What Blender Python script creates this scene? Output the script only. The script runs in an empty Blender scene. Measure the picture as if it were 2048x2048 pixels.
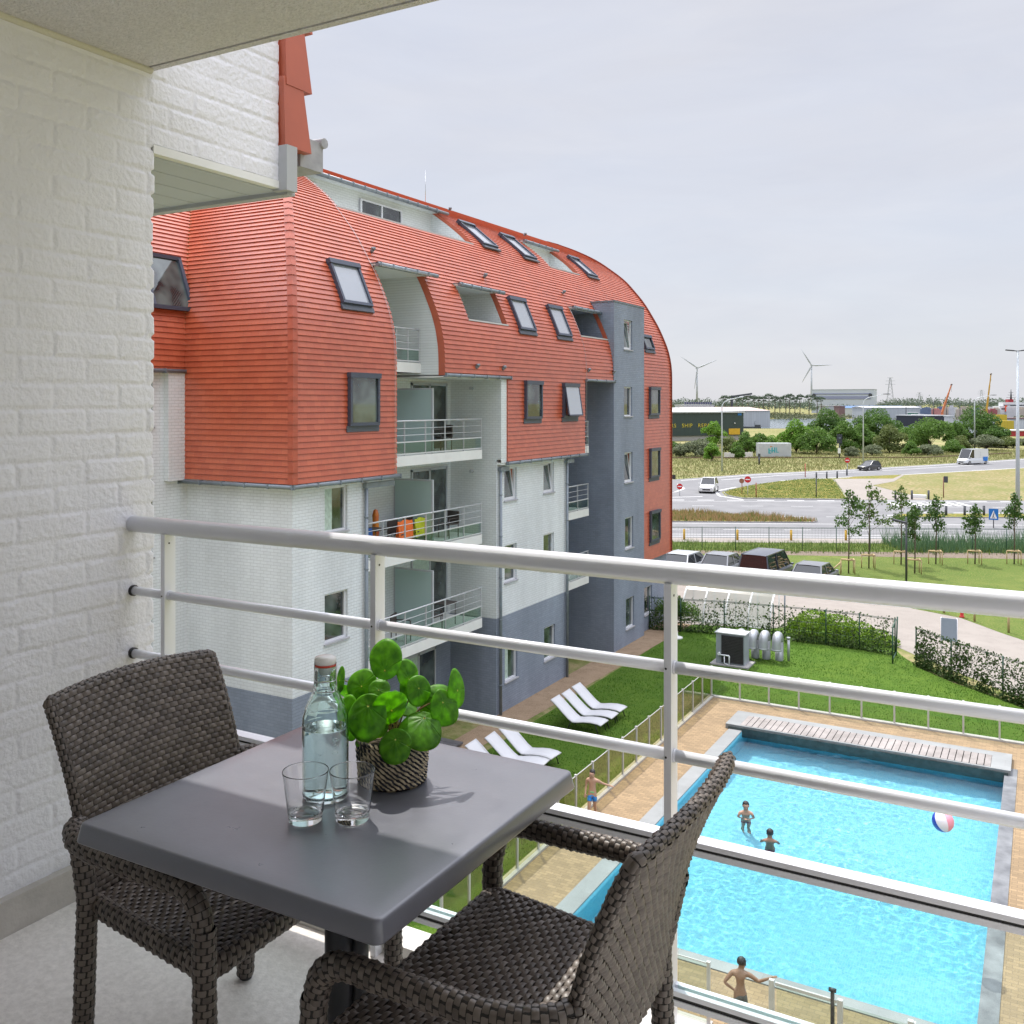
import bpy, bmesh, math, random
from mathutils import Vector, Matrix, noise, Euler
PI=math.pi
C=bpy.context.scene.collection
SC=bpy.context.scene
# ------------------------------------------------------------ camera, sky, sun, exposure
ZC=10.5; YAW=math.atan(1066/1902.)
cd=bpy.data.cameras.new('camera'); cam=bpy.data.objects.new('camera',cd); C.objects.link(cam); SC.camera=cam
cam.location=(0,0,ZC); cam.rotation_euler=(PI/2,0,YAW)
cd.sensor_width=36; cd.lens=36*1902/2048.; cd.shift_y=-218/2048.; cd.clip_start=.05; cd.clip_end=12000
SUN=Vector((-.4,.42,1.05)).normalized()
sl=bpy.data.lights.new('sun','SUN'); so=bpy.data.objects.new('sun',sl); C.objects.link(so)
so.rotation_euler=SUN.to_track_quat('Z','Y').to_euler(); so.location=(0,0,60)
sl.cycles.is_caustics_light=True
sl.energy=3.0; sl.angle=math.radians(.5); sl.color=(1,.95,.87)
W=bpy.data.worlds.new("World"); SC.world=W; W.use_nodes=True
nt=W.node_tree; nt.nodes.clear()
sky=nt.nodes.new('ShaderNodeTexSky'); sky.sky_type='NISHITA'; sky.sun_disc=False
sky.sun_elevation=math.asin(SUN.z); sky.sun_rotation=math.atan2(SUN.x,SUN.y)%(2*PI); sky.dust_density=.7; sky.air_density=1.0
tc=nt.nodes.new('ShaderNodeTexCoord'); mp=nt.nodes.new('ShaderNodeMapping'); mp.inputs['Scale'].default_value=(1.3,1.3,6)
mp.inputs['Rotation'].default_value=(.1,.12,.5)
nz=nt.nodes.new('ShaderNodeTexNoise'); nz.inputs['Scale'].default_value=1.7; nz.inputs['Detail'].default_value=6; nz.inputs['Roughness'].default_value=.55
cr=nt.nodes.new('ShaderNodeValToRGB'); cr.color_ramp.elements[0].position=.35; cr.color_ramp.elements[0].color=(.86,.86,.86,1)
cr.color_ramp.elements[1].position=.7; cr.color_ramp.elements[1].color=(.97,.97,.97,1)
mx=nt.nodes.new('ShaderNodeMixRGB')
n2=nt.nodes.new('ShaderNodeTexNoise'); n2.inputs['Scale'].default_value=3.2; n2.inputs['Detail'].default_value=9; n2.inputs['Roughness'].default_value=.6; n2.inputs['Distortion'].default_value=.6
c2=nt.nodes.new('ShaderNodeValToRGB'); c2.color_ramp.elements[0].position=.32; c2.color_ramp.elements[0].color=(4.12,4.2,4.62,1); c2.color_ramp.elements[1].position=.68; c2.color_ramp.elements[1].color=(4.45,4.5,4.85,1)
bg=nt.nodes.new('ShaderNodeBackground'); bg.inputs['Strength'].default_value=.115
wo=nt.nodes.new('ShaderNodeOutputWorld'); L=nt.links.new
L(tc.outputs['Generated'],mp.inputs[0]); L(mp.outputs[0],n2.inputs['Vector']); L(n2.outputs['Fac'],c2.inputs[0]); L(c2.outputs[0],mx.inputs['Color2']); L(mp.outputs[0],nz.inputs['Vector']); L(nz.outputs['Fac'],cr.inputs[0])
L(cr.outputs[0],mx.inputs['Fac']); L(sky.outputs[0],mx.inputs['Color1'])
# sky boosted high up, out of view, as added fill light for shaded areas
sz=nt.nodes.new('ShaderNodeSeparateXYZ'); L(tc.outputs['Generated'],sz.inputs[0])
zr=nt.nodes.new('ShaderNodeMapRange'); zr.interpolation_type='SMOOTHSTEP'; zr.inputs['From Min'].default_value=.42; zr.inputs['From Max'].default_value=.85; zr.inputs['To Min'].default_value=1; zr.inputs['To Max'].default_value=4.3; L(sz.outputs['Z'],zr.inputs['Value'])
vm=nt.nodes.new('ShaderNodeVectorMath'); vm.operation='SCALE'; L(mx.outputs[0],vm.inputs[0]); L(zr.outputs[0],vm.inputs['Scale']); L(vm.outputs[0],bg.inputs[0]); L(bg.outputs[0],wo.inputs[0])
SC.view_settings.view_transform='Standard'; SC.view_settings.look='None'; SC.view_settings.gamma=1
SC.view_settings.exposure=.55
SC.cycles.use_denoising=True; SC.cycles.max_bounces=14; SC.cycles.transmission_bounces=14; SC.cycles.glossy_bounces=6; SC.cycles.diffuse_bounces=5; SC.cycles.transparent_max_bounces=24
SC.cycles.sample_clamp_indirect=4; SC.cycles.use_adaptive_sampling=True; SC.cycles.adaptive_threshold=.02
SC.cycles.caustics_reflective=False; SC.cycles.caustics_refractive=True
# ------------------------------------------------------------ mesh helper
ROOTLOC={}
def tag(o,label,cat,group=None):
    o['label']=label; o['category']=cat
    if group: o['group']=group
    return o
def thing(name,label,cat,loc=(0,0,0),group=None,rz=0):
    o=bpy.data.objects.new(name,None); C.objects.link(o); o.location=loc; o.rotation_euler=(0,0,rz)
    o.empty_display_size=.2; ROOTLOC[o]=Vector(loc); return tag(o,label,cat,group)
def copy_tree(o,parent=None):
    c=o.copy(); C.objects.link(c)
    if parent: c.parent=parent
    for ch in list(o.children): copy_tree(ch,c)
    return c
class MB:
    def __init__(s): s.v=[]; s.f=[]; s.uv=[]; s.mi=[]; s.sm=[]; s.cur=0; s.smooth=False
    def face(s,pts,uv=None):
        n=len(s.v); s.v.extend([tuple(p) for p in pts]); s.f.append(tuple(range(n,n+len(pts)))); s.uv.append(uv); s.mi.append(s.cur); s.sm.append(s.smooth)
    def grid(s,P,nu,nv,uvf=None,closeu=False):
        n=len(s.v); 
        for j in range(nv+1):
            for i in range(nu if closeu else nu+1): s.v.append(tuple(P(i/nu,j/nv)))
        w=nu if closeu else nu+1
        for j in range(nv):
            for i in range(nu):
                a=n+j*w+i; b=n+j*w+(i+1)%w
                s.f.append((a,b,b+w,a+w)); s.mi.append(s.cur); s.sm.append(s.smooth)
                s.uv.append([uvf(i/nu,j/nv),uvf((i+1)/nu,j/nv),uvf((i+1)/nu,(j+1)/nv),uvf(i/nu,(j+1)/nv)] if uvf else None)
    def box(s,x0,x1,y0,y1,z0,z1,M=None):
        p=[Vector(q) for q in ((x0,y0,z0),(x1,y0,z0),(x1,y1,z0),(x0,y1,z0),(x0,y0,z1),(x1,y0,z1),(x1,y1,z1),(x0,y1,z1))]
        if M: p=[M@q for q in p]
        for f in ((3,2,1,0),(4,5,6,7),(0,1,5,4),(1,2,6,5),(2,3,7,6),(3,0,4,7)): s.face([p[i] for i in f])
    def bar(s,a,b,w,h,up=(0,0,1)):
        a=Vector(a); b=Vector(b); d=(b-a); l=d.length; d.normalize(); u=Vector(up)
        if abs(d.dot(u))>.98: u=Vector((1,0,0))
        r=d.cross(u).normalized(); u=r.cross(d)
        M=Matrix((( d.x,r.x,u.x,a.x),(d.y,r.y,u.y,a.y),(d.z,r.z,u.z,a.z),(0,0,0,1)))
        s.box(0,l,-w/2,w/2,-h/2,h/2,M)
    def tube(s,path,r,n=10,cap=True,sq=1.0,ref=(0,0,1)):
        path=[Vector(p) for p in path]; rs=r if isinstance(r,(list,tuple)) else [r]*len(path)
        rings=[]; k0=len(s.v); prev=None; sm=s.smooth; s.smooth=True
        for i,p in enumerate(path):
            t=(path[min(i+1,len(path)-1)]-path[max(i-1,0)]).normalized()
            if prev is None:
                u=Vector(ref); 
                if abs(t.dot(u))>.95: u=Vector((0,1,0)) if abs(t.y)<.9 else Vector((1,0,0))
                a=t.cross(u).normalized()
            else: a=(prev-t*prev.dot(t)).normalized()
            prev=a; b=a.cross(t)
            for j in range(n):
                an=2*PI*j/n; s.v.append(tuple(p+a*math.cos(an)*rs[i]+b*math.sin(an)*rs[i]*sq))
        for i in range(len(path)-1):
            for j in range(n):
                a0=k0+i*n+j; b0=k0+i*n+(j+1)%n
                s.f.append((a0,b0,b0+n,a0+n)); s.uv.append(None); s.mi.append(s.cur); s.sm.append(True)
        s.smooth=False
        if cap:
            s.f.append(tuple(k0+j for j in range(n))[::-1]); s.uv.append(None); s.mi.append(s.cur); s.sm.append(False)
            e=k0+(len(path)-1)*n; s.f.append(tuple(e+j for j in range(n))); s.uv.append(None); s.mi.append(s.cur); s.sm.append(False)
        s.smooth=sm
    def lathe(s,prof,c,n=32,smooth=True,tight=False):
        if tight:
            q=[prof[0]]
            for a,b in zip(prof,prof[1:]):
                l_=math.hypot(b[0]-a[0],b[1]-a[1])
                if l_>.004:
                    e=.0012/l_; q+=[(a[0]+(b[0]-a[0])*f,a[1]+(b[1]-a[1])*f) for f in (e,.5,1-e)]
                q.append(b)
            prof=q
        k0=len(s.v); cx,cy,cz=c
        for r,z in prof:
            for j in range(n): an=2*PI*j/n; s.v.append((cx+r*math.cos(an),cy+r*math.sin(an),cz+z))
        for i in range(len(prof)-1):
            for j in range(n):
                a0=k0+i*n+j; b0=k0+i*n+(j+1)%n
                s.f.append((a0,b0,b0+n,a0+n)); s.uv.append(None); s.mi.append(s.cur); s.sm.append(smooth)
    def prism(s,poly,z0,z1):
        n=len(poly); s.face([(x,y,z1) for x,y in poly]); s.face([(x,y,z0) for x,y in poly][::-1])
        for i in range(n):
            (x0,y0),(x1,y1)=poly[i],poly[(i+1)%n]; s.face([(x0,y0,z0),(x1,y1,z0),(x1,y1,z1),(x0,y0,z1)])
    def blob(s,c,r,n=8,m=6,jit=0,seed=0):
        rnd=random.Random(seed); c=Vector(c); r=Vector(r) if not isinstance(r,(int,float)) else Vector((r,r,r))
        sm=s.smooth; s.smooth=True
        def P(u,v):
            th=v*PI; ph=u*2*PI; d=Vector((math.sin(th)*math.cos(ph),math.sin(th)*math.sin(ph),math.cos(th)))
            k=1+jit*noise.noise(d*1.7+Vector((seed*3.1,0,0)))
            return c+Vector((d.x*r.x,d.y*r.y,d.z*r.z))*k
        s.grid(P,n,m,closeu=True); s.smooth=sm
    def build(s,name,mats,parent=None,local=False,fix=True,weld=False):
        me=bpy.data.meshes.new(name)
        off=Vector((0,0,0))
        if parent is not None and not local:
            p=parent
            while p.parent: p=p.parent
            off=ROOTLOC.get(p,Vector((0,0,0)))
        vs=[(x-off.x,y-off.y,z-off.z) for x,y,z in s.v] if off.length else s.v
        me.from_pydata(vs,[],s.f)
        ul=me.uv_layers.new(name='UVMap'); dat=[0.0]*(2*len(me.loops)); V=s.v; k=0
        for f,uv in zip(s.f,s.uv):
            if uv is None:
                a,b,c=(Vector(V[f[0]]),Vector(V[f[1]]),Vector(V[f[2]])); nn=(b-a).cross(c-a)
                ax=max(range(3),key=lambda i:abs(nn[i]))
                for i in f:
                    x,y,z=V[i]; q=(y,z) if ax==0 else ((x,z) if ax==1 else (x,y)); dat[2*k]=q[0]; dat[2*k+1]=q[1]; k+=1
            else:
                for q in uv: dat[2*k]=q[0]; dat[2*k+1]=q[1]; k+=1
        ul.data.foreach_set('uv',dat)
        me.polygons.foreach_set('use_smooth',s.sm)
        if not isinstance(mats,(list,tuple)): mats=[mats]
        for m in mats: me.materials.append(m)
        if len(mats)>1: me.polygons.foreach_set('material_index',s.mi)
        me.update()
        o=bpy.data.objects.new(name,me); C.objects.link(o)
        if parent is not None: o.parent=parent
        return o
def struct(o,kind='structure'): o['kind']=kind; return o
def bevel(o,w,seg=2,ang=.6):
    m=o.modifiers.new('bevel','BEVEL'); m.width=w; m.segments=seg; m.limit_method='ANGLE'; m.angle_limit=ang; m.harden_normals=False; return o
# ------------------------------------------------------------ materials
def newmat(n):
    m=bpy.data.materials.new(n); m.use_nodes=True; t=m.node_tree; return m,t,t.nodes['Principled BSDF']
def nd(t,typ,**kw):
    n=t.nodes.new(typ)
    for k,v in kw.items():
        if k in n.inputs: n.inputs[k].default_value=v
        else: setattr(n,k,v)
    return n
def c4(c): return (c[0],c[1],c[2],1)
def mul(c,k): return tuple(min(1,x*k) for x in c)
def M(n,col,rough=.6,var=.12,scale=3.,bump=0,bscale=40.,metal=0,spec=.5,col2=None,coat=0,detail=5,coord='Object'):
    m,t,b=newmat(n); l=t.links.new
    b.inputs['Roughness'].default_value=rough; b.inputs['Metallic'].default_value=metal; b.inputs['Specular IOR Level'].default_value=spec
    if coat: b.inputs['Coat Weight'].default_value=coat
    co=nd(t,'ShaderNodeTexCoord')
    if var or col2:
        nz=nd(t,'ShaderNodeTexNoise',Scale=scale,Detail=detail,Roughness=.6); l(co.outputs[coord],nz.inputs['Vector'])
        r=nd(t,'ShaderNodeValToRGB'); r.color_ramp.elements[0].position=.3; r.color_ramp.elements[1].position=.72
        r.color_ramp.elements[0].color=c4(mul(col,1-var)); r.color_ramp.elements[1].color=c4(col2 if col2 else mul(col,1+var))
        l(nz.outputs['Fac'],r.inputs[0]); l(r.outputs[0],b.inputs['Base Color'])
    else: b.inputs['Base Color'].default_value=c4(col)
    if bump:
        n2=nd(t,'ShaderNodeTexNoise',Scale=bscale,Detail=4); l(co.outputs[coord],n2.inputs['Vector'])
        bp=nd(t,'ShaderNodeBump',Strength=bump,Distance=.01); l(n2.outputs['Fac'],bp.inputs['Height']); l(bp.outputs[0],b.inputs['Normal'])
    return m
def brickmat(n,col,bw=.225,bh=.08,mort=.008,var=.06,bump=.6,rough=.7,colm=None,dist=.006,off=.5,noise_amt=.1,c2=None,fine=35):
    m,t,b=newmat(n); l=t.links.new; b.inputs['Roughness'].default_value=rough
    uv=nd(t,'ShaderNodeUVMap')
    br=nd(t,'ShaderNodeTexBrick'); br.offset=off
    for k,v in (('Scale',1),('Mortar Size',mort),('Mortar Smooth',.3),('Bias',0),('Brick Width',bw),('Row Height',bh)): br.inputs[k].default_value=v
    br.inputs['Color1'].default_value=c4(mul(col,1-var)); br.inputs['Color2'].default_value=c4(c2 if c2 else mul(col,1+var)); br.inputs['Mortar'].default_value=c4(colm if colm else mul(col,.8))
    l(uv.outputs[0],br.inputs['Vector'])
    co=nd(t,'ShaderNodeTexCoord'); nz=nd(t,'ShaderNodeTexNoise',Scale=.8,Detail=8,Roughness=.65); mq=nd(t,'ShaderNodeMapping'); mq.inputs['Scale'].default_value=(1,1,.3); l(co.outputs['Object'],mq.inputs[0]); l(mq.outputs[0],nz.inputs['Vector'])
    mr=nd(t,'ShaderNodeMapRange'); mr.inputs['From Min'].default_value=.3; mr.inputs['From Max'].default_value=.7; mr.inputs['To Min'].default_value=1-noise_amt; mr.inputs['To Max'].default_value=1+noise_amt*.6
    l(nz.outputs['Fac'],mr.inputs['Value'])
    mm=nd(t,'ShaderNodeMixRGB',blend_type='MULTIPLY'); mm.inputs['Fac'].default_value=1; l(br.outputs['Color'],mm.inputs['Color1']); l(mr.outputs[0],mm.inputs['Color2'])
    l(mm.outputs[0],b.inputs['Base Color'])
    n2=nd(t,'ShaderNodeTexNoise',Scale=fine,Detail=5); l(co.outputs['Object'],n2.inputs['Vector'])
    ad=nd(t,'ShaderNodeMath',operation='MULTIPLY_ADD'); ad.inputs[1].default_value=-1.; l(br.outputs['Fac'],ad.inputs[0]); 
    sc=nd(t,'ShaderNodeMath',operation='MULTIPLY'); sc.inputs[1].default_value=.5; l(n2.outputs['Fac'],sc.inputs[0]); l(sc.outputs[0],ad.inputs[2])
    bp=nd(t,'ShaderNodeBump',Strength=bump,Distance=dist); l(ad.outputs[0],bp.inputs['Height']); l(bp.outputs[0],b.inputs['Normal'])
    return m
def glassmat(n,tint=(.93,.97,.96),refl=1.0,rough=.02,base=None):
    """thin pane: fresnel mix of a clear tinted see-through and a mirror coat"""
    m=bpy.data.materials.new(n); m.use_nodes=True; t=m.node_tree; t.nodes.clear(); l=t.links.new
    tr=nd(t,'ShaderNodeBsdfTransparent'); tr.inputs[0].default_value=c4(tint)
    gl=nd(t,'ShaderNodeBsdfGlossy'); gl.inputs['Roughness'].default_value=rough
    lw=nd(t,'ShaderNodeLayerWeight'); pw=nd(t,'ShaderNodeMath',operation='POWER'); pw.inputs[1].default_value=4.5; l(lw.outputs['Facing'],pw.inputs[0])
    fr=nd(t,'ShaderNodeMath',operation='MULTIPLY_ADD'); fr.inputs[1].default_value=.9; fr.inputs[2].default_value=.03*refl; l(pw.outputs[0],fr.inputs[0])
    mx=nd(t,'ShaderNodeMixShader'); l(fr.outputs[0],mx.inputs[0]); l(tr.outputs[0],mx.inputs[1]); l(gl.outputs[0],mx.inputs[2])
    o=nd(t,'ShaderNodeOutputMaterial'); l(mx.outputs[0],o.inputs[0]); return m
def leafmat(n,c1,c2,c3=None,trans=.35,rough=.5):
    m=bpy.data.materials.new(n); m.use_nodes=True; t=m.node_tree; t.nodes.clear(); l=t.links.new
    g=nd(t,'ShaderNodeNewGeometry'); r=nd(t,'ShaderNodeValToRGB'); e=r.color_ramp.elements; e[0].color=c4(c1); e[1].color=c4(c2)
    if c3: k=e.new(.85); k.color=c4(c2); e[2].color=c4(c3)
    l(g.outputs['Random Per Island'],r.inputs[0])
    p=nd(t,'ShaderNodeBsdfPrincipled'); p.inputs['Roughness'].default_value=rough; p.inputs['Specular IOR Level'].default_value=.3; l(r.outputs[0],p.inputs['Base Color'])
    tl=nd(t,'ShaderNodeBsdfTranslucent'); l(r.outputs[0],tl.inputs[0])
    mx=nd(t,'ShaderNodeMixShader'); mx.inputs[0].default_value=trans; l(p.outputs[0],mx.inputs[1]); l(tl.outputs[0],mx.inputs[2])
    o=nd(t,'ShaderNodeOutputMaterial'); l(mx.outputs[0],o.inputs[0]); return m
def groundmat(n,cols,scales=(.15,1.2,14.),bump=.5,bscale=25.,rough=.9,dist=.03,stretch=None):
    m,t,b=newmat(n); l=t.links.new; b.inputs['Roughness'].default_value=rough; b.inputs['Specular IOR Level'].default_value=.15
    co=nd(t,'ShaderNodeTexCoord'); prev=None; vec=co.outputs['Object']
    if stretch: mpn=nd(t,'ShaderNodeMapping'); mpn.inputs['Scale'].default_value=stretch; l(vec,mpn.inputs[0]); vec=mpn.outputs[0]
    for i,(c,s_) in enumerate(zip(cols[1:],scales)):
        nz=nd(t,'ShaderNodeTexNoise',Scale=s_,Detail=6,Roughness=.6); l(vec,nz.inputs['Vector'])
        r=nd(t,'ShaderNodeMapRange'); r.inputs['From Min'].default_value=.42; r.inputs['From Max'].default_value=.62; l(nz.outputs['Fac'],r.inputs['Value'])
        mx=nd(t,'ShaderNodeMixRGB'); l(r.outputs[0],mx.inputs['Fac'])
        if prev is None: mx.inputs['Color1'].default_value=c4(cols[0])
        else: l(prev,mx.inputs['Color1'])
        mx.inputs['Color2'].default_value=c4(c); prev=mx.outputs[0]
    l(prev,b.inputs['Base Color'])
    n2=nd(t,'ShaderNodeTexNoise',Scale=bscale,Detail=3); l(vec,n2.inputs['Vector'])
    bp=nd(t,'ShaderNodeBump',Strength=bump,Distance=dist); l(n2.outputs['Fac'],bp.inputs['Height']); l(bp.outputs[0],b.inputs['Normal'])
    return m
WHITEB=brickmat('painted_white_brick',(.69,.715,.74),var=.03,bump=.7,noise_amt=.15,fine=30)
NEARW=M('near_painted_brick',(.735,.73,.765),.6,.03,2.,bump=.5,bscale=60)
GREYB=brickmat('painted_grey_brick',(.235,.27,.34),var=.06,bump=.6,noise_amt=.2)
TILE=brickmat('red_roof_tile',(.46,.090,.038),bw=.26,bh=.1452,mort=.003,var=.06,bump=.12,rough=.36,colm=(.28,.05,.025),c2=(.50,.112,.05),noise_amt=.12,dist=.003)
TILEP=M('red_tile_plain',(.42,.09,.042),.5,.12,3.)
WHITEP=M('white_render',(.74,.74,.72),.6,.04,1.5)
ALU=M('powder_white_metal',(.80,.81,.85),.28,.02,3.,spec=.6,metal=.1)
ALUD=M('grey_metal',(.42,.43,.44),.35,.03,3.,metal=.3)
ZINC=M('zinc_sheet',(.20,.23,.26),.45,.15,4.,metal=.25)
DKFR=M('dark_blue_frame',(.055,.065,.095),.4,.08,3.)
CONC=M('ceiling_concrete',(.64,.62,.63),.85,.13,70.,bump=.9,bscale=110,detail=8)
BLACK=M('black_plastic',(.02,.02,.022),.5,.1,5.)
RUBBER=M('dark_rubber',(.03,.03,.03),.7,0)

for _m in (TILE,TILEP):
    _b=_m.node_tree.nodes['Principled BSDF']; _b.inputs['Coat Weight'].default_value=.22; _b.inputs['Coat Roughness'].default_value=.38; _b.inputs['Specular IOR Level'].default_value=.7
# ------------------------------------------------------------ our own building and its balcony
FL=8.95; WX=-2.66; YC=2.235; RY=2.153; ZCEIL=11.636
FLOORM=M('terrazzo_floor',(.64,.60,.56),.7,.10,55.,bump=.2,bscale=120,col2=(.75,.71,.67),detail=8)
PLINTH=M('concrete_plinth',(.46,.43,.39),.8,.12,12.,bump=.2,bscale=80)
own=thing('apartment_building','white painted brick apartment block whose balcony the picture is taken from','building',(WX,1,0))
def nearwall(y0,y1,z0,z1,step=.006,end=True,name='brick_wall'):
    mb=MB(); mb.smooth=True
    ny=int(round((y1-y0)/step)); nz=int(round((z1-z0)/step)); bw=.227; bh=.0806
    rnd=random.Random(4); jit={}
    def J(r,c):
        k=(r,c)
        if k not in jit: jit[k]=(rnd.uniform(-.004,.004),rnd.uniform(-.0025,.0025),rnd.uniform(-.3,.3),rnd.uniform(-.02,.02),rnd.uniform(-.012,.004))
        return jit[k]
    def H(y,z):
        r=math.floor((z-FL)/bh); fz=(z-FL)/bh-r
        o=.0 if r%2 else .5
        yy=(y-2.074+J(r,0)[0])/bw+o; c=math.floor(yy); fy=yy-c
        j=J(r,c); ez=min(fz,1-fz)*bh; ey=min(fy,1-fy)*bw
        n1=noise.noise(Vector((y*9,z*9,1.3))); n2=noise.noise(Vector((y*45,z*45,5.))); n3=noise.noise(Vector((y*130,z*130,2.)))
        e=min(ez,ey)-.0038-.003*n2-.002*n1
        s=max(0,min(1,e/.0055)); s=s*s*(3-2*s)
        return -.0022+.0032*s*(1+.7*n1)+j[1]*s*.4+.0009*n1+.0008*n2+.0007*n3+j[3]*(fy-.5)*.05*s
    def E(z):
        r=math.floor((z-FL)/bh); fz=(z-FL)/bh-r; j=J(r,99)
        s=max(0,min(1,(min(fz,1-fz)*bh-.003)/.009)); s=s*s*(3-2*s)
        return -.006+.010*s+j[4]*.35*s+.0015*noise.noise(Vector((3,z*40,0)))
    def P(u,v):
        z=z0+(z1-z0)*v; y=y0+(y1-y0)*u
        h=H(y,z)
        if end:
            y=y0+(y1-y0+E(z))*min(1,u*(ny+3)/ny)
            q=u*(ny+3)-ny
            if q>0: return (WX-.006*q**1.6,y-.0008*q*q+.0,z)
        return (WX+h,y,z)
    mb.grid(P,ny+3 if end else ny,nz)
    return mb
mb=nearwall(1.25,YC,FL-.05,ZCEIL+.6); mb.build('brick_wall',NEARW,own)
mb=MB(); mb.box(WX-.3,WX-.006,-4,YC-.012,FL-.3,ZCEIL+.6); mb.box(WX-.006,WX,-4,1.25,FL-.3,ZCEIL+.6)
mb.box(-9,WX-.3,-4,YC-.02,0,15.5); mb.build('wall_core',WHITEB,own)
# overhanging upper storey beyond the corner, with soffit boards
UZ=11.354; UY=2.845
mb=nearwall(YC-.004,UY,UZ+.032,12.3,end=False); mb.build('upper_brick_wall',NEARW,own)
mb=MB(); mb.box(-9,WX-.012,YC-.02,UY,UZ+.04,12.3); mb.box(-9,WX-.012,YC-.02,2.5,12.3,12.9); mb.build('upper_storey',WHITEP,own)
mb=MB(); mb.box(WX-.03,WX+.004,YC,UY,UZ,UZ+.030); bevel(mb.build('concrete_edge_beam',WHITEP,own),.004)
mb=MB()
for i in range(14):
    x1=WX-.032-i*.155; 
    mb.box(x1-.148,x1,YC-.01,UY+.03,UZ-.004,UZ+.02)
mb.build('soffit_boards',M('soffit_paint',(.47,.50,.54),.45,.03,2),own)
mb=MB(); mb.box(-5,WX+.02,UY+.03,UY+.075,UZ-.02,UZ+.05); mb.box(WX-.03,WX+.045,UY+.0,UY+.06,UZ-.01,UZ+.17); mb.build('soffit_trim',M('grey_trim',(.40,.41,.42),.5,.05),own)
# red verge tiles on the gable edge, each lapping the next
vt=MB()
for k in range(4):
    z0=UZ+.17+k*.245; z1=z0+.275
    a=UY+.01+.004*k
    xo=.003*k
    q=[(a,z0),(a+.155-.004*k,z0),(a+.10-.004*k,z1),(a-.01,z1)]
    for x0,x1 in ((WX-.9-xo,WX+.028+xo),):
        vt.face([(x1,y,z) for y,z in q]); vt.face([(x0,y,z) for y,z in q][::-1])
        for i in range(4):
            (ya,za),(yb,zb)=q[i],q[(i+1)%4]; vt.face([(x0,ya,za),(x0,yb,zb),(x1,yb,zb),(x1,ya,za)])
vt.build('verge_tiles',TILEP,own)
mb=MB(); mb.box(WX-.9,WX-.004,UY,UY+.06,UZ+.17,12.3); mb.build('verge_board',TILEP,own)
mb=MB(); mb.tube([(WX-.5,UY+.28,UZ+.25),(WX+.0,UY+.28,UZ+.245)],.022); mb.box(WX-.5,WX-.01,UY+.14,UY+.28,UZ+.12,UZ+.245); mb.build('gutter_end',M('zinc_old',(.33,.33,.34),.5,.2,15),own)
# balcony ceiling slab
mb=MB(); mb.box(WX-.02,2.4,-3,YC-.035,ZCEIL,ZCEIL+.25); mb.box(WX-.02,2.4,YC-.023,YC+.005,ZCEIL,ZCEIL+.25); mb.box(WX-.02,2.4,YC-.036,YC-.022,ZCEIL+.012,ZCEIL+.24)
mb.build('ceiling_slab',CONC,own)
mb=MB(); mb.tube([(WX+.004,-3,ZCEIL-.003),(WX+.004,YC-.01,ZCEIL-.003)],.013,8); mb.build('sealant_bead',M('sealant',(.62,.60,.53),.6,.05),own)
# balcony floor
mb=MB(); mb.box(WX-.02,2.4,-3,YC-.075,FL-.22,FL); bevel(mb.build('floor_slab',FLOORM,own),.003)
mb=MB(); mb.box(WX-.02,2.4,YC-.074,YC+.02,FL-.22,FL+.035); bevel(mb.build('floor_edge_kerb',M('kerb_stone',(.60,.59,.56),.7,.08,8.,bump=.15,bscale=60),own),.004)
mb=MB(); mb.box(WX-.01,WX+.03,-3,YC-.075,FL,FL+.105); bevel(mb.build('skirting',PLINTH,own),.003)
mb=MB(); mb.box(-2.66,2.4,-3.1,-2.6,FL,ZCEIL); mb.build('back_wall',WHITEP,own)
# lower storeys of our own building below the balcony: white slab faces of balconies underneath
mb=MB(); mb.box(-9,8,-4,1.6,0,FL-.25); mb.build('lower_walls',WHITEB,own)
# ------------------------------------------------------------ balcony railing
rl=thing('balcony_railing','white metal railing with round handrail and low glass panels, in front of the table','railing',(0,RY,FL))
mb=MB(); mb.tube([(WX-.01,RY,10.097),(2.5,RY,10.097)],.027,24); mb.build('handrail',ALU,rl)
px=[-2.49,-1.641,-.775,.11,.99]
for i,x in enumerate(px):
    mb=MB(); mb.box(x-.009,x+.009,RY-.022,RY+.022,FL-.18,10.075)
    bevel(mb.build('post',ALU,rl),.002)
    mb=MB()
    for z in (9.874,9.665): mb.tube([(x-.0105,RY,z),(x-.0095,RY,z)],.0035,8)
    mb.tube([(x+.0092,RY-.004,10.045),(x+.0102,RY-.004,10.045)],.003,8)
    for z in (9.874,9.665): mb.tube([(x-.004,RY-.0228,z),(x-.004,RY-.0222,z)],.0028,8)
    mb.build('rivet',BLACK,rl)
ends=[WX-.01]+px+[2.5]
for z in (9.874,9.665):
    for a,b in zip(ends,ends[1:]):
        mb=MB(); mb.tube([(a+.009,RY,z),(b-.009,RY,z)],.0145,16)
        if a>WX: mb.tube([(a+.009,RY,z),(a+.014,RY,z)],.0165,16)
        mb.build('rail',ALU,rl)
    mb=MB(); mb.tube([(WX-.005,RY,z),(WX+.01,RY,z)],.018,16); mb.build('wall_collar',RUBBER,rl)
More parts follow.
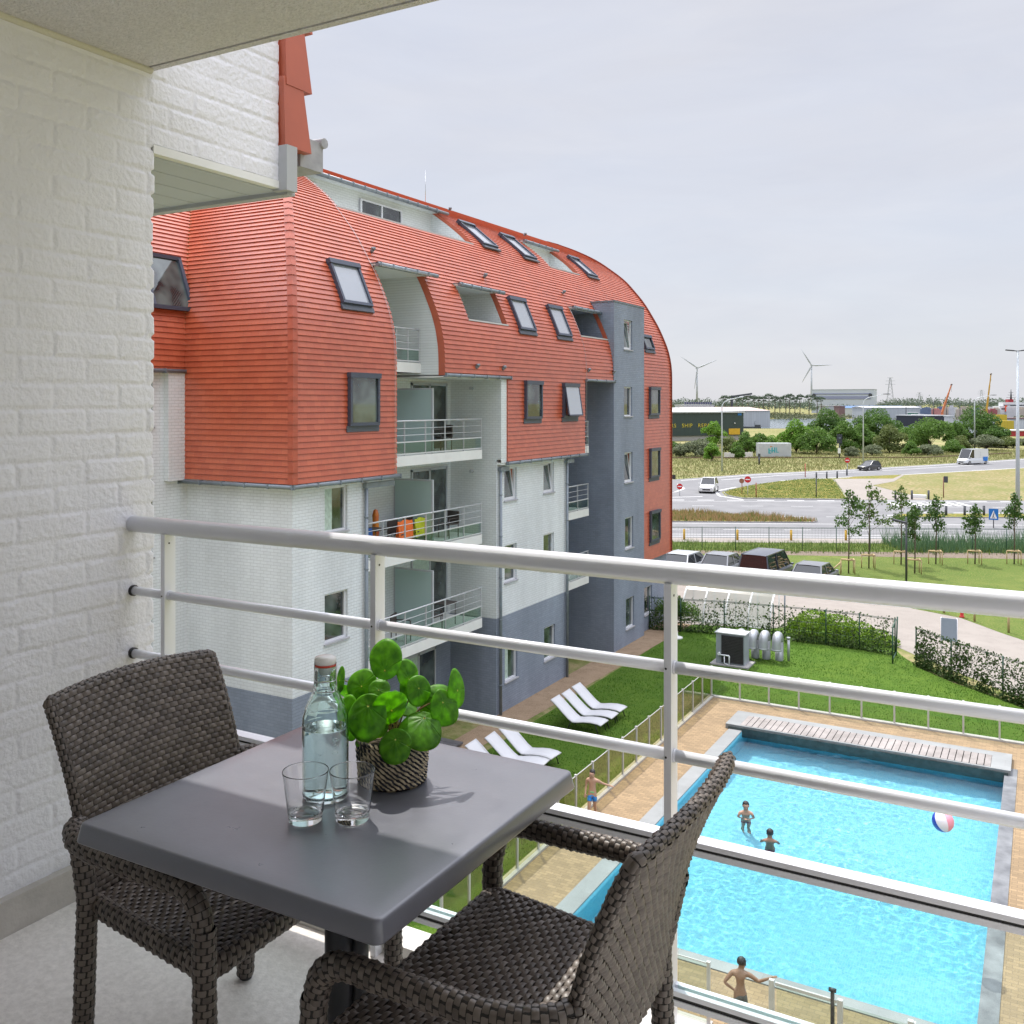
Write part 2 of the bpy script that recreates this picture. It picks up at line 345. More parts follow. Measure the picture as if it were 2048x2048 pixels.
for a,b in zip(ends,ends[1:]):
    a+=.009; b-=.009
    for zc,sg in ((9.462,1),(9.105,-1)):
        mb=MB(); mb.box(a,b,RY-.02,RY+.02,zc+(.006 if sg>0 else -.020),zc+(.018 if sg>0 else -.006)); mb.box(a,b,RY-.02,RY-.006,zc-.015 if sg>0 else zc+.003,zc-.001 if sg>0 else zc+.015)
        mb.box(a,b,RY+.006,RY+.02,zc-.015 if sg>0 else zc+.003,zc-.001 if sg>0 else zc+.015); mb.box(a,b,RY-.012,RY+.012,zc-.0055,zc+.0055) 
        mb.build('glass_channel',ALU,rl)
        mb=MB(); mb.box(a,b,RY-.0175,RY-.0125,zc-.0008 if sg>0 else zc-.0058,zc+.0058 if sg>0 else zc+.0028); mb.build('rubber_seal',RUBBER,rl)
    mb=MB(); mb.box(a+.01,b-.01,RY-.003,RY+.003,9.112,9.455); mb.build('glass_panel',glassmat('railing_glass',(.90,.96,.94)),rl)
# ------------------------------------------------------------ wicker chairs
WICK,_t,_b=newmat('wicker_strand'); _b.inputs['Roughness'].default_value=.42; _g=nd(_t,'ShaderNodeNewGeometry'); _r=nd(_t,'ShaderNodeValToRGB'); _r.color_ramp.elements[0].color=(.080,.064,.053,1); _r.color_ramp.elements[1].color=(.158,.13,.108,1)
_t.links.new(_g.outputs['Random Per Island'],_r.inputs[0]); _t.links.new(_r.outputs[0],_b.inputs['Base Color'])
WDK=M('wicker_base',(.018,.015,.013),.8,0)
def weave(mb,P,N,lu,lv,cw,ch,hb=.0045,un=3,vn=2,gap=.0,shift=.5,closed=False,rng=None):
    nu=max(2,round(lu/cw)); nv=max(1,round(lv/ch)); rr=rng or random.Random(5)
    for j in range(nv):
        for i in range(nu if closed else nu+1):
            o=shift if j%2 else 0
            u0=(i-o)/nu; u1=(i+1-o)/nu
            if not closed: u0=max(0,u0); u1=min(1,u1)
            if u1-u0<.3/nu: continue
            hh=hb*rr.uniform(.8,1.15)
            k0=len(mb.v)
            for b in range(vn+1):
                fb=b/vn; v=(j+.05+.90*fb)/nv
                for a in range(un+2):
                    fa=a/(un+1); uu=u0+(u1-u0)*(fa*1.0)
                    if not closed: uu=min(1,max(0,uu))
                    h=-.0022+hh*math.sin(PI*fa)**.7*(1-.45*(2*fb-1)**2)
                    p=P(uu,v)+N(uu,v)*h; mb.v.append(tuple(p))
            w=un+2
            for b in range(vn):
                for a in range(un+1):
                    q=k0+b*w+a; mb.f.append((q,q+1,q+1+w,q+w)); mb.uv.append(None); mb.mi.append(0); mb.sm.append(True)
def tubeweave(path,rx,ry,cell=.013,around=6,start_ref=(0,1,0)):
    """wrapped round bar: strand cells running round the bar"""
    mb=MB(); path=[Vector(p) for p in path]
    L_=[0]
    for a,b in zip(path,path[1:]): L_.append(L_[-1]+(b-a).length)
    T=L_[-1]; frames=[]; prev=Vector(start_ref)
    for i,p in enumerate(path):
        t=(path[min(i+1,len(path)-1)]-path[max(i-1,0)]).normalized(); a=(prev-t*prev.dot(t)).normalized(); prev=a; frames.append((p,a,t.cross(a)))
    def at(s):
        s=max(0,min(T,s))
        for i in range(len(path)-1):
            if s<=L_[i+1] or i==len(path)-2:
                k=(s-L_[i])/(L_[i+1]-L_[i]); f,g=frames[i],frames[i+1]; return f[0].lerp(g[0],k),f[1].lerp(g[1],k).normalized(),f[2].lerp(g[2],k).normalized()
    def P(u,v):
        c,a,b=at(v*T); an=2*PI*u; return c+a*math.cos(an)*rx+b*math.sin(an)*ry
    def N(u,v):
        c,a,b=at(v*T); an=2*PI*u; return (a*math.cos(an)*ry+b*math.sin(an)*rx).normalized()
    mb.cur=1; mb.smooth=True; mb.grid(lambda u,v:P(u,v)-N(u,v)*.001,12,max(3,int(T/.02)),closeu=True)
    mb.cur=0; weave(mb,P,N,around,T,1,cell,hb=.0042,closed=True)
    return mb
def bezier_corner(a,b,c,r,n=5):
    a,b,c=Vector(a),Vector(b),Vector(c); p=b+(a-b).normalized()*r; q=b+(c-b).normalized()*r
    return [p.lerp(b,t).lerp(b.lerp(q,t),t) for t in [i/n for i in range(n+1)]]
def wicker_chair(label):
    t=thing('wicker_chair',label,'chair',(0,0,0),'dark wicker armchairs at the balcony table')
    W2=.232; TOP=.862
    # backrest: bowed panel, wrapped border
    def bk(u,v,s=0):  # u across -1..1 , v height 0..1
        y=(2*u-1)*(W2+.012*v); z=.40+(TOP-.40)*v+ (.012*(1-(2*u-1)**2))*v
        x=-.172-.062*v-.080*v**2.4-.026*(1-(2*u-1)**2)*(.4+.6*v)
        return Vector((x+s,y,z))
    def nb(u,v):
        e=.01; a=bk(min(1,u+e),v)-bk(max(0,u-e),v); b=bk(u,min(1,v+e))-bk(u,max(0,v-e)); return a.cross(b).normalized()
    for sgn,off in ((1,.013),(-1,-.013)):
        pass
    mb=MB()
    for sg in (1,-1):
        mb.cur=1; mb.grid(lambda u,v:bk(u,v)+nb(u,v)*(.0105*sg),12,12)
        mb.cur=0; weave(mb,lambda u,v:bk(u,v)+nb(u,v)*(.0125*sg),lambda u,v:nb(u,v)*sg,.47,.47,.0235,.0120,hb=.0072)
    mb.cur=0
    mb.build('backrest',[WICK,WDK],t,local=True)
    path=[bk(0,i/8) for i in range(8)]+bezier_corner(bk(0,.95),bk(0,1),bk(.04,1),.011,4)+[bk(i/10,1) for i in range(1,10)]+bezier_corner(bk(.96,1),bk(1,1),bk(1,.95),.011,4)+[bk(1,1-i/8) for i in range(1,9)]
    tubeweave(path,.0125,.0125,cell=.0125,around=5,start_ref=(1,0,0)).build('backrest_border',[WICK,WDK],t,local=True)
    # seat
    def st(u,v): return Vector((-.165+.405*v,(2*u-1)*(W2+.052*v),.452-.010*math.sin(PI*u)*math.sin(PI*v)))
    mb=MB(); mb.cur=1; mb.grid(lambda u,v:st(u,v)-Vector((0,0,.004)),8,8)
    mb.cur=0; weave(mb,st,lambda u,v:Vector((0,0,1)),.47,.405,.0235,.0125,hb=.0065)
    weave(mb,lambda u,v:st(1-u,v)-Vector((0,0,.012)),lambda u,v:Vector((0,0,-1)),.47,.405,.0235,.0125,hb=.0055,un=2,vn=1)
    mb.build('seat',[WICK,WDK],t,local=True)
    W3=W2+.052
    fr=[Vector((-.165,-W2,.43)),Vector((.15,-W3+.008,.43))]+bezier_corner((.1,-W3,.43),(.245,-W3,.43),(.245,0,.43),.03,4)+bezier_corner((.245,0,.43),(.245,W3,.43),(.1,W3,.43),.03,4)+[Vector((.15,W3-.008,.43)),Vector((-.165,W2,.43))]
    tubeweave(fr,.026,.016,cell=.0125,around=5,start_ref=(0,0,1)).build('seat_frame',[WICK,WDK],t,local=True)
    for sg in (-1,1):
        y=sg*.306
        a=[Vector((-.214,sg*.236,.602)),Vector((-.195,sg*.268,.602)),Vector((-.15,sg*.294,.600)),Vector((-.08,y,.597)),Vector((.06,y,.595))]+bezier_corner((.06,y,.595),(.245,y,.595),(.256,y,.4),.075,7)
        tubeweave(a,.021,.0235,cell=.0125,around=6).build('armrest',[WICK,WDK],t,local=True)
        a=[Vector((.2545,y,.525)),Vector((.256,y,.42)),Vector((.258,y,.2)),Vector((.262,y,.012))]
        tubeweave(a,.0225,.0235,cell=.0135,around=6).build('leg',[WICK,WDK],t,local=True)
        a=[Vector((-.210,sg*.247,.615)),Vector((-.172,sg*.247,.45)),Vector((-.180,sg*.25,.2)),Vector((-.195,sg*.254,.012))]
        tubeweave(a,.0225,.0225,cell=.0135,around=6).build('leg',[WICK,WDK],t,local=True)
        for x in (.262,-.196):
            f=MB(); f.lathe([(0,0),(.016,0),(.018,.006),(.014,.016),(0,.016)],(x,sg*(.306 if x>0 else .257),0),14); f.build('foot_cap',BLACK,t,local=True)
        # side infill under the seat rim towards the legs
    return t
ch1=wicker_chair('dark brown wicker armchair against the white brick wall, left of the table')
ch1.location=(-1.685,1.63,FL)
ch2=copy_tree(ch1); ch2.location=(-.85,1.575,FL); ch2.rotation_euler=(0,0,PI)
ch2['label']='dark wicker armchair seen from behind, right of the table beside the railing post'
# ------------------------------------------------------------ table
TZ=9.68; TX0,TX1,TY0,TY1=-1.655,-.912,1.20,1.925
TABM=M('anthracite_table_top',(.125,.13,.158),.30,.10,2.5,bump=.03,bscale=160,spec=.5)
_b=TABM.node_tree.nodes['Principled BSDF']; _b.inputs['Coat Weight'].default_value=.7; _b.inputs['Coat Roughness'].default_value=.27; _b.inputs['Coat IOR'].default_value=1.6
_t=TABM.node_tree; _n=nd(_t,'ShaderNodeTexNoise',Scale=9,Detail=10,Roughness=.75); _r=nd(_t,'ShaderNodeMapRange'); _r.inputs['To Min'].default_value=.18; _r.inputs['To Max'].default_value=.46
_t.links.new(_n.outputs['Fac'],_r.inputs['Value']); _t.links.new(_r.outputs[0],_b.inputs['Roughness']); _t.links.new(_r.outputs[0],_b.inputs['Coat Roughness'])
tcx,tcy=(TX0+TX1)/2,(TY0+TY1)/2
tb=thing('table','square dark grey pedestal table holding the bottle, glasses and potted plant','table',(tcx,tcy,FL))
def rrect(x0,x1,y0,y1,r,n=8):
    p=[]
    for cx,cy,a0 in ((x1-r,y1-r,0),(x0+r,y1-r,90),(x0+r,y0+r,180),(x1-r,y0+r,270)):
        for i in range(n+1): a=math.radians(a0+90*i/n); p.append((cx+r*math.cos(a),cy+r*math.sin(a)))
    return p
mb=MB(); mb.smooth=False
rings=[]
for ins,z,r in ((.010,-.037,.014),(.001,-.0365,.018),(.0,-.034,.018),(.006,-.007,.015),(.0075,-.0025,.014),(.010,-.0006,.012),(.014,0,.010),(.05,.0001,.006)):
    rings.append([(x,y,TZ+z) for x,y in rrect(TX0+ins,TX1-ins,TY0+ins,TY1-ins,r)])
k0=len(mb.v); n=len(rings[0])
for R_ in rings: mb.v.extend(R_)
for i in range(len(rings)-1):
    for j in range(n):
        a=k0+i*n+j; b=k0+i*n+(j+1)%n; mb.f.append((a,b,b+n,a+n)); mb.uv.append(None); mb.mi.append(0); mb.sm.append(True)
e=k0+(len(rings)-1)*n; mb.f.append(tuple(e+j for j in range(n))); mb.uv.append(None); mb.mi.append(0); mb.sm.append(True)
mb.face([(x,y,TZ-.036) for x,y in rrect(TX0+.01,TX1-.01,TY0+.01,TY1-.01,.02)][::-1])
mb.build('tabletop',TABM,tb)
TMET=M('table_metal',(.045,.047,.052),.35,.05,3,metal=.4)
mb=MB(); mb.tube([(tcx,tcy,FL+.03),(tcx,tcy,TZ-.05)],.036,24); mb.tube([(tcx+.05,tcy+.0,FL+.03),(tcx+.05,tcy,TZ-.03)],.016,16); mb.build('column',TMET,tb)
mb=MB(); mb.bar((tcx-.27,tcy,TZ-.058),(tcx+.27,tcy,TZ-.058),.04,.02); mb.bar((tcx,tcy-.27,TZ-.058),(tcx,tcy+.27,TZ-.058),.04,.02); mb.build('support_cross',TMET,tb)
for dx,dy in ((1,0),(-1,0),(0,1),(0,-1)):
    mb=MB(); mb.tube([(tcx+.03*dx,tcy+.03*dy,FL+.07),(tcx+.15*dx,tcy+.15*dy,FL+.05),(tcx+.28*dx,tcy+.28*dy,FL+.022)],[.026,.022,.017],12); mb.lathe([(0,0),(.014,0),(.014,.02),(0,.02)],(tcx+.27*dx,tcy+.27*dy,FL),12); mb.build('foot',TMET,tb)
# ------------------------------------------------------------ swing-top water bottle
def realglass(n,col,rough=0.,ior=1.47):
    m,t,b=newmat(n); b.inputs['Base Color'].default_value=c4(col); b.inputs['Transmission Weight'].default_value=1; b.inputs['Roughness'].default_value=rough; b.inputs['IOR'].default_value=ior; return m
GL1=realglass('bottle_glass',(.86,.97,.95)); GL2=realglass('clear_glass',(.985,.99,.99)); WAT=realglass('water_fill',(.93,.98,.985),ior=1.33)
bx,by=-1.305,1.535
bt=thing('water_bottle','clear swing-top glass bottle of water with white stopper, behind the two tumblers','bottle',(bx,by,TZ))
BS_=lambda P,a,b:[(r*a,z*b) for r,z in P]
mb=MB(); outer=[(0,.0015),(.036,.0015),(.043,.004),(.0455,.012),(.0458,.165),(.0445,.182),(.039,.203),(.031,.222),(.0245,.238),(.0215,.252),(.0203,.275),(.0200,.286),(.0215,.2875),(.0215,.293),(.0195,.2945)]
inner=[(.0165,.294),(.0165,.25),(.0215,.233),(.0285,.217),(.036,.20),(.0415,.181),(.0428,.165),(.0425,.016),(.038,.010),(.0,.014)]
mb.lathe(BS_(outer+inner,1.05,.935),(bx,by,TZ),64,tight=True); mb.build('glass_body',GL1,bt)
mb=MB(); mb.lathe(BS_([(0,.0146),(.0375,.0108),(.0423,.0165),(.0426,.158),(.0422,.1585),(0,.1575)],1.05,.935),(bx,by,TZ),64,tight=True); mb.build('water',WAT,bt)
mb=MB(); mb.lathe(BS_([(0,.2972),(.0205,.2972),(.0225,.2995),(.0228,.307),(.021,.3125),(.012,.3155),(0,.316)],1.0,.935),(bx,by,TZ),32); mb.lathe(BS_([(0,.275),(.012,.275),(.0155,.29),(.0155,.2972)],1,.935),(bx,by,TZ),20); mb.build('stopper',M('white_porcelain',(.78,.77,.74),.25,.02,5),bt)
mb=MB(); mb.lathe(BS_([(.016,.2935),(.0228,.2935),(.0235,.2955),(.0228,.2975),(.016,.2975)],1,.935),(bx,by,TZ),32); mb.build('rubber_ring',M('red_rubber',(.55,.06,.03),.5,.05),bt)
WIRE=M('steel_wire',(.55,.55,.55),.25,0,metal=1)
va=math.atan2(-by,-bx)  # towards the viewer
mb=MB()
for sg in (1,-1):
    e=Vector((math.cos(va+sg*1.2),math.sin(va+sg*1.2),0)); o=Vector((bx,by,TZ))
    f=Vector((math.cos(va),math.sin(va),0))
    mb.tube([o+e*.0235+Vector((0,0,.283)),o+e*.0238+Vector((0,0,.257)),o+e*.0245+f*.004+Vector((0,0,.236)),o+e*.021+f*.016+Vector((0,0,.230))],.0011,6)
ring=[Vector((bx+.0222*math.cos(a),by+.0222*math.sin(a),TZ+.245)) for a in [2*PI*i/24 for i in range(25)]]
mb.tube(ring,.0011,6,cap=False); o=Vector((bx,by,TZ))
mb.tube([o+Vector((math.cos(va+1.2),math.sin(va+1.2),0))*.0215+Vector((0,0,.230)),o+Vector((math.cos(va+.5),math.sin(va+.5),0))*.034+Vector((0,0,.227)),o+Vector((math.cos(va-.5),math.sin(va-.5),0))*.034+Vector((0,0,.227)),o+Vector((math.cos(va-1.2),math.sin(va-1.2),0))*.0215+Vector((0,0,.230))],.0011,6)
mb.build('wire_clip',WIRE,bt)
mb=MB()
for k,z in enumerate((.133,.120,.107)):
    a=va+.42; c=Vector((bx+.0483*math.cos(a),by+.0483*math.sin(a),TZ+z)); tt=Vector((-math.sin(a),math.cos(a),0))
    pts=[c+tt*(.006*math.cos(q))+Vector((0,0,.0042*math.sin(q))) for q in [2*PI*i/4 for i in range(5)]]
    mb.tube(pts,.0007,5,cap=False)
mb.build('embossed_mark',GL1,bt)
# ------------------------------------------------------------ tumblers
def tumbler(x,y,label):
    t=thing('tumbler',label,'glass',(x,y,TZ),'clear tumblers on the table')
    mb=MB(); mb.lathe(BS_([(0,.001),(.028,.001),(.0305,.003),(.0325,.02),(.0425,.1045),(.0420,.1062),(.0412,.105),(.0312,.024),(.029,.019),(.015,.0165),(0,.0175)],1.06,.94),(x,y,TZ),64,tight=True); mb.build('glass_body',GL2,t)
    return t
tumbler(-1.266,1.43,'empty clear tumbler directly in front of the water bottle, nearer the brick wall')
tumbler(-1.188,1.478,'empty clear tumbler between the water bottle and the woven plant pot')
# ------------------------------------------------------------ potted plant
plx,ply=-1.238,1.678
pt=thing('potted_plant','round-leaved green plant in a black and beige woven basket pot on the table','plant',(plx,ply,TZ))
m,t,b=newmat('woven_basket'); b.inputs['Roughness'].default_value=.85; l=t.links.new
co=nd(t,'ShaderNodeTexCoord'); uvn=nd(t,'ShaderNodeUVMap'); wv=nd(t,'ShaderNodeTexWave',Scale=1.0,Distortion=3.2,Detail=4); wv.bands_direction='DIAGONAL'; wv.inputs['Detail Scale'].default_value=1.6
mpn=nd(t,'ShaderNodeMapping'); mpn.inputs['Scale'].default_value=(11,11,1); l(uvn.outputs[0],mpn.inputs[0]); l(mpn.outputs[0],wv.inputs['Vector'])
nz2=nd(t,'ShaderNodeTexNoise',Scale=260,Detail=3); l(co.outputs['Object'],nz2.inputs['Vector'])
mt=nd(t,'ShaderNodeMath',operation='MULTIPLY_ADD'); mt.inputs[1].default_value=.9; l(nz2.outputs['Fac'],mt.inputs[0]); l(wv.outputs['Fac'],mt.inputs[2])
r=nd(t,'ShaderNodeValToRGB'); r.color_ramp.elements[0].position=.92; r.color_ramp.elements[0].color=(.012,.013,.02,1); r.color_ramp.elements[1].position=1.06 if False else .99; r.color_ramp.elements[1].color=(.48,.40,.27,1)
l(mt.outputs[0],r.inputs[0]); l(r.outputs[0],b.inputs['Base Color'])
BASKET=m
mb=MB(); mb.smooth=True
def basket(u,v):
    R_=.0695+.005*math.sin(min(1,v*1.15)*PI*.5)
    rows=8; ph=(v*rows)%1
    tw=.0022*math.sin(2*PI*(u*42+v*rows*1.0))*abs(math.sin(PI*ph))+.0032*abs(math.sin(PI*ph))
    R_=R_+tw+.0015*noise.noise(Vector((u*9,v*5,3)))
    if v<.03: R_*=.93
    return Vector((plx+R_*math.cos(2*PI*u),ply+R_*math.sin(2*PI*u),TZ+.001+.100*v))
mb.grid(basket,252,72,uvf=lambda u,v:(u*2.0,v*.55),closeu=False)
mb.grid(lambda u,v:Vector((plx+(.0745-.006*v)*math.cos(2*PI*u),ply+(.0745-.006*v)*math.sin(2*PI*u),TZ+.101-.025*v)),48,3,uvf=lambda u,v:(u*2,v*.1))
mb.face([(plx+.072*math.cos(2*PI*i/24),ply+.072*math.sin(2*PI*i/24),TZ+.002) for i in range(24)])
mb.build('woven_pot',BASKET,pt)
mb=MB(); mb.grid(lambda u,v:Vector((plx+.072*v*math.cos(2*PI*u),ply+.072*v*math.sin(2*PI*u),TZ+.088+.004*noise.noise(Vector((u*20,v*8,0))))),40,8); mb.build('soil',M('potting_soil',(.10,.075,.05),.95,.5,60.,bump=.8,bscale=120),pt)
# leaves
m,t,b=newmat('pilea_leaf'); l=t.links.new; b.inputs['Roughness'].default_value=.45; b.inputs['Specular IOR Level'].default_value=.4
uvn=nd(t,'ShaderNodeUVMap'); g=nd(t,'ShaderNodeTexNoise',Scale=14,Detail=4); 
r=nd(t,'ShaderNodeValToRGB'); e=r.color_ramp.elements; e[0].color=(.06,.18,.01,1); e[1].color=(.15,.37,.025,1); e[0].position=.3; e[1].position=.7
sx=nd(t,'ShaderNodeSeparateXYZ'); l(uvn.outputs[0],sx.inputs[0])
# radial veins: uv.x = angle, uv.y = radius
mm1=nd(t,'ShaderNodeMath',operation='MULTIPLY'); mm1.inputs[1].default_value=9; l(sx.outputs[0],mm1.inputs[0])
fr=nd(t,'ShaderNodeMath',operation='PINGPONG'); fr.inputs[1].default_value=.5; l(mm1.outputs[0],fr.inputs[0])
ml=nd(t,'ShaderNodeMath',operation='MULTIPLY'); l(fr.outputs[0],ml.inputs[0]); l(sx.outputs[1],ml.inputs[1])
lt=nd(t,'ShaderNodeMapRange'); lt.inputs['From Min'].default_value=0; lt.inputs['From Max'].default_value=.035; lt.inputs['To Min'].default_value=1; lt.inputs['To Max'].default_value=0; l(ml.outputs[0],lt.inputs['Value'])
co=nd(t,'ShaderNodeTexCoord'); l(co.outputs['Object'],g.inputs['Vector']); g.inputs['Scale'].default_value=55; l(g.outputs['Fac'],r.inputs[0])
mx_=nd(t,'ShaderNodeMixRGB'); mx_.inputs['Color2'].default_value=(.10,.26,.05,1); l(r.outputs[0],mx_.inputs['Color1'])
m3=nd(t,'ShaderNodeMath',operation='MULTIPLY'); m3.inputs[1].default_value=.45; l(lt.outputs[0],m3.inputs[0]); l(m3.outputs[0],mx_.inputs['Fac'])
ct=nd(t,'ShaderNodeMapRange'); ct.inputs['From Min'].default_value=.035; ct.inputs['From Max'].default_value=.06; ct.inputs['To Min'].default_value=1; ct.inputs['To Max'].default_value=0; l(sx.outputs[1],ct.inputs['Value'])
mx2=nd(t,'ShaderNodeMixRGB'); mx2.inputs['Color2'].default_value=(.55,.60,.20,1); l(mx_.outputs[0],mx2.inputs['Color1']); l(ct.outputs[0],mx2.inputs['Fac'])
l(mx2.outputs[0],b.inputs['Base Color']); tl=nd(t,'ShaderNodeBsdfTranslucent'); 
mxg=nd(t,'ShaderNodeMixRGB',blend_type='MULTIPLY'); mxg.inputs['Fac'].default_value=1; mxg.inputs['Color2'].default_value=(3.6,2.8,.6,1); l(mx2.outputs[0],mxg.inputs['Color1']); l(mxg.outputs[0],tl.inputs[0])
ms=nd(t,'ShaderNodeMixShader'); ms.inputs[0].default_value=.5; l(b.outputs[0],ms.inputs[1]); l(tl.outputs[0],ms.inputs[2]); l(ms.outputs[0],t.nodes['Material Output'].inputs[0])
PILEA=m; STEM=M('plant_stem',(.30,.10,.06),.5,.4,30.,col2=(.28,.25,.06))
def ray(u,v):
    tt=(u-1024)/1902.; return Vector((tt*math.cos(YAW)-math.sin(YAW),tt*math.sin(YAW)+math.cos(YAW),-(v-806)/1902.))
CR=Vector((math.cos(YAW),math.sin(YAW),0)); CF=Vector((-math.sin(YAW),math.cos(YAW),0)); CU=Vector((0,0,1))
# each leaf: position about the pot (right, up, away in metres from pot base centre), width, height, facing tilt (yaw, pitch), roll, petiole offset
LV=[(-0.018,0.258,0.015,0.071,0.089,0,-25,0,-0.28),(0.03,0.225,0.022,0.051,0.063,-30,-20,8,-0.2),(-0.073,0.203,0.02,0.073,0.064,20,-25,40,-0.1),(-0.028,0.203,-0.012,0.048,0.047,5,-45,0,-0.1),(-0.092,0.141,-0.03,0.061,0.095,30,-10,12,0),(-0.048,0.154,-0.062,0.085,0.098,8,-20,-3,0.27),(0.002,0.163,-0.035,0.077,0.103,-30,30,25,0.0),(0.057,0.194,-0.005,0.055,0.066,-22,-20,-10,0.1),(0.098,0.174,0.018,0.069,0.058,-10,-30,10,0),(0.14,0.192,0.008,0.053,0.086,-50,-8,-5,0),(0.116,0.161,-0.022,0.066,0.079,-30,-15,15,0.2),(0.067,0.129,-0.062,0.092,0.089,-12,-45,-20,0.35),(0.015,0.104,-0.088,0.069,0.073,8,-30,0,0.2),(0.002,0.18,0.012,0.017,0.024,10,-40,0,0.2),(0.028,0.19,0.03,0.033,0.044,-20,-30,0,0.1),(-0.123,0.203,0.045,0.031,0.058,50,-15,15,0),(-0.11,0.173,0.05,0.038,0.049,10,40,0,0),(0.085,0.147,0.03,0.055,0.044,-10,-30,0,0),(0.022,0.147,0.05,0.057,0.061,-30,-55,0,0),(-0.029,0.119,-0.02,0.042,0.043,10,-50,0,0.0),(-0.062,0.094,-0.03,0.032,0.029,20,-50,0,0)]
po=Vector((plx,ply,TZ))
for k,(r_,u_,a_,w_,h_,yw,ptc,rl_,off) in enumerate(LV):
    c=po+CR*r_+CU*u_+CF*a_
    X=CR.copy(); Y=CU.copy(); Z=-CF.copy()
    R_=Matrix.Rotation(math.radians(-yw),3,'Z')@Matrix.Rotation(math.radians(ptc),3,CR)
    X=R_@X; Y=R_@Y; Z=R_@Z; q=Matrix.Rotation(math.radians(rl_),3,Z); X=q@X; Y=q@Y
    base=c+Y*(off*h_) ; mb=MB(); mb.smooth=True
    def lf(u,v,k=k):
        an=2*PI*u+.0001; e=Vector((math.cos(an)*w_/2,math.sin(an)*h_/2*(1+.06*math.sin(an))))
        wob=1+.025*math.sin(3*an+k)+.015*math.sin(5*an+2*k)
        p=Vector((0,off*h_)).lerp(e*wob,v)
        d=Vector((p.x/(w_/2),p.y/(h_/2))); rr=d.length
        zz=-.10*w_*rr**2+.035*w_*math.sin(2*an+k)*v*v+.02*w_*v*math.cos(2*PI*u*9)*(1-v)
        return c+X*p.x+Y*p.y+Z*zz
    mb.grid(lf,54,9,uvf=lambda u,v:(u,max(v,.001)),closeu=False)
    o=mb.build('leaf',PILEA,pt); so_=o.modifiers.new('thickness','SOLIDIFY'); so_.thickness=.0011; so_.offset=-1
    root=po+CR*(r_*.13)+CF*(a_*.13)+CU*.086
    mid=root.lerp(base,.5)+CU*(.25*abs(r_)+.012)-Z*.016
    p=[root,root.lerp(mid,.5)+CU*.01,mid,mid.lerp(base,.6)-Z*.006,base-Z*.0015]
    # smooth petiole
    q=[]
    for i in range(11):
        tt=i/10; q.append((1-tt)**3*root+3*(1-tt)**2*tt*(root.lerp(mid,.7)+CU*.02)+3*(1-tt)*tt**2*(base-Z*.035+CU*.006)+tt**3*(base-Z*.001))
    mb=MB(); mb.tube(q,[.0019-.0007*i/10 for i in range(11)],7); mb.build('leaf_stem',STEM,pt)
# ------------------------------------------------------------ opposite apartment block
FX=-15.85; FY=17.45; GX=-16.05; GY=17.65; TH=.1452
PZ=[(0,0),(11.9,0),(12.4,.04),(13.09,.2),(14.14,.66),(15.39,1.42),(16.58,2.45),(17.7,4.0),(18.5,5.7),(18.86,6.8),(18.98,7.5)]
def pz(z):
    for (z0,p0),(z1,p1) in zip(PZ,PZ[1:]):
        if z<=z1: return p0+(p1-p0)*(z-z0)/(z1-z0)
    return 8
# smooth profile by arc length, counted in tile rows starting at z=3.3
_S=[]; s=0; z=3.3; pp=(0,3.3)
while z<18.95:
    z+=.01; p=sum(pz(z+d) for d in (-.3,-.15,0,.15,.3))/5 if z>11.6 and z<18.6 else pz(z)
    s+=math.hypot(z-pp[1],p-pp[0]); pp=(p,z); _S.append((s,p,z))
_S=[(0,0,3.3)]+_S
def prof(s):
    lo,hi=0,len(_S)-1
    if s>=_S[-1][0]: return _S[-1][1:]
    while hi-lo>1:
        m_=(lo+hi)//2
        if _S[m_][0]<=s: lo=m_
        else: hi=m_
    a,b=_S[lo],_S[hi]; k=(s-a[0])/(b[0]-a[0]); return (a[1]+(b[1]-a[1])*k,a[2]+(b[2]-a[2])*k)
def s_of_z(z): return min(_S,key=lambda q:abs(q[2]-z))[0]
NR=int(_S[-1][0]/TH)
def rownorm(k):
    (p0,z0),(p1,z1)=prof(k*TH),prof((k+1)*TH); d=math.hypot(p1-p0,z1-z0); return ((z1-z0)/d,(p1-p0)/d) # (outward, up)
blk=thing('apartment_building','curved red-tiled apartment block with white and grey brick storeys opposite the balcony','building',(GX,30,0))
def tiles(mb,spans,face,rows=None):
    """spans(k,zmid,p)-> list of (a0,a1) along the wall in row k"""
    for k in range(NR):
        (p0,z0),(p1,z1)=prof(k*TH),prof((k+1)*TH); no,nu_=rownorm(k)
        b=.034; t_=.004
        for a0,a1 in spans(k,(z0+z1)/2,(p0+p1)/2):
            if a1-a0<.02: continue
            def pt(a,p,z,h):
                o=-p+no*h; zz=z+nu_*h
                return (FX+o,a,zz) if face=='x' else ((a,FY-o,zz) if face=='y' else (-19.55+o,a,zz))
            A,B,Cc,D=pt(a0,p0,z0,b),pt(a1,p0,z0,b),pt(a1,p1,z1,t_),pt(a0,p1,z1,t_)
            E_,F_=pt(a0,p0,z0,t_*.2),pt(a1,p0,z0,t_*.2)
            uv=[(a0,k*TH),(a1,k*TH),(a1,(k+1)*TH),(a0,(k+1)*TH)]
            if face=='y': uv=[(a0+.07,k*TH),(a1+.07,k*TH),(a1+.07,(k+1)*TH),(a0+.07,(k+1)*TH)]
            mb.face([A,B,Cc,D],uv); mb.face([E_,F_,B,A],uv)
            mb.face([E_,A,D],uv[:3]); mb.face([F_,Cc,B],uv[:3])
OPEN=[ # y0,y1,z0,z1 holes in the long face
 (21.65,29.15,16.23,17.5),(35.15,38.0,16.16,17.3),(25.85,28.35,13.17,14.32),(34.3,36.95,13.17,14.32),(21.65,24.1,11.3,14.42)]
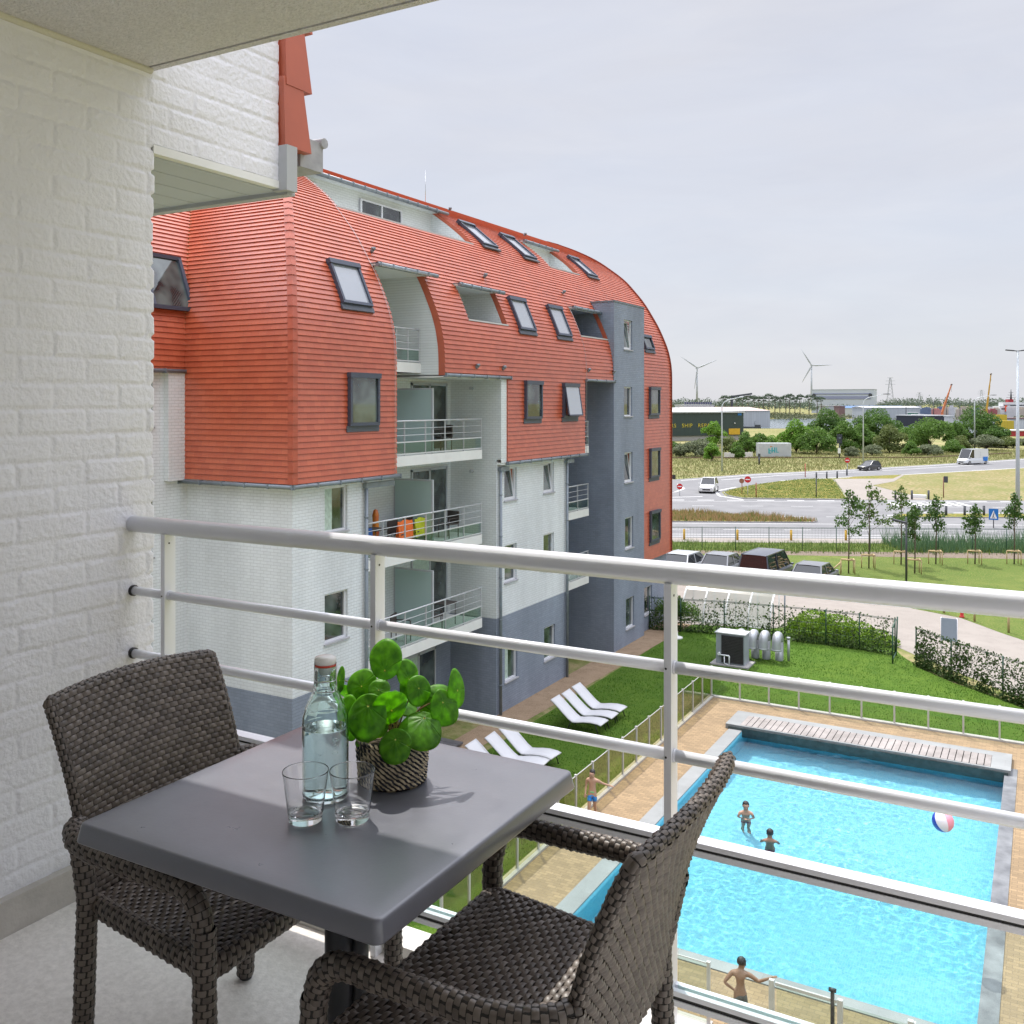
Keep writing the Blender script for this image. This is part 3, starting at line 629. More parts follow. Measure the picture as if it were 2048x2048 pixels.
def long_spans(k,z,p):
    lo=FY+p+.0; sp=[]
    def add(a,b,zmin,zmax=99):
        if zmin<=z<zmax: sp.append([a,b])
    add(lo,21.65,8.5); add(21.65,24.1,14.42); add(24.1,27.95,11.36); add(27.95,34.15,8.5); add(34.15,37.1,11.42); add(37.1,40.4,13.2); add(40.4,44.0,3.3)
    sp.sort(); out=[]
    for q in sp:
        if out and abs(out[-1][1]-q[0])<1e-3: out[-1][1]=q[1]
        else: out.append(q)
    for (y0,y1,z0,z1) in OPEN:
        if z0<=z<z1:
            y1e=y1
            if z0>16: y1e=y1+(z-z0)*.28 if False else y1
            nn=[]
            for a,b in out:
                if b<=y0 or a>=y1e: nn.append([a,b])
                else:
                    if a<y0: nn.append([a,y0])
                    if b>y1e: nn.append([y1e,b])
            out=nn
    return out
mb=MB(); tiles(mb,long_spans,'x')
tiles(mb,lambda k,z,p:[(-19.55-p,FX-p)] if z>8.5 else [],'y')
tiles(mb,lambda k,z,p:[(12.0,FY+p)] if z>11.3 else [],'w')
# back slope of the roof beyond the ridge
mb.face([(-23.35,12,18.98),(-23.35,44,18.98),(-30.8,44,12),(-30.8,12,12)])
roof=mb.build('tiled_roof',TILE,blk)
# hip cap tiles on the corner
mb=MB()
k=0
kk=[i for i in range(NR) if prof(i*TH)[1]>8.45]
for i in range(0,len(kk)-2,2):
    (p0,z0),(p1,z1)=prof(kk[i]*TH),prof(kk[i]*TH+2*TH+.01)
    h0,h1=.075,.05; w=.17
    for (dx0,dy0) in ((0,1),(1,0)):
        a=Vector((FX-p0+h0,FY+p0-h0,z0+.02*0)); b=Vector((FX-p1+h1,FY+p1-h1,z1))
        e=Vector((0,w,0)) if dx0==0 else Vector((-w,0,0))
        q=[a,a+e,b+e,b] if dx0==0 else [a+e,a,b,b+e]
        mb.face(q); lo=Vector((-.03,.03,0)); mb.face([a+lo,a+e+lo*.3,a+e,a] if dx0==0 else [a+e+lo*.3,a+lo,a,a+e])
mb.build('hip_tiles',M('hip_tile_red',(.38,.08,.04),.45,.15,3.),blk)
# gable verge at far end and back mass
mb=MB(); 
pts=[(FX-prof(s_)[0]+.03,prof(s_)[1]+.02) for s_ in [i*.3 for i in range(int(_S[-1][0]/.3))]]
for (xa,za),(xb,zb) in zip(pts,pts[1:]): mb.bar((xa,44.02,za),(xb,44.02,zb),.10,.05,up=(0,1,0))
mb.build('verge_strip',M('verge_brown',(.22,.04,.02),.6,.1),blk)
mb=MB(); mb.face([(x,44.0,z) for x,z in pts]+[(-30,44,14),(-30,44,0),(GX,44,0),(GX,44,3.3)]); mb.build('end_wall',TILEP,blk)
mb=MB(); pts2=[(FX-.22-prof(s_)[0],prof(s_)[1]-.1) for s_ in [i*.3 for i in range(int(_S[-1][0]/.3))]]
# ------------------------------------------------------------ masonry walls with real openings
def wallface(mb,axis,c,a0,a1,z0,z1,holes=(),depth=.14,sgn=1):
    """wall in plane axis=c facing sgn; holes (a0,a1,z0,z1) get reveals going inward"""
    A=sorted(set([a0,a1]+[v for h in holes for v in h[:2]])); Z=sorted(set([z0,z1]+[v for h in holes for v in h[2:]]))
    def pt(a,z,d=0): return (c-sgn*d,a,z) if axis=='x' else (a,c-sgn*d,z)
    for i in range(len(A)-1):
        for j in range(len(Z)-1):
            am,zm=(A[i]+A[i+1])/2,(Z[j]+Z[j+1])/2
            if any(h[0]<am<h[1] and h[2]<zm<h[3] for h in holes): continue
            if not(a0<=am<=a1 and z0<=zm<=z1): continue
            q=[pt(A[i],Z[j]),pt(A[i+1],Z[j]),pt(A[i+1],Z[j+1]),pt(A[i],Z[j+1])]
            if (axis=='x')!=(sgn>0): q=q[::-1]
            mb.face(q)
    for h in holes:
        for q in ([pt(h[0],h[2]),pt(h[0],h[3]),pt(h[0],h[3],depth),pt(h[0],h[2],depth)],[pt(h[1],h[2],depth),pt(h[1],h[3],depth),pt(h[1],h[3]),pt(h[1],h[2])],
                  [pt(h[0],h[3]),pt(h[1],h[3]),pt(h[1],h[3],depth),pt(h[0],h[3],depth)],[pt(h[0],h[2],depth),pt(h[1],h[2],depth),pt(h[1],h[2]),pt(h[0],h[2])]): mb.face(q)
WGL,_t,_b=newmat('window_glass'); _b.inputs['Base Color'].default_value=(.035,.05,.05,1); _b.inputs['Roughness'].default_value=.04; _b.inputs['Specular IOR Level'].default_value=.9; _b.inputs['Coat Weight'].default_value=.5; _b.inputs['Coat Roughness'].default_value=.02
_n=nd(_t,'ShaderNodeTexNoise',Scale=1.3,Detail=2); _c=nd(_t,'ShaderNodeTexCoord'); _r=nd(_t,'ShaderNodeValToRGB'); _t.links.new(_c.outputs['Object'],_n.inputs['Vector']); _t.links.new(_n.outputs['Fac'],_r.inputs[0])
_r.color_ramp.elements[0].color=(.012,.016,.018,1); _r.color_ramp.elements[1].color=(.11,.14,.13,1); _r.color_ramp.elements[0].position=.4; _r.color_ramp.elements[1].position=.65; _t.links.new(_r.outputs[0],_b.inputs['Base Color'])
SKYGL,_t,_b=newmat('roof_window_glass'); _b.inputs['Base Color'].default_value=(.34,.36,.40,1); _b.inputs['Roughness'].default_value=.06; _b.inputs['Coat Weight'].default_value=1; _b.inputs['Coat Roughness'].default_value=.02; _b.inputs['Coat IOR'].default_value=1.8  # pale base colour stands in for sky reflected in the panes
CURT=M('curtain_cloth',(.45,.55,.48),.8,.2,9.)
SILL=M('stone_sill',(.38,.38,.40),.7,.08)
PVC=M('white_window_frame',(.68,.69,.72),.4,.02,3)
def window(parent,axis,c,a0,a1,z0,z1,sgn=1,depth=.12,tilt=False,sill=True,curtain=False,split=False,fm=PVC):
    """frame (with pane and sill as sub-parts) set into the reveal"""
    def B(mb,aa,ab,za,zb,d0,d1):
        x0,x1=sorted((c-sgn*d0,c-sgn*d1))
        if axis=='x': mb.box(x0,x1,aa,ab,za,zb)
        else: mb.box(aa,ab,x0,x1,za,zb)
    f=MB(); w=.055; d=depth
    B(f,a0+.002,a0+w,z0+.002,z1-.002,d-.05,d+.02); B(f,a1-w,a1-.002,z0+.002,z1-.002,d-.05,d+.02); B(f,a0+w,a1-w,z0+.002,z0+w,d-.05,d+.02); B(f,a0+w,a1-w,z1-w,z1-.002,d-.05,d+.02)
    if split: m_=(a0+a1)/2; B(f,m_-.03,m_+.03,z0+w,z1-w,d-.045,d+.02)
    fr=f.build('window',fm,parent)
    if tilt:
        g=MB(); t_=.16; w2=.045
        def q(a,z): dd=d-.03+t_*(z-z0)/(z1-z0); return (c-sgn*dd,a,z) if axis=='x' else (a,c-sgn*dd,z)
        ia,ib,iz0,iz1=a0+w,a1-w,z0+w,z1-w-.03
        g.bar(q(ia+.02,iz0),q(ia+.02,iz1),w2,w2,up=(1,0,0)); g.bar(q(ib-.02,iz0),q(ib-.02,iz1),w2,w2,up=(1,0,0)); g.bar(q(ia,iz0+.02),q(ib,iz0+.02),w2,w2); g.bar(q(ia,iz1-.02),q(ib,iz1-.02),w2,w2)
        g.build('tilted_sash',fm,fr)
        g=MB(); g.face([q(ia,iz0),q(ib,iz0),q(ib,iz1),q(ia,iz1)]); g.build('pane',WGL,fr)
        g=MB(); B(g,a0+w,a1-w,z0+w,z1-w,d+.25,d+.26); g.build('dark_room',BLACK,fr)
    else:
        g=MB(); B(g,a0+w,a1-w,z0+w,z1-w,d+.0,d+.008); g.build('pane',WGL,fr)
        if curtain:
            g=MB(); n=14
            for i in range(n):
                u0,u1=a0+w+(a1-a0-2*w)*i/n*.45,a0+w+(a1-a0-2*w)*(i+1)/n*.45
                B(g,u0,u1,z0+w,z1-w,d-.004-.003*(i%2),d-.003)
            g.build('curtain',CURT,fr)
    if sill:
        g=MB(); B(g,a0-.04,a1+.04,z0-.045,z0+.004,-.045,d-.05); g.build('sill',SILL,fr)
    return fr
FACEW=[(18.85,19.76,7.16,8.34,0,1),(18.85,19.77,4.33,5.6,0,0),(18.85,19.77,1.3,2.5,0,0)]
CW=[(28.1,28.97,7.16,8.28,1,0),(31.0,31.86,7.18,8.3,1,0),(28.12,28.98,4.37,5.64,0,0),(31.0,31.86,4.37,5.66,0,0),(28.14,29.02,.97,2.2,0,1),(31.05,31.96,1.0,2.22,0,0)]
GZ=3.26
def wallpair(axis,c,a0,a1,z1,wins,sgn=1,z0=0):
    hs=[w[:4] for w in wins]
    m1=MB(); wallface(m1,axis,c,a0,a1,GZ,z1,[h for h in hs if h[2]>GZ],sgn=sgn); m1.build('white_wall',WHITEB,blk)
    m1=MB(); wallface(m1,axis,c,a0,a1,z0,GZ,[h for h in hs if h[2]<GZ],sgn=sgn); m1.build('grey_wall',GREYB,blk)
    for w in wins: window(blk,axis,c,*w[:4],sgn=sgn,tilt=bool(w[4]),curtain=bool(w[5]))
wallpair('x',GX,GY,20.6,8.62,FACEW)
wallpair('x',GX,27.56,32.92,8.62,CW)
wallpair('y',GY,-19.7,GX,8.62,[],sgn=-1)
wallpair('x',-19.7,10,GY,11.45,[(15.3,16.55,9.9,11.1,0,0),(15.3,16.55,6.6,8.0,1,0),(15.3,16.55,3.9,5.3,0,0),(15.3,16.55,.9,2.3,0,0)])
mb=MB(); mb.box(-19.7,-19.55+.02,16.9,GY,8.5,11.35); mb.build('white_wall',WHITEB,blk)
# grey tower
tx=-15.8
TW=[(38.04,38.98,12.82,14.1,1,0),(38.06,38.98,9.93,11.2,0,0),(38.1,39.03,7.06,8.36,1,0),(38.16,39.1,4.18,5.53,0,0),(38.26,39.2,.7,2.02,0,0)]
mb=MB(); wallface(mb,'x',tx,36.95,40.4,0,14.78,[w[:4] for w in TW])
mb.face([(tx,36.95,0),(tx,36.95,14.78),(-18.6,36.95,14.78),(-18.6,36.95,0)]); mb.face([(tx,36.95,14.78),(tx,40.4,14.78),(-17.6,40.4,14.78),(-17.6,36.95,14.78)])
mb.face([(tx,40.4,0),(GX,40.4,0),(GX,40.4,14.78),(tx,40.4,14.78)])
mb.build('grey_tower_wall',GREYB,blk)
for w in TW: window(blk,'x',tx,*w[:4],tilt=bool(w[4]))
mb=MB(); mb.box(tx-.02,tx+.03,36.92,40.42,14.77,14.82); mb.box(-17.5,tx-.02,36.92,36.97,14.77,14.82); mb.build('tower_coping',ZINC,blk)
mb=MB(); wallface(mb,'x',GX,40.4,44,0,3.4,[(41.06,42.05,.72,2.0)]); mb.build('grey_wall',GREYB,blk); window(blk,'x',GX,41.06,42.05,.72,2.0)
# ------------------------------------------------------------ recessed loggias
LOGW=brickmat('loggia_white_brick',(.66,.69,.69),var=.03,bump=.6,noise_amt=.05)
mb=MB()
# bay B: y 20.6..27.56, back x=-17.88, ground floor separately grey
bkx=-17.88
mb.face([(bkx,20.6,GZ),(bkx,27.56,GZ),(bkx,27.56,11.3),(bkx,20.6,11.3)])
mb.face([(bkx,27.56,GZ),(GX,27.56,GZ),(GX,27.56,8.6),(bkx,27.56,8.6)]); mb.face([(bkx,27.56,8.6),(FX-.01,27.56,8.6),(FX-.01,27.56,11.3),(bkx,27.56,11.3)])
mb.face([(bkx,20.6,GZ),(bkx,20.6,8.6),(GX,20.6,8.6),(GX,20.6,GZ)]); mb.face([(bkx,21.6,8.5),(bkx,21.6,11.3),(FX-.02,21.6,11.3),(FX-.02,21.6,8.5)])
mb.face([(FX-.01,27.56,8.48),(FX-.01,27.97,8.48),(FX-.01,27.97,11.36),(FX-.01,27.56,11.36)][::1])
mb.build('loggia_wall',LOGW,blk)
mb=MB(); mb.face([(bkx,20.6,0),(bkx,27.56,0),(bkx,27.56,GZ),(bkx,20.6,GZ)]); mb.face([(bkx,27.56,0),(GX,27.56,0),(GX,27.56,GZ),(bkx,27.56,GZ)]); mb.face([(bkx,20.6,0),(bkx,20.6,GZ),(GX,20.6,GZ),(GX,20.6,0)])
mb.build('grey_wall',GREYB,blk)
mb=MB(); mb.box(bkx,FX-.02,24.1,27.97,11.28,11.35); mb.box(bkx-.4,-16.72,21.62,24.12,11.42,11.7); mb.build('loggia_ceiling',WHITEP,blk)
for ya,yb in ((17.5,21.63),(27.6,34.13)): mb=MB(); mb.box(bkx,FX-.03,ya,yb,8.42,8.5); mb.build('overhang_soffit',WHITEP,blk)
# upper loggia (fourth floor)
mb=MB(); ub=-18.3
mb.face([(ub,21.6,11.7),(ub,24.1,11.7),(ub,24.1,14.5),(ub,21.6,14.5)])
n=24; side=[]
for yy in (24.1,21.64):
    q=[(FX-.015-prof(s_of_z(11.32+(14.5-11.32)*i/n))[0],yy,11.32+(14.5-11.32)*i/n) for i in range(n+1)]
    mb.face(q+[(ub,yy,14.5),(ub,yy,11.32)])
mb.build('loggia_wall',LOGW,blk)
mb=MB(); mb.face([(ub,21.6,14.38),(ub,24.2,14.38),(-16.3,24.2,14.38),(-16.3,21.6,14.38)]); mb.build('loggia_ceiling',WHITEP,blk)
# roof openings: a white box sunk behind each, cheeks following the curve
def dormer(y0,y1,z0,z1,bx,mat=LOGW,win=None):
    mb=MB(); n=16
    for yy in (y0+.01,y1-.01):
        q=[]
        for i in range(n+1):
            z=z0+(z1-z0)*i/n; p=prof(s_of_z(z))[0]; q.append((FX-p-.012,yy,z-.0))
        mb.face(q+[(bx,yy,z1),(bx,yy,z0)])
    p0=prof(s_of_z(z0))[0]; p1=prof(s_of_z(z1))[0]
    mb.face([(bx,y0,z0-.25),(bx,y1,z0-.25),(bx,y1,z1),(bx,y0,z1)]); mb.face([(bx,y0,z0-.25),(FX-p0-.1,y0,z0-.25),(FX-p0-.1,y1,z0-.25),(bx,y1,z0-.25)])
    mb.face([(FX-p0-.12,y0,z0-.25),(FX-p0-.12,y1,z0-.25),(FX-p0-.12,y1,z0),(FX-p0-.12,y0,z0)])
    mb.face([(bx,y0,z1-.03),(bx,y1,z1-.03),(FX-p1+.12,y1,z1-.03),(FX-p1+.12,y0,z1-.03)])
    mb.build('loggia_wall',mat,blk)
    g=MB(); g.box(FX-p0-.1,FX-p0+.045,y0-.02,y1+.05,z0-.03,z0+.02); g.build('parapet_cap',M('cap_metal',(.5,.5,.5),.4,.05),blk)
    # red tiled cheek edge at the far side
    g=MB(); 
    for i in range(n):
        za,zb=z0+(z1-z0)*i/n,z0+(z1-z0)*(i+1)/n; pa,pb=prof(s_of_z(za))[0],prof(s_of_z(zb))[0]
        g.face([(FX-pa+.03,y1-.02,za),(FX-pb+.03,y1-.02,zb),(FX-pb-.16,y1-.02,zb),(FX-pa-.16,y1-.02,za)])
    g.build('cheek_tiles',TILEP,blk)
def eave(y0,y1,z,over=.2,h=.14,ext=.35):
    p=prof(s_of_z(z))[0]; x=FX-p
    g=MB(); g.box(x-.05,x+over,y0-.08,y1+ext*.3,z-.02,z+.035); g.build('eave_board',WHITEP,blk)
    g=MB(); g.tube([(x+over+.04,y0-.1,z+.01),(x+over+.04,y1+ext,z+.01)],.065,10); g.box(x-.1,x+over+.06,y0-.1,y1+ext*.3,z+.037,z+.06)
    for i in range(int((y1-y0)/.6)+1): g.box(x+over+.03,x+over+.112,y0+i*.6,y0+i*.6+.03,z-.06,z+.085)
    g.build('gutter',ZINC,blk)
dormer(21.65,29.15,16.23,17.5,-19.75); eave(21.65,29.15,17.5,over=.2,ext=.5)
dormer(35.15,38.0,16.16,17.3,-19.35); eave(35.15,37.9,17.3)
dormer(25.85,28.35,13.17,14.32,-17.9); eave(25.85,28.3,14.3)
dormer(34.3,36.95,13.17,14.32,-18.0,GREYB); eave(34.3,37.0,14.3,ext=-.1)
eave(21.65,24.15,14.42,ext=.45)
g=MB(); 
for i in range(20):
    za,zb=11.34+3.1*i/20,11.34+3.1*(i+1)/20; pa,pb=prof(s_of_z(za))[0],prof(s_of_z(zb))[0]
    g.face([(FX-pa+.03,24.08,za),(FX-pb+.03,24.08,zb),(FX-pb-.2,24.08,zb),(FX-pa-.2,24.08,za)])
g.build('cheek_tiles',TILEP,blk); g=MB(); g.face([(FX+.028,27.93,8.5),(FX+.028,27.93,11.34),(FX-.2,27.93,11.34),(FX-.2,27.93,8.5)]); g.build('cheek_tiles',TILEP,blk)
# top dormer windows
for a0,a1,z0,z1 in ((21.9,22.8,16.1,17.3),(24.9,27.2,16.05,17.25)):
    window(blk,'x',-19.73,a0,a1,z0,z1,depth=-.03,sill=False,split=a1-a0>1.5)
window(blk,'x',-17.88,26.4,27.6,13.2,14.2,depth=-.03,sill=False)
# gutters under red parts
def gut(axis,c,a0,a1,z,sgn=1):
    g=MB(); 
    if axis=='x': g.tube([(c,a0,z),(c,a1,z)],.055,10)
    else: g.tube([(a0,c,z),(a1,c,z)],.055,10)
    n=int((a1-a0)/.75)
    for i in range(n+1):
        q=a0+(a1-a0)*i/max(1,n)
        if axis=='x': g.box(c-.065,c+.065,q-.018,q+.018,z-.062,z+.062)
        else: g.box(q-.018,q+.018,c-.065,c+.065,z-.062,z+.062)
    g.build('gutter',ZINC,blk)
gut('x',FX+.045,17.4,21.75,8.46); gut('y',FY-.045,-19.7,FX+.05,8.46); gut('x',FX+.045,27.9,34.3,8.46); gut('x',FX+.045,24.1,28.1,11.35); gut('x',FX+.045,34.2,37.05,11.4); gut('x',-19.5,13,17.5,11.32)
# downpipes
for x,y,z0,z1 in ((GX+.09,20.45,0,8.3),(GX+.09,27.7,0,8.3),(GX+.09,32.8,0,8.3),(GX+.08,40.55,0,3.3)):
    g=MB(); g.tube([(x,y,z0),(x,y,z1)],.052,12)
    for z in (1,3.2,4.6,6,7.4):
        if z<z1: g.tube([(x,y,z),(x,y,z+.04)],.062,12)
    if z1>8: g.box(x-.06,x+.06,y-.07,y+(1.2 if y<28 and y<21 else .5),8.2,8.34)
    g.build('downpipe',ZINC,blk)
# ------------------------------------------------------------ roof windows
def roofwin(y0,y1,z0,z1,glass=SKYGL,openk=0):
    s0,s1=s_of_z(z0),s_of_z(z1); (pa,za),(pb,zb)=prof(s0),prof(s1)
    A=Vector((FX-pa,0,za)); B=Vector((FX-pb,0,zb)); u=(B-A).normalized(); Ln=(B-A).length; n=Vector((u.z,0,-u.x))
    mid=prof((s0+s1)/2); sag=(Vector((FX-mid[0],0,mid[1]))-(A+B)/2).dot(n)
    A=A+n*(sag*.7+.02)
    Mx=Matrix(((u.x,0,n.x,A.x),(u.y,1,n.y,0),(u.z,0,n.z,A.z),(0,0,0,1)))
    w=.085
    f=MB(); 
    f.box(0,w,y0,y1,0,.10,Mx); f.box(Ln-w*1.4,Ln+.02,y0-.02,y1+.02,0,.14,Mx); f.box(w,Ln-w,y0,y0+w,0,.11,Mx); f.box(w,Ln-w,y1-w,y1,0,.11,Mx)
    fr=f.build('roof_window',DKFR,blk)
    f=MB(); f.box(-.16,-.0,y0-.05,y1+.05,-.02,.035,Mx); f.build('flashing',M('lead_flashing',(.07,.08,.10),.5,.1),fr)
    g=MB(); 
    if openk:
        R_=Matrix.Rotation(math.radians(openk),4,'Y'); T=Mx@Matrix.Translation((Ln-.1,0,.1))@R_@Matrix.Translation((-Ln+.15,0,0))
        g.box(.0,Ln-.12,y0+.05,y1-.05,-.005,.005,T); gg=MB()
        gg.box(0,.05,y0+.04,y1-.04,-.03,.02,T); gg.box(0,Ln-.1,y0+.04,y0+.085,-.03,.02,T); gg.box(0,Ln-.1,y1-.085,y1-.04,-.03,.02,T); gg.build('open_sash',DKFR,fr)
    else: g.box(w,Ln-w*1.4,y0+w,y1-w,.05,.06,Mx)
    g.build('pane',glass,fr)
for q in ((19.5,20.75,13.08,14.25),(29.9,31.0,16.26,17.2),(33.0,34.1,16.24,17.2),(38.95,40.0,16.2,17.1),(29.1,30.3,13.04,14.2),(32.05,33.25,13.02,14.17)): roofwin(*q)
for q in ((19.49,20.75,9.9,11.28),(29.11,30.33,9.94,11.27),(41.05,42.3,9.94,11.22),(41.1,42.3,7.05,8.4),(41.12,42.35,4.1,5.52),(41.0,42.15,12.95,13.6)): roofwin(*q,glass=WGL)
roofwin(32.1,33.4,9.95,11.23,openk=9)
roofwin
# roof window in the left wing and its white wall
Mw=Matrix.Identity(4)
f=MB(); 
za,zb=12.95,14.35; xa,xb=-19.55-prof(s_of_z(za))[0]+.05,-19.55-prof(s_of_z(zb))[0]+.05
def wq(a,z,o=0): k=(z-za)/(zb-za); return (xa+(xb-xa)*k+o,a,z)
for (p_,q_) in ((wq(17.72,za,.1),wq(17.80,zb,.1)),(wq(16.5,za,.1),wq(16.55,zb,.1)),(wq(16.45,za,.1),wq(17.77,za,.1)),(wq(16.5,zb,.1),wq(17.85,zb,.1))): f.bar(p_,q_,.1,.1,up=(1,0,0))
fr=f.build('roof_window',DKFR,blk); g=MB(); g.face([wq(16.5,za,.09),wq(17.72,za,.09),wq(17.8,zb,.09),wq(16.55,zb,.09)]); g.build('pane',WGL,fr)
# lightning conductor along the curve with little clamps
f=MB(); pts=[(FX-prof(s_)[0]+.06,21.52,prof(s_)[1]) for s_ in [s_of_z(8.5)+i*.35 for i in range(31)]]
f.tube(pts,.006,5); f.build('lightning_wire',WIRE,blk)
f=MB(); pts=[(FX-prof(s_)[0]+.06,34.2,prof(s_)[1]) for s_ in [s_of_z(8.5)+i*.35 for i in range(18)]]
f.tube(pts,.006,5); f.build('lightning_wire',WIRE,blk)
# vents and rods on the roof
def on_roof(y,z,o=0): p=prof(s_of_z(z))[0]; return Vector((FX-p+o,y,z))
for y,z in ((21.9,14.85),(24.4,18.6),(32.6,18.35),(28.2,14.85),(34.4,14.9),(25.9,11.62),(27.6,11.62),(34.4,11.75),(36.9,11.75),(38.0,18.1)):
    q=on_roof(y,z); f=MB(); f.tube([q,q+Vector((.10,0,.06))],.05,10); f.tube([q+Vector((.10,0,.05)),q+Vector((.10,0,.13))],.065,10); f.build('roof_vent',ZINC,blk)
for y in (25.5,33.5):
    f=MB(); q=Vector((-23,y,18.9)); f.tube([q,q+Vector((0,0,1.5))],.012,5); f.build('lightning_rod',WIRE,blk)
# ------------------------------------------------------------ balconies
RAILM=M('balcony_rail_metal',(.58,.59,.61),.35,.03,3,metal=.2)
FROST,_t,_b=newmat('frosted_screen'); _b.inputs['Base Color'].default_value=(.45,.58,.56,1); _b.inputs['Roughness'].default_value=.35; _b.inputs['Transmission Weight'].default_value=.25
PGL=glassmat('balcony_glass',(.75,.84,.80))
SLABM=M('balcony_concrete',(.70,.70,.68),.7,.05,2.)
DOORF=M('sliding_door_frame',(.42,.44,.47),.4,.04)
def balcony(y0,y1,z,fx,bx,posts,slab=True):
    f=MB(); f.box(bx,fx+.03,y0,y1,z-.30,z); s_=bevel(f.build('balcony',SLABM,blk),.01)
    h=1.02
    g=MB(); g.tube([(fx,y0,z+h),(fx,y1,z+h)],.024,8)
    for zz in (.80,.60): g.tube([(fx,y0,z+zz),(fx,y1,z+zz)],.010,6)
    g.bar((fx,y0,z+.40),(fx,y1,z+.40),.035,.035); g.bar((fx,y0,z+.05),(fx,y1,z+.05),.035,.035)
    for y in posts: g.box(fx-.025,fx+.025,y-.008,y+.008,z-.05,z+h-.01)
    g.build('balcony_rail',RAILM,s_)
    g=MB(); g.box(fx-.004,fx+.004,y0+.03,y1-.03,z+.07,z+.38); g.build('glass_panel',PGL,s_)
    return s_
def divider(y,z,x0,x1,par,h=1.98):
    g=MB(); g.box(x0,x1,y-.01,y+.01,z+.02,z+h); a=g.build('divider_screen',FROST,par)
    g=MB(); g.box(x1-.03,x1+.03,y-.03,y+.03,z,z+h+.03); g.box(x0,x1-.03,y-.025,y+.025,z+h-.02,z+h+.03); g.box(x0,x0+.03,y-.025,y+.025,z,z+h-.02); g.build('divider_frame',DOORF,par)
def slider(y0,y1,z,x=bkx,h=2.2,cur=False):
    fr=MB(); w=.07; 
    for a,b,c_,d in ((y0,y0+w,z,z+h),(y1-w,y1,z,z+h),(y0,y1,z+h-w,z+h+.02),((y0+y1)/2-.04,(y0+y1)/2+.04,z,z+h)): fr.box(x,x+.05,a,b,c_,d)
    o=fr.build('sliding_door',DOORF,blk)
    g=MB(); g.box(x+.01,x+.02,y0+w,y1-w,z+.03,z+h-w); g.build('pane',WGL,o)
    if cur:
        g=MB()
        for i in range(16): g.box(x+.021+.004*(i%2),x+.028+.004*(i%2),y0+w+(y1-y0)*.45*i/16,y0+w+(y1-y0)*.45*(i+1)/16,z+.03,z+h-w)
        g.build('curtain',cur,o)
P6=lambda a,b,n:[a+.02+(b-a-.04)*i/(n-1) for i in range(n)]
bf=-16.37
for z,y0,cu in ((8.95,21.65,None),(6.13,20.62,None),(3.34,20.62,CURT)):
    s_=balcony(y0,27.12,z,bf,bkx,P6(y0,27.1,6 if y0>21 else 7)); divider(24.3,z,-17.86,-16.42,s_)
    slider(25.2,27.3,z,cur=cu); slider(21.8,22.75,z)
    f=MB(); f.tube([(-17.0,27.55,z+2.05),(-17.0,27.45,z+2.05)],.06,10); f.build('wall_lamp',DOORF,blk)
slider(21.6,23.6,.12,cur=CURT); slider(24.6,26.6,.12,cur=CURT)
s_=balcony(21.66,24.06,11.72,-16.74,ub,P6(21.66,24.04,5))
for z in (8.72,6.13,3.34): balcony(32.94,36.0,z,-16.55,-18.3,P6(32.94,35.98,4))
mb=MB(); mb.face([(-18.3,32.9,0),(-18.3,36.95,0),(-18.3,36.95,11.4),(-18.3,32.9,11.4)]); mb.face([(-18.3,32.9,0),(-18.3,32.9,11.4),(GX,32.9,11.4),(GX,32.9,0)]); mb.build('grey_wall',GREYB,blk)
# ------------------------------------------------------------ furniture on those balconies
FURN=M('dark_rattan_far',(.06,.05,.045),.6,.2,20)
def small_chair(x,y,z,rz,label):
    t=thing('balcony_chair',label,'chair',(x,y,z),'dark chairs on the opposite balconies',rz)
    g=MB(); g.box(-.24,.24,-.24,.24,.42,.46); g.build('seat',FURN,t,local=True)
    g=MB(); g.box(-.27,-.23,-.24,.24,.44,.84); g.build('backrest',FURN,t,local=True)
    for a in (-.22,.22):
        g=MB(); g.tube([(-.22,a,.62),(.2,a,.62),(.23,a,.4)],.018,6); g.build('armrest',FURN,t,local=True)
        for b in (-.24,.22): g=MB(); g.tube([(b,a,0),(b,a,.6 if b>0 else .45)],.016,6); g.build('leg',FURN,t,local=True)
    return t
def small_table(x,y,z,label):
    t=thing('balcony_table',label,'table',(x,y,z),'small tables on the opposite balconies')
    g=MB(); g.box(-.33,.33,-.33,.33,.71,.74); g.build('tabletop',FURN,t,local=True)
    for a in (-.28,.28):
        for b in (-.28,.28): g=MB(); g.tube([(b,a,0),(b,a,.71)],.014,6); g.build('leg',FURN,t,local=True)
small_chair(-16.85,22.3,8.95,1.57,'dark chair left of the frosted screen on the third-floor balcony')
small_chair(-16.95,25.6,8.95,-1.9,'dark chair by the sliding door on the third-floor balcony')
small_table(-17.0,24.95,8.95,'small dark table on the third-floor balcony right of its frosted screen')
small_chair(-16.95,26.0,6.13,-1.7,'dark chair on the second-floor balcony, farthest from the orange towel')
small_chair(-16.9,25.0,3.34,1.5,'dark chair on the first-floor balcony right of the screen')
small_table(-16.95,25.7,3.34,'small dark table on the first-floor balcony')
small_chair(-16.8,23.2,3.34,.3,'dark chair on the first-floor balcony left of the screen')
small_table(-16.9,22.0,6.13,'small dark table beside the blue cloth on the second-floor balcony')
def drape(x,y,z,w,col,label,h=.55):
    t=MB()
    def P(u,v):
        a=(v-.5)*2; zz=z+.84-abs(a)*h-.02*math.sin(u*9); return (x+.06*a+.02*math.sin(u*7+v*3),y+w*(u-.5),zz)
    t.grid(P,14,12); o=t.build('towel',M('towel_cloth',col,.9,.15,12.),None); o.modifiers.new('t','SOLIDIFY').thickness=.012
    tag(o,label,'towel')
drape(-16.75,23.3,6.13,.75,(.75,.16,.03),'orange towel hung over a chair on the second-floor balcony')
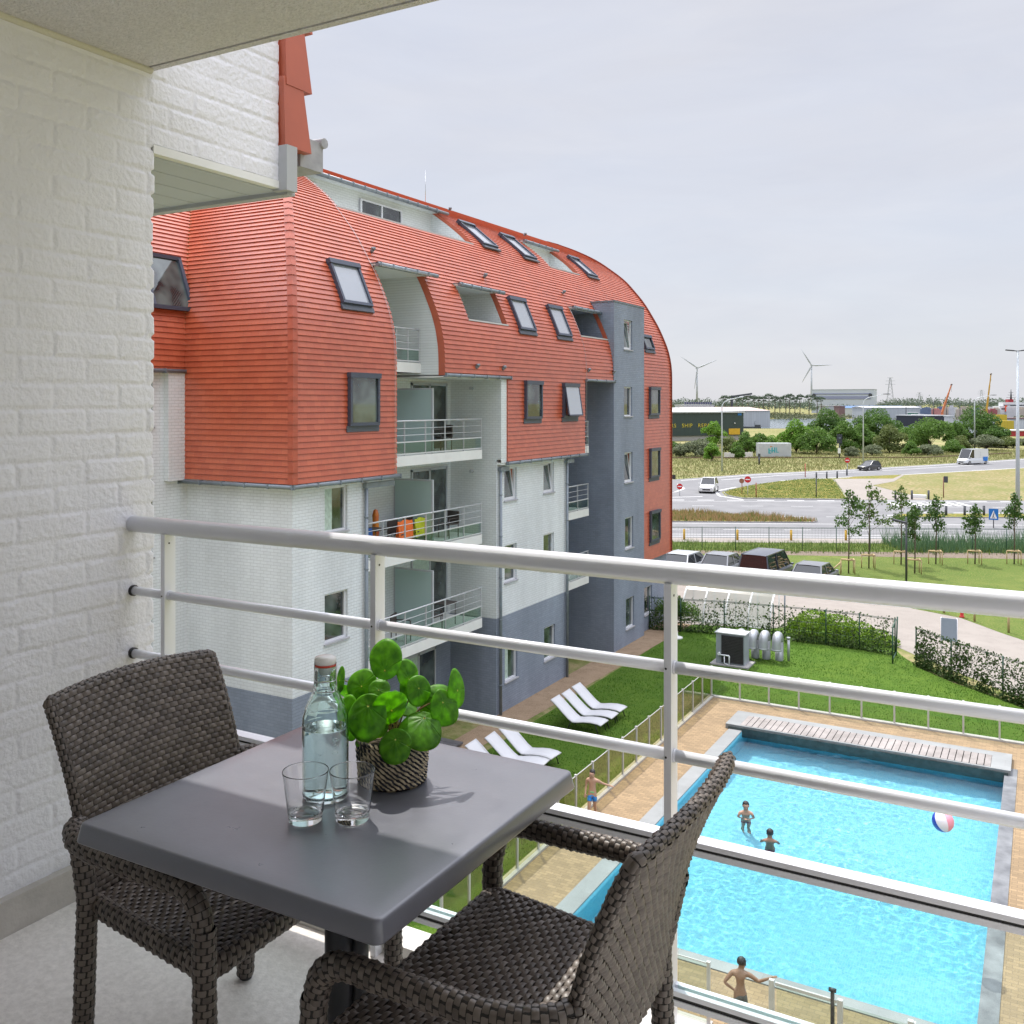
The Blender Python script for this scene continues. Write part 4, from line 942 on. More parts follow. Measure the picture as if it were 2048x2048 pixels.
drape(-16.72,24.05,6.13,.6,(.48,.52,.03),'yellow-green towel hung beside the orange towel')
drape(-16.62,21.25,6.13,.55,(.03,.10,.32),'blue cloth hung at the left end of the second-floor balcony')
small_chair(-16.95,23.3,6.13,0,'dark chair under the orange towel on the second-floor balcony')
small_chair(-16.92,24.05,6.13,0,'dark chair under the yellow-green towel')
f=MB(); f.smooth=True; f.lathe([(0,0),(.09,.02),(.11,.25),(.09,.5),(.10,.7),(.06,.85),(0,.88)],(-17.3,22.6,6.13+.35),12); o=f.build('pool_float',M('red_vinyl',(.55,.02,.03),.35,.2,4.,col2=(.75,.35,.02)),None); tag(o,'red and yellow inflatable pool float standing on the second-floor balcony','pool toy')
f=MB(); f.tube([(-17.5,22.05,6.13),(-17.55,22.1,7.55)],.018,6); f.tube([(-17.5,22.2,6.13),(-17.56,22.1,7.45)],.018,6); o=f.build('folded_parasol',M('brown_wood',(.20,.11,.07),.6,.2),None); tag(o,'closed brown parasol pole leaning on the second-floor balcony wall','parasol')

mb=MB()
for i in range(16): mb.box(-17.86,-15.55,20.7+i*.25,20.93+i*.25,.06,.12)
for x in (-17.6,-15.8): mb.box(x,x+.08,20.7,24.7,.0,.06)
tag(mb.build('timber_terrace',M('dark_terrace_boards',(.10,.095,.10),.7,.2,2.,bump=.3,bscale=40)),'dark timber terrace boards at the foot of the grey wall by the dirt path','terrace')
# ------------------------------------------------------------ ground, paving, roads
def GP(u,d): r=ray(u,806); return (r.x*d,r.y*d)       # plan position at depth d along the bearing of u
def HZ(v,d): return ZC-(v-806)/1902.*d
MEADOW=groundmat('meadow',[(.13,.145,.04),(.23,.20,.08),(.11,.15,.035),(.26,.22,.11)],(.035,.12,1.3),.6,8.,dist=.1)
LAWN2=groundmat('lawn_grass_dry',[(.065,.125,.016),(.12,.16,.032),(.05,.11,.013),(.16,.17,.05)],(.12,.9,12.),.8,30.,dist=.05)
LAWN=groundmat('lawn_grass',[(.045,.122,.008),(.078,.150,.014),(.034,.098,.007),(.10,.155,.022)],(.25,1.6,22.),.8,60.,dist=.04)
DRY=groundmat('dry_grass',[(.23,.185,.085),(.17,.17,.06),(.28,.22,.125),(.13,.15,.045)],(.06,.3,2.5),.6,10.,dist=.08,stretch=(1,.6,1))
VERGE=groundmat('verge_grass',[(.14,.16,.045),(.28,.24,.11),(.11,.155,.03),(.30,.26,.14)],(.05,.3,3.),.7,9.,dist=.1)
YGR=groundmat('island_grass',[(.12,.145,.035),(.19,.165,.05),(.09,.13,.025),(.25,.19,.045)],(.12,.45,3.),.7,9.,dist=.1)
ASPH=groundmat('road_asphalt',[(.175,.175,.18),(.215,.213,.215),(.15,.15,.155),(.19,.19,.195)],(.08,.5,30.),.2,60.,rough=.85,dist=.01)
PAVP=groundmat('pale_path',[(.255,.23,.205),(.29,.26,.235),(.23,.205,.185),(.275,.25,.225)],(.15,1.2,20.),.3,60.,rough=.9,dist=.01)
DIRT=groundmat('dirt_strip',[(.27,.19,.125),(.33,.245,.165),(.22,.155,.10),(.30,.22,.15)],(.4,2.,20.),.6,50.,dist=.02)
MULCH=groundmat('bark_mulch',[(.15,.115,.085),(.20,.155,.125),(.09,.075,.05),(.23,.185,.15)],(.5,4.,14.),1.,14.,dist=.05)
BRPAV=brickmat('tan_paving',(.265,.185,.102),bw=.21,bh=.105,mort=.006,var=.16,bump=.35,rough=.85,colm=(.16,.115,.07),noise_amt=.13,dist=.004,fine=60)
STONE=brickmat('grey_coping_stone',(.235,.245,.245),bw=1.0,bh=.5,mort=.006,var=.06,bump=.3,rough=.75,colm=(.22,.22,.22),noise_amt=.18,dist=.004,fine=60)
STONED=M('wet_coping_stone',(.085,.09,.10),.4,.1,1.6,bump=.2,bscale=50,col2=(.24,.25,.26),detail=8)
MARK=M('road_marking_paint',(.55,.55,.54),.7,.12,8.)
KERB=M('kerb_concrete',(.33,.32,.31),.8,.1,6.)
def sheet(name,poly,z,m,kind='structure',par=None):
    mb=MB(); mb.face([(x,y,z) for x,y in poly]); o=mb.build(name,m); o['kind']=kind; return o
# one terrain sheet reaching the horizon, with the pool basin cut out
PX0,PX1,PY0,PY1=-8.45,-1.0,17.5,30.75
def holed(name,x0,x1,y0,y1,z,m,h=(PX0,PX1,PY0,PY1)):
    mb=MB(); a,b,c,d=h
    for q in ((x0,a,y0,y1),(b,x1,y0,y1),(a,b,y0,c),(a,b,d,y1)): mb.face([(q[0],q[2],z),(q[1],q[2],z),(q[1],q[3],z),(q[0],q[3],z)])
    return struct(mb.build(name,m))
holed('ground',-5000,5000,-300,9000,0,MEADOW)
holed('pool_paving',-10.42,9,12,33.2,.008,BRPAV,(PX0,PX1,PY0,PY1))
sheet('lawn',[(-14.7,14),(-10.42,14),(-10.42,33.2),(12,33.2),(12,34),(0,36.6),(-1.3,37.9),(-3.1,39.3),(-4.4,40.9),(-5.2,42.4),(-14.7,42.4)],.004,LAWN)
sheet('lawn_strip',[(-14.7,42.4),(-5.2,42.4),(-5.9,44.2),(-9.3,47.0),(-11.0,44.6),(-14.7,43.4)],.005,LAWN)
sheet('dirt_path',[(-16.05,14),(-14.7,14),(-15.05,24),(-14.85,31),(-14.6,44),(-16.05,44)],.008,DIRT)
sheet('pale_path',[(-40,49),(-20,45),(-14.7,43.4),(-11.0,44.6),(-9.3,47.05),(-5.9,44.25),(-4.6,42.6),(-2.6,40.4),(.5,37.0),(12,30),(14,36),(2,44.5),(-.8,47.7),(-1.7,48.7),(-3.6,51.2),(-5.9,52.35),(-7.0,53.2),(-9,54.2),(-20,60.),(-40,66)],.010,PAVP)
e_=Vector((.894,.447,0)); n_=Vector((-.447,.894,0)); O_=Vector((-22.75,65.1,0))
def rd(s,d): q=O_+e_*s+n_*d; return (q.x,q.y)
sheet('lawn_beyond',[(-9,54.3),(-7.0,53.25),(-5.9,52.4),(-3.6,51.25),(-1.7,48.75),(2,44.6),(30,60),(30,88),rd(25,-2.5),rd(-6,-1.2),(-28,62),(-20,60.1)],.006,LAWN2)
sheet('mulch_bed',[rd(-6,-1.2),rd(50,-4.6),rd(50,-.6),rd(-6,-.1)],.010,MULCH)
sheet('verge',[rd(-60,-.1),rd(60,-.6),rd(60,3.9),rd(-60,3.9)],.009,LAWN2)
sheet('pavement',[rd(-60,3.9),rd(60,3.9),rd(60,6.2),rd(-60,6.2)],.012,PAVP)
sheet('road',[rd(-90,6.2),rd(90,6.2),rd(90,36.4),rd(14,36.4),(-18.4,107.7),(-28.8,103.2),(-31.5,105.5),(-33.3,110),(-32.9,117),(-31.2,128),(-28.9,134),(-17.8,150),(-2.85,175),(28,225),(60,262),(40,275),(-3.5,204),(-16.8,176),(-26.9,157.3),(-38.2,139.6),(-44.5,124.2),(-52,112),(-60,102),rd(-60,36),rd(-90,36)],.012,ASPH)
# road markings
mk=MB()
def stripe(s0,s1,d,w=.15,z=.016): mk.face([(*rd(s0,d-w/2),z),(*rd(s1,d-w/2),z),(*rd(s1,d+w/2),z),(*rd(s0,d+w/2),z)])
for d in (7.0,8.2,15.2): stripe(-60,60,d,.16)
for d in (11.2,29.4): 
    for i in range(-12,18): stripe(i*5,i*5+2.2,d,.14)
for i in range(-12,24): stripe(i*3.2,i*3.2+1.8,35.2,.35)
stripe(-60,60,34.0,.14); 
for i in range(2,20): stripe(i*4,i*4+2,20.5,.14)
for i in range(6,20): stripe(i*4+1,i*4+3,24.2,.3)
for i in range(0,8): stripe(26+i*1.0,26.5+i*1.0,32,3.2)
for i in range(0,12): stripe(22+i*1.1,24.5+i*1.1,22+ i*.12,.3)
def poly_line(P,w,z=.016):
    for a,b in zip(P,P[1:]):
        a=Vector((*a,0)); b=Vector((*b,0)); d=(b-a).normalized(); s_=Vector((-d.y,d.x,0))*w/2
        mk.face([tuple(a-s_)[:2]+(z,),tuple(b-s_)[:2]+(z,),tuple(b+s_)[:2]+(z,),tuple(a+s_)[:2]+(z,)])
poly_line([(-43,123.4),(-37,138.6),(-25.8,156.2),(-15.8,175),(-2,203)],.3); poly_line([(-31.2,129.5),(-28.2,135),(-17,151),(-2,176)],.35)
poly_line([(-38.5,127),(-33.5,139),(-23,155),(-10.5,178)],.25)
poly_line([(-39.5,103.2),(-38,107),(-38.6,112),(-41.5,118)],.3); poly_line([(-33.6,117),(-34.2,110.5),(-32,105),(-28.6,102.3)],.3); poly_line([(-40,103),(-36.5,100.6)],.3); poly_line([(-33.5,103.5),(-36.5,100.8)],.3)
o=mk.build('road_markings',MARK); o['kind']='structure'
def island(name,poly,m,kerb=True,h=.11):
    mb=MB(); mb.prism(poly,0,h); o=mb.build(name,KERB); o['kind']='structure'
    cx=sum(p[0] for p in poly)/len(poly); cy=sum(p[1] for p in poly)/len(poly)
    q=[(cx+(x-cx)*.985,cy+(y-cy)*.985) for x,y in poly]
    sheet(name+'_grass',q,h+.004,m)
isl1=[rd(-60,16.1),rd(-16,16.0),rd(-2,16.0),rd(10,15.9),rd(13.6,16.0),rd(14.2,16.6),rd(12.5,18.2),rd(9,20.5),rd(4,23),rd(-2,24.8),rd(-10,25.7),rd(-25,26),rd(-60,26)]
island('traffic_island',isl1,YGR)
isl2=[(-33,112.1),(-32.6,108.6),(-31.2,105.4),(-29,103.3),(-18.6,107.6),(-21.8,121),(-25.4,135.6),(-28.7,133.6),(-30.9,127.5),(-32.6,119)]
island('corner_island',isl2,YGR)
isl3=[rd(-60,35),(-42.5,99.3),(-38.9,101.6),(-38.0,103.0),(-39.3,105.4),(-42,106.5),(-47,104.8),rd(-60,39)]
island('west_island',isl3,YGR)
sheet('diagonal_path',[(-25.3,135.9),(-18.5,107.8),(-10.8,112),(-19.2,128.1),(-17.6,136),(-17.9,149.7),(-24,141)],.016,PAVP)
sheet('dry_field',[(-19.0,128.2),(-10.6,112.1),(14,123.5),(60,150),(60,250),(28,224),(-2.7,174.7),(-17.3,149.5),(-17.0,137)],.016,DRY)
sheet('grass_wedge',[(-24.9,136.8),(-23.7,142),(-18.3,149.3),(-18.4,141)],.020,YGR)
isl4=[rd(22,20.2),rd(30,20.2),rd(38,20.4),rd(38,22.8),rd(30,23.0),rd(23.5,22.4)]
island('small_island',isl4,YGR); island('small_island_east',[rd(41,20.4),rd(70,20.4),rd(70,24),rd(43,23.4)],YGR)
sheet('crossing_path',[rd(38.3,18.0),rd(41,18.0),rd(43,24),rd(39,24)],.022,PAVP)
# field between the upper road and the harbour
sheet('field',[(-160,150),(-60,102.4),(-52,112.4),(-44.5,124.6),(-38.2,140),(-26.9,157.7),(-16.8,176.4),(-3.5,204.4),(40,275.4),(60,330),(-160,330)],.006,VERGE)
WATERM,_t,_b=newmat('harbour_water'); _b.inputs['Base Color'].default_value=(.10,.13,.15,1); _b.inputs['Roughness'].default_value=.18; _b.inputs['IOR'].default_value=1.33; _b.inputs['Specular IOR Level'].default_value=1
_n=nd(_t,'ShaderNodeTexNoise',Scale=.5,Detail=5); _c=nd(_t,'ShaderNodeTexCoord'); _t.links.new(_c.outputs['Object'],_n.inputs['Vector']); _bp=nd(_t,'ShaderNodeBump',Strength=.5,Distance=.6); _t.links.new(_n.outputs['Fac'],_bp.inputs['Height']); _t.links.new(_bp.outputs[0],_b.inputs['Normal'])
w0=[GP(1300,391),GP(1600,391),GP(1760,330),GP(2200,300),GP(2300,700),GP(1750,620),GP(1590,650),GP(1480,575),GP(1300,560)]
sheet('harbour_water',w0,.05,WATERM)
# tall grass: verges, islands
def tufts(mb,inside,x0,x1,y0,y1,n,h,seed,w=.03,lean=.35,z=0):
    r=random.Random(seed); k=0
    while k<n:
        x=r.uniform(x0,x1); y=r.uniform(y0,y1); k+=1
        if not inside(x,y): continue
        hh=h*r.uniform(.45,1.2)*(.7+.6*noise.noise(Vector((x*.5,y*.5,0)))+.2); a=r.uniform(0,2*PI); c,s_=math.cos(a)*w,math.sin(a)*w
        lx,ly=r.uniform(-lean,lean)*hh,r.uniform(-lean,lean)*hh
        mb.face([(x-c,y-s_,z),(x+c,y+s_,z),(x+lx,y+ly,z+hh)])
def inpoly(poly):
    def f(x,y):
        c=False; j=len(poly)-1
        for i in range(len(poly)):
            xi,yi=poly[i]; xj,yj=poly[j]
            if (yi>y)!=(yj>y) and x<(xj-xi)*(y-yi)/(yj-yi)+xi: c=not c
            j=i
        return c
    return f
GR1=leafmat('grass_blades',(.09,.16,.03),(.14,.21,.05),(.28,.26,.10),trans=.3,rough=.8)
GR2=leafmat('dry_grass_blades',(.26,.19,.08),(.38,.26,.13),(.44,.28,.18),trans=.3,rough=.8)
GR3=leafmat('lawn_blades',(.038,.118,.008),(.068,.165,.012),(.10,.185,.025),trans=.3,rough=.8)
def inrd(s0,s1,d0,d1):
    def f(x,y):
        q=Vector((x,y,0))-O_; s_,d=q.dot(e_),q.dot(n_); return s0<s_<s1 and d0<d<d1
    return f
mb=MB(); tufts(mb,inrd(-4,30,-.3,3.8),-27,10,60,86,70000,.36,1,w=.016,lean=.5); tufts(mb,inrd(-4,30,-1.4,.4),-27,10,60,86,12000,.5,11,w=.03)
struct(mb.build('verge_tall_grass',GR1),'stuff')
mb=MB(); tufts(mb,inpoly(isl1),-42,-10,72,95,40000,.5,2,w=.035,z=.1); struct(mb.build('island_tall_grass',GR2),'stuff')
mb=MB(); tufts(mb,inpoly(isl2),-33,-18,103,136,26000,.13,3,w=.03,lean=.7,z=.1); tufts(mb,inpoly(isl1),-42,-10,72,95,12000,.5,12,w=.035,z=.1); struct(mb.build('island_green_grass',GR1),'stuff')
mb=MB(); tufts(mb,inpoly([(-160,150),(-44.5,124.6),(-38.2,140),(-26.9,157.7),(-16.8,176.4),(-3.5,204.4),(40,275.4),(0,275),(-40,230),(-90,220)]),-90,10,125,240,85000,.42,4,w=.055,lean=.6); struct(mb.build('field_tall_grass',leafmat('field_blades',(.15,.18,.06),(.25,.24,.10),(.38,.33,.19),trans=.3,rough=.8)),'stuff')
mb=MB(); tufts(mb,inpoly([(-14.7,15.7),(-10.5,15.7),(-10.5,33.2),(3,33.3),(0,36.6),(-4.4,40.9),(-5.2,42.3),(-14.5,42.3)]),-14.7,3,18,42.4,60000,.055,5,w=.012,z=.003); struct(mb.build('lawn_grass_blades',GR3),'stuff')
mb=MB(); tufts(mb,inrd(15.5,40,-.6,4.0),-12,14,66,92,34000,1.35,6,w=.024,lean=.35); struct(mb.build('reeds',leafmat('reed_blades',(.07,.15,.065),(.12,.21,.11),(.17,.25,.12),trans=.3)),'stuff')
# ------------------------------------------------------------ swimming pool
pool=thing('swimming_pool','rectangular outdoor swimming pool with turquoise water and grey stone coping','pool',(-4.7,24,0))
m,t,b=newmat('pool_mosaic'); l=t.links.new; b.inputs['Roughness'].default_value=.5
uvn=nd(t,'ShaderNodeUVMap'); br=nd(t,'ShaderNodeTexBrick'); br.offset=0
for k,v in (('Scale',1),('Mortar Size',.004),('Brick Width',.05),('Row Height',.05),('Bias',0)): br.inputs[k].default_value=v
br.inputs['Color1'].default_value=(.14,.52,.69,1); br.inputs['Color2'].default_value=(.23,.62,.75,1); br.inputs['Mortar'].default_value=(.3,.62,.72,1)
l(uvn.outputs[0],br.inputs['Vector']); l(br.outputs['Color'],b.inputs['Base Color']); MOS=m
PD=-1.05; mb=MB()
mb.face([(PX0,PY0,PD),(PX1,PY0,PD),(PX1,PY1,PD-.35),(PX0,PY1,PD-.35)])
mb.face([(PX0,PY0,PD),(PX0,PY1,PD-.35),(PX0,PY1,0.0),(PX0,PY0,0.0)]); mb.face([(PX1,PY1,PD-.35),(PX1,PY0,PD),(PX1,PY0,0.0),(PX1,PY1,0.0)])
mb.face([(PX1,PY0,PD),(PX0,PY0,PD),(PX0,PY0,0.0),(PX1,PY0,0.0)]); mb.face([(PX0,PY1,PD-.35),(PX1,PY1,PD-.35),(PX1,PY1,0.0),(PX0,PY1,0.0)])
basin=mb.build('basin',MOS,pool)
mb=MB()
for q in ((-8.87,PX0,17.18,30.75),):
    mb.box(*q,.0,.03)
mb.box(PX0,PX1,17.18,PY0,.0,.03)
bevel(mb.build('coping',STONE,pool),.006)
mb=MB(); mb.box(PX1,-.68,17.18,30.75,.0,.03); bevel(mb.build('wet_coping',STONED,pool),.006)
# water surface: gentle real waves
m=bpy.data.materials.new('pool_water'); m.use_nodes=True; t=m.node_tree; t.nodes.clear(); l=t.links.new
co=nd(t,'ShaderNodeTexCoord'); nz=nd(t,'ShaderNodeTexNoise',Scale=5.5,Detail=3,Roughness=.55); l(co.outputs['Object'],nz.inputs['Vector'])
rf=nd(t,'ShaderNodeBsdfRefraction'); rf.inputs['IOR'].default_value=1.33; rf.inputs['Roughness'].default_value=0; rf.inputs['Color'].default_value=(.88,.985,1,1)
gl=nd(t,'ShaderNodeBsdfGlossy'); gl.inputs['Roughness'].default_value=.02
fr=nd(t,'ShaderNodeFresnel'); fr.inputs['IOR'].default_value=1.33
mx=nd(t,'ShaderNodeMixShader'); l(fr.outputs[0],mx.inputs[0]); l(rf.outputs[0],mx.inputs[1]); l(gl.outputs[0],mx.inputs[2])
o=nd(t,'ShaderNodeOutputMaterial'); l(mx.outputs[0],o.inputs[0]); POOLW=m
def wv(x,y):
    p=Vector((x,y,0)); 
    am=max(.35,.85+1.1*noise.noise(p*.33+Vector((1,4,2)))); z=0
    for bx_,by_ in ((-6.72,24.3),(-5.8,23.1)):
        d=math.hypot(x-bx_,y-by_); z+=.010*math.sin(d*11)*math.exp(-d*1.6)
    return -.09+z+am*(.010*noise.noise(p*2.1+Vector((3,0,0)))+.0080*noise.noise(Vector((x*4.2,y*5.0,1)))+.0040*noise.noise(p*9.5))
mb=MB(); mb.smooth=True
nx_,ny_=210,360
mb.grid(lambda u,v:(PX0-.001+(PX1-PX0+.002)*u,PY0-.001+(PY1-PY0+.002)*v,wv(PX0+(PX1-PX0)*u,PY0+(PY1-PY0)*v)),nx_,ny_)
wat=mb.build('water_surface',POOLW,pool)
wat.cycles.is_caustics_caster=True; basin.cycles.is_caustics_receiver=True
# slatted cover box across the far end
WOODG=brickmat('weathered_deck_boards',(.34,.31,.29),bw=5,bh=.19,mort=.008,var=.16,bump=.5,rough=.8,colm=(.10,.09,.08),noise_amt=.2,c2=(.44,.40,.38),fine=40)
dk=thing('pool_cover_box','low slatted wooden cover box with stone rim at the far end of the pool','pool cover',(-4.9,31,0))
mb=MB(); mb.box(-9.0,-.84,30.16,30.24,-.02,.16); mb.box(-9.0,-.84,31.25,31.62,.008,.16); mb.box(-9.0,-8.55,30.24,31.25,.008,.16); mb.box(-1.35,-.84,30.24,31.25,.008,.16); mb.build('stone_rim',STONE,dk)
mb=MB(); 
x=-8.55; i=0; rr=random.Random(8)
while x<-1.36:
    w=.178; x1=min(x+w,-1.352); dz=rr.uniform(-.002,.004)
    mb.box(x+.006,x1-.006,30.245,31.245,.10,.163+dz); x+=.19
DECKM=M('grey_timber',(.25,.225,.21),.8,.25,1.8,bump=.4,bscale=30,col2=(.34,.31,.295)); mb.build('slats',DECKM,dk)
mb=MB(); mb.box(-8.9,-.9,30.10,30.155,-.35,.10); mb.build('front_board',M('wet_dark_timber',(.035,.05,.05),.3,.5,6.),dk)
# ------------------------------------------------------------ glass pool fences
FGL=glassmat('tinted_fence_glass',(.86,.84,.66)); FGC=glassmat('clear_fence_glass',(.90,.94,.90)); FPOST=M('fence_post_metal',(.50,.49,.48),.4,.05,3,metal=.2)
def glassfence(p0,p1,n,glass,label,skip=(),curb=True,h=1.08):
    p0,p1=Vector((*p0,0)),Vector((*p1,0)); d=(p1-p0); L_=d.length; u=d.normalized(); ang=math.atan2(u.y,u.x)
    t=thing('glass_fence',label,'fence',p0,'glass fence runs round the swimming pool')
    R_=lambda s_,o=0:p0+u*s_+Vector((-u.y,u.x,0))*o
    Mx=Matrix.Translation(p0)@Matrix.Rotation(ang,4,'Z')
    if curb: mb=MB(); mb.box(-.05,L_+.05,-.09,.09,.0,.06,Mx); bevel(mb.build('base_kerb',M('fence_kerb',(.42,.40,.37),.8,.1,4.),t),.005)
    st=L_/n
    for i in range(n+1):
        mb=MB(); mb.box(i*st-.026,i*st+.026,-.026,.026,.0,h,Mx); mb.box(i*st-.032,i*st+.032,-.032,.032,h,h+.02,Mx); mb.build('post',FPOST,t)
        if i<n and i not in skip:
            mb=MB(); mb.box(i*st+.03,i*st+st-.03,-.005,.005,.07,h-.025,Mx); mb.build('glass_panel',glass,t)
            mb=MB(); mb.box(i*st+.026,i*st+st-.026,-.009,.009,h-.024,h-.008,Mx); mb.build('top_trim',FPOST,t)
    return t
glassfence((-10.33,15.6),(-10.4,33.1),17,FGL,'glass pool fence along the lawn with the sun loungers')
glassfence((-10.4,33.16),(5.9,33.2),16,FGC,'glass pool fence across the far end behind the slatted cover box')
glassfence((-9.2,15.58),(-4.94,15.58),4,FGC,'glass pool fence nearest the balcony, left of the boy')
glassfence((-1.74,15.58),(6.4,15.58),8,FGC,'glass pool fence nearest the balcony, right of the gate')
gt=thing('pool_gate','glass pool gate with a black latch beside the dark-haired boy','gate',(-3.88,15.56,0))
for x in (-3.88,-2.81,-1.78): mb=MB(); mb.box(x-.04,x+.04,15.53,15.60,0,1.12); mb.build('post',FPOST,gt)
mb=MB(); mb.box(-3.82,-2.86,15.545,15.575,1.05,1.10); mb.box(-3.82,-2.86,15.55,15.57,.55,.57); mb.box(-3.82,-2.86,15.55,15.57,.08,.12); mb.build('gate_frame',FPOST,gt)
mb=MB(); mb.box(-3.8,-2.88,15.556,15.566,.12,1.05); mb.build('glass_panel',FGC,gt)
mb=MB(); mb.box(-2.76,-1.84,15.556,15.566,.08,1.05); mb.build('glass_panel',FGC,gt)
mb=MB(); mb.box(-2.95,-2.90,15.53,15.60,.6,1.22); mb.tube([(-2.98,15.56,1.24),(-2.87,15.56,1.24)],.032,10); mb.build('latch',BLACK,gt)
# ------------------------------------------------------------ sun loungers
LW=M('lounger_sling',(.56,.56,.58),.6,.03,4.,bump=.15,bscale=200)
def lounger():
    t=thing('sun_lounger','x','sun lounger',(0,0,0),'white sun loungers on the shaded lawn')
    prf=[(.93,.34),(.80,.375),(.55,.385),(.30,.36),(.08,.315),(-.06,.30),(-.20,.38),(-.42,.56),(-.64,.75),(-.84,.90)]
    mb=MB(); mb.smooth=True; W_=.31
    def P(u,v):
        k=u*(len(prf)-1); i=min(int(k),len(prf)-2); f=k-i; a,b=prf[i],prf[i+1]; return (a[0]+(b[0]-a[0])*f,-W_+2*W_*v,a[1]+(b[1]-a[1])*f)
    mb.grid(P,27,4); o=mb.build('sling',LW,t,local=True); s_=o.modifiers.new('t','SOLIDIFY'); s_.thickness=.03; s_.offset=1
    for y in (-.29,.29):
        mb=MB(); mb.tube([(x,y,z-.035) for x,z in prf[:6]],.016,6); mb.tube([(x,y,z-.035) for x,z in prf[5:]],.016,6); mb.build('side_rail',BLACK,t,local=True)
        for x,x2 in ((.72,.84),(-.12,-.25)): mb=MB(); mb.tube([(x,y,.33),(x2,y,0)],.016,6); mb.build('leg',BLACK,t,local=True)
    return t
L0=lounger(); spots=[(-13.12,27.78,'nearest lounger of the far group of three white sun loungers'),(-13.1,28.55,'middle lounger of the far group of three white sun loungers'),(-13.12,29.35,'farthest lounger of the far group of three, by the dirt path'),
 (-13.2,23.78,'middle lounger of the near group, partly behind the table top corner'),(-13.2,24.55,'far lounger of the near group of white sun loungers, fully in view'),(-13.35,22.95,'white lounger of which only the headrest shows behind the plant')]
for i,(x,y,lb) in enumerate(spots):
    o=L0 if i==0 else copy_tree(L0); o.location=(x,y,.004); o['label']=lb; o.rotation_euler=(0,0,math.radians((0,1.5,-1,4,-3,2)[i]))
# ------------------------------------------------------------ heat pump and air ducts
HPG=M('grey_enclosure',(.30,.33,.36),.5,.06,3); 
hp=thing('heat_pump','grey outdoor heat pump unit with dark grille on the lawn','heat pump',(-10.95,37.6,0))
mb=MB(); mb.box(-11.55,-10.4,37.4,38.1,.06,1.26); bevel(mb.build('casing',HPG,hp),.02)
mb=MB(); mb.box(-11.32,-10.44,37.36,37.40,.12,1.2); 
for i in range(18): mb.box(-11.31,-10.45,37.345,37.362,.14+i*.06,.17+i*.06)
mb.build('grille',M('dark_grille',(.035,.032,.035),.6,.2,6),hp)
mb=MB(); mb.box(-11.6,-10.35,37.36,38.15,1.26,1.30); bevel(mb.build('lid',M('grey_lid',(.45,.46,.47),.4,.04),hp),.012)
mb=MB(); mb.box(-11.75,-10.2,37.2,38.3,.0,.06); mb.build('slab',KERB,hp)
mb=MB(); mb.tube([(-11.4,37.3,.42),(-11.0,37.3,.42),(-10.98,37.3,.40),(-10.98,37.3,.06)],.03,8); mb.tube([(-11.18,37.3,.42),(-11.18,37.3,.1),(-11.0,37.3,.06)],.022,8); mb.tube([(-11.4,37.38,.46),(-11.4,37.26,.46)],.06,10); mb.build('pipes',ALU,hp)
DUCT=M('galvanised_duct',(.40,.42,.44),.4,.08,3,metal=.4)
for x,y,lb in ((-10.9,38.75,'grey hooped air duct directly behind the heat pump, largely hidden'),(-10.42,38.9,'grey hooped air duct half hidden by the heat pump'),(-9.98,38.95,'middle grey hooped air duct beside the heat pump'),(-9.46,38.98,'rightmost hooped grey air duct next to the thin vent pipe')):
    t=thing('air_duct',lb,'air duct',(x,y,0),'hooped air ducts by the heat pump')
    mb=MB(); mb.tube([(x,y+.22,0),(x,y+.22,.78)]+[(x,y-.02+.24*math.cos(a),.78+.27*math.sin(a)) for a in [PI*i/10 for i in range(11)]]+[(x,y-.26,.52)],[.17]*3+[.17+.02*i/10 for i in range(10)]+[.205],16,cap=False); mb.build('pipe',DUCT,t)
    mb=MB(); mb.tube([(x,y-.26,.56),(x,y-.26,.50)],.215,16); mb.build('rim',DUCT,t)
mb=MB(); mb.tube([(-9.1,39.25,0),(-9.1,39.25,.92)],.055,10); mb.tube([(-9.1,39.25,.90),(-9.1,39.25,.97)],.075,10); tag(mb.build('vent_pipe',DUCT),'thin upright grey vent pipe right of the air ducts','pipe')
mb=MB(); mb.lathe([(0,0),(.28,0),(.28,.06),(.08,.10),(.04,.45),(0,.45)],(-14.35,40.6,0),20); tag(mb.build('parasol_base',WHITEP),'white round parasol base on the dirt path by the grey wall','parasol base')
mb=MB()
for k,(x,y,a) in enumerate(((-9.6,17.05,.2),(-9.42,16.78,1.5))):
    mb=MB(); mb.smooth=True; Mx=Matrix.Translation((x,y,.02))@Matrix.Rotation(a,4,'Z')
    mb.grid(lambda u,v:Mx@Vector((.14*(2*v-1),.05*(2*u-1)*math.sin(PI*min(.97,max(.03,v)))**.35,.012)),6,10); mb.tube([Mx@Vector((.06,0,.02)),Mx@Vector((.0,.045,.05)),Mx@Vector((-.03,.05,.015))],.008,6); mb.tube([Mx@Vector((.06,0,.02)),Mx@Vector((.0,-.045,.05)),Mx@Vector((-.03,-.05,.015))],.008,6)
    o=mb.build('sandal',BLACK); o.modifiers.new('t','SOLIDIFY').thickness=.02; tag(o,('black sandal lying farther from the near fence on the tan paving','black sandal lying nearer the near fence on the tan paving')[k],'sandal')
mb=MB(); mb.grid(lambda u,v:(-4.25+.3*u-.05*v,16.35+.12*v,.02+.02*math.sin(u*9)*math.sin(v*5)),8,4); tag(mb.build('paper_scrap',WHITEP),'small white paper scrap on the paving beside the dark-haired boy','litter')
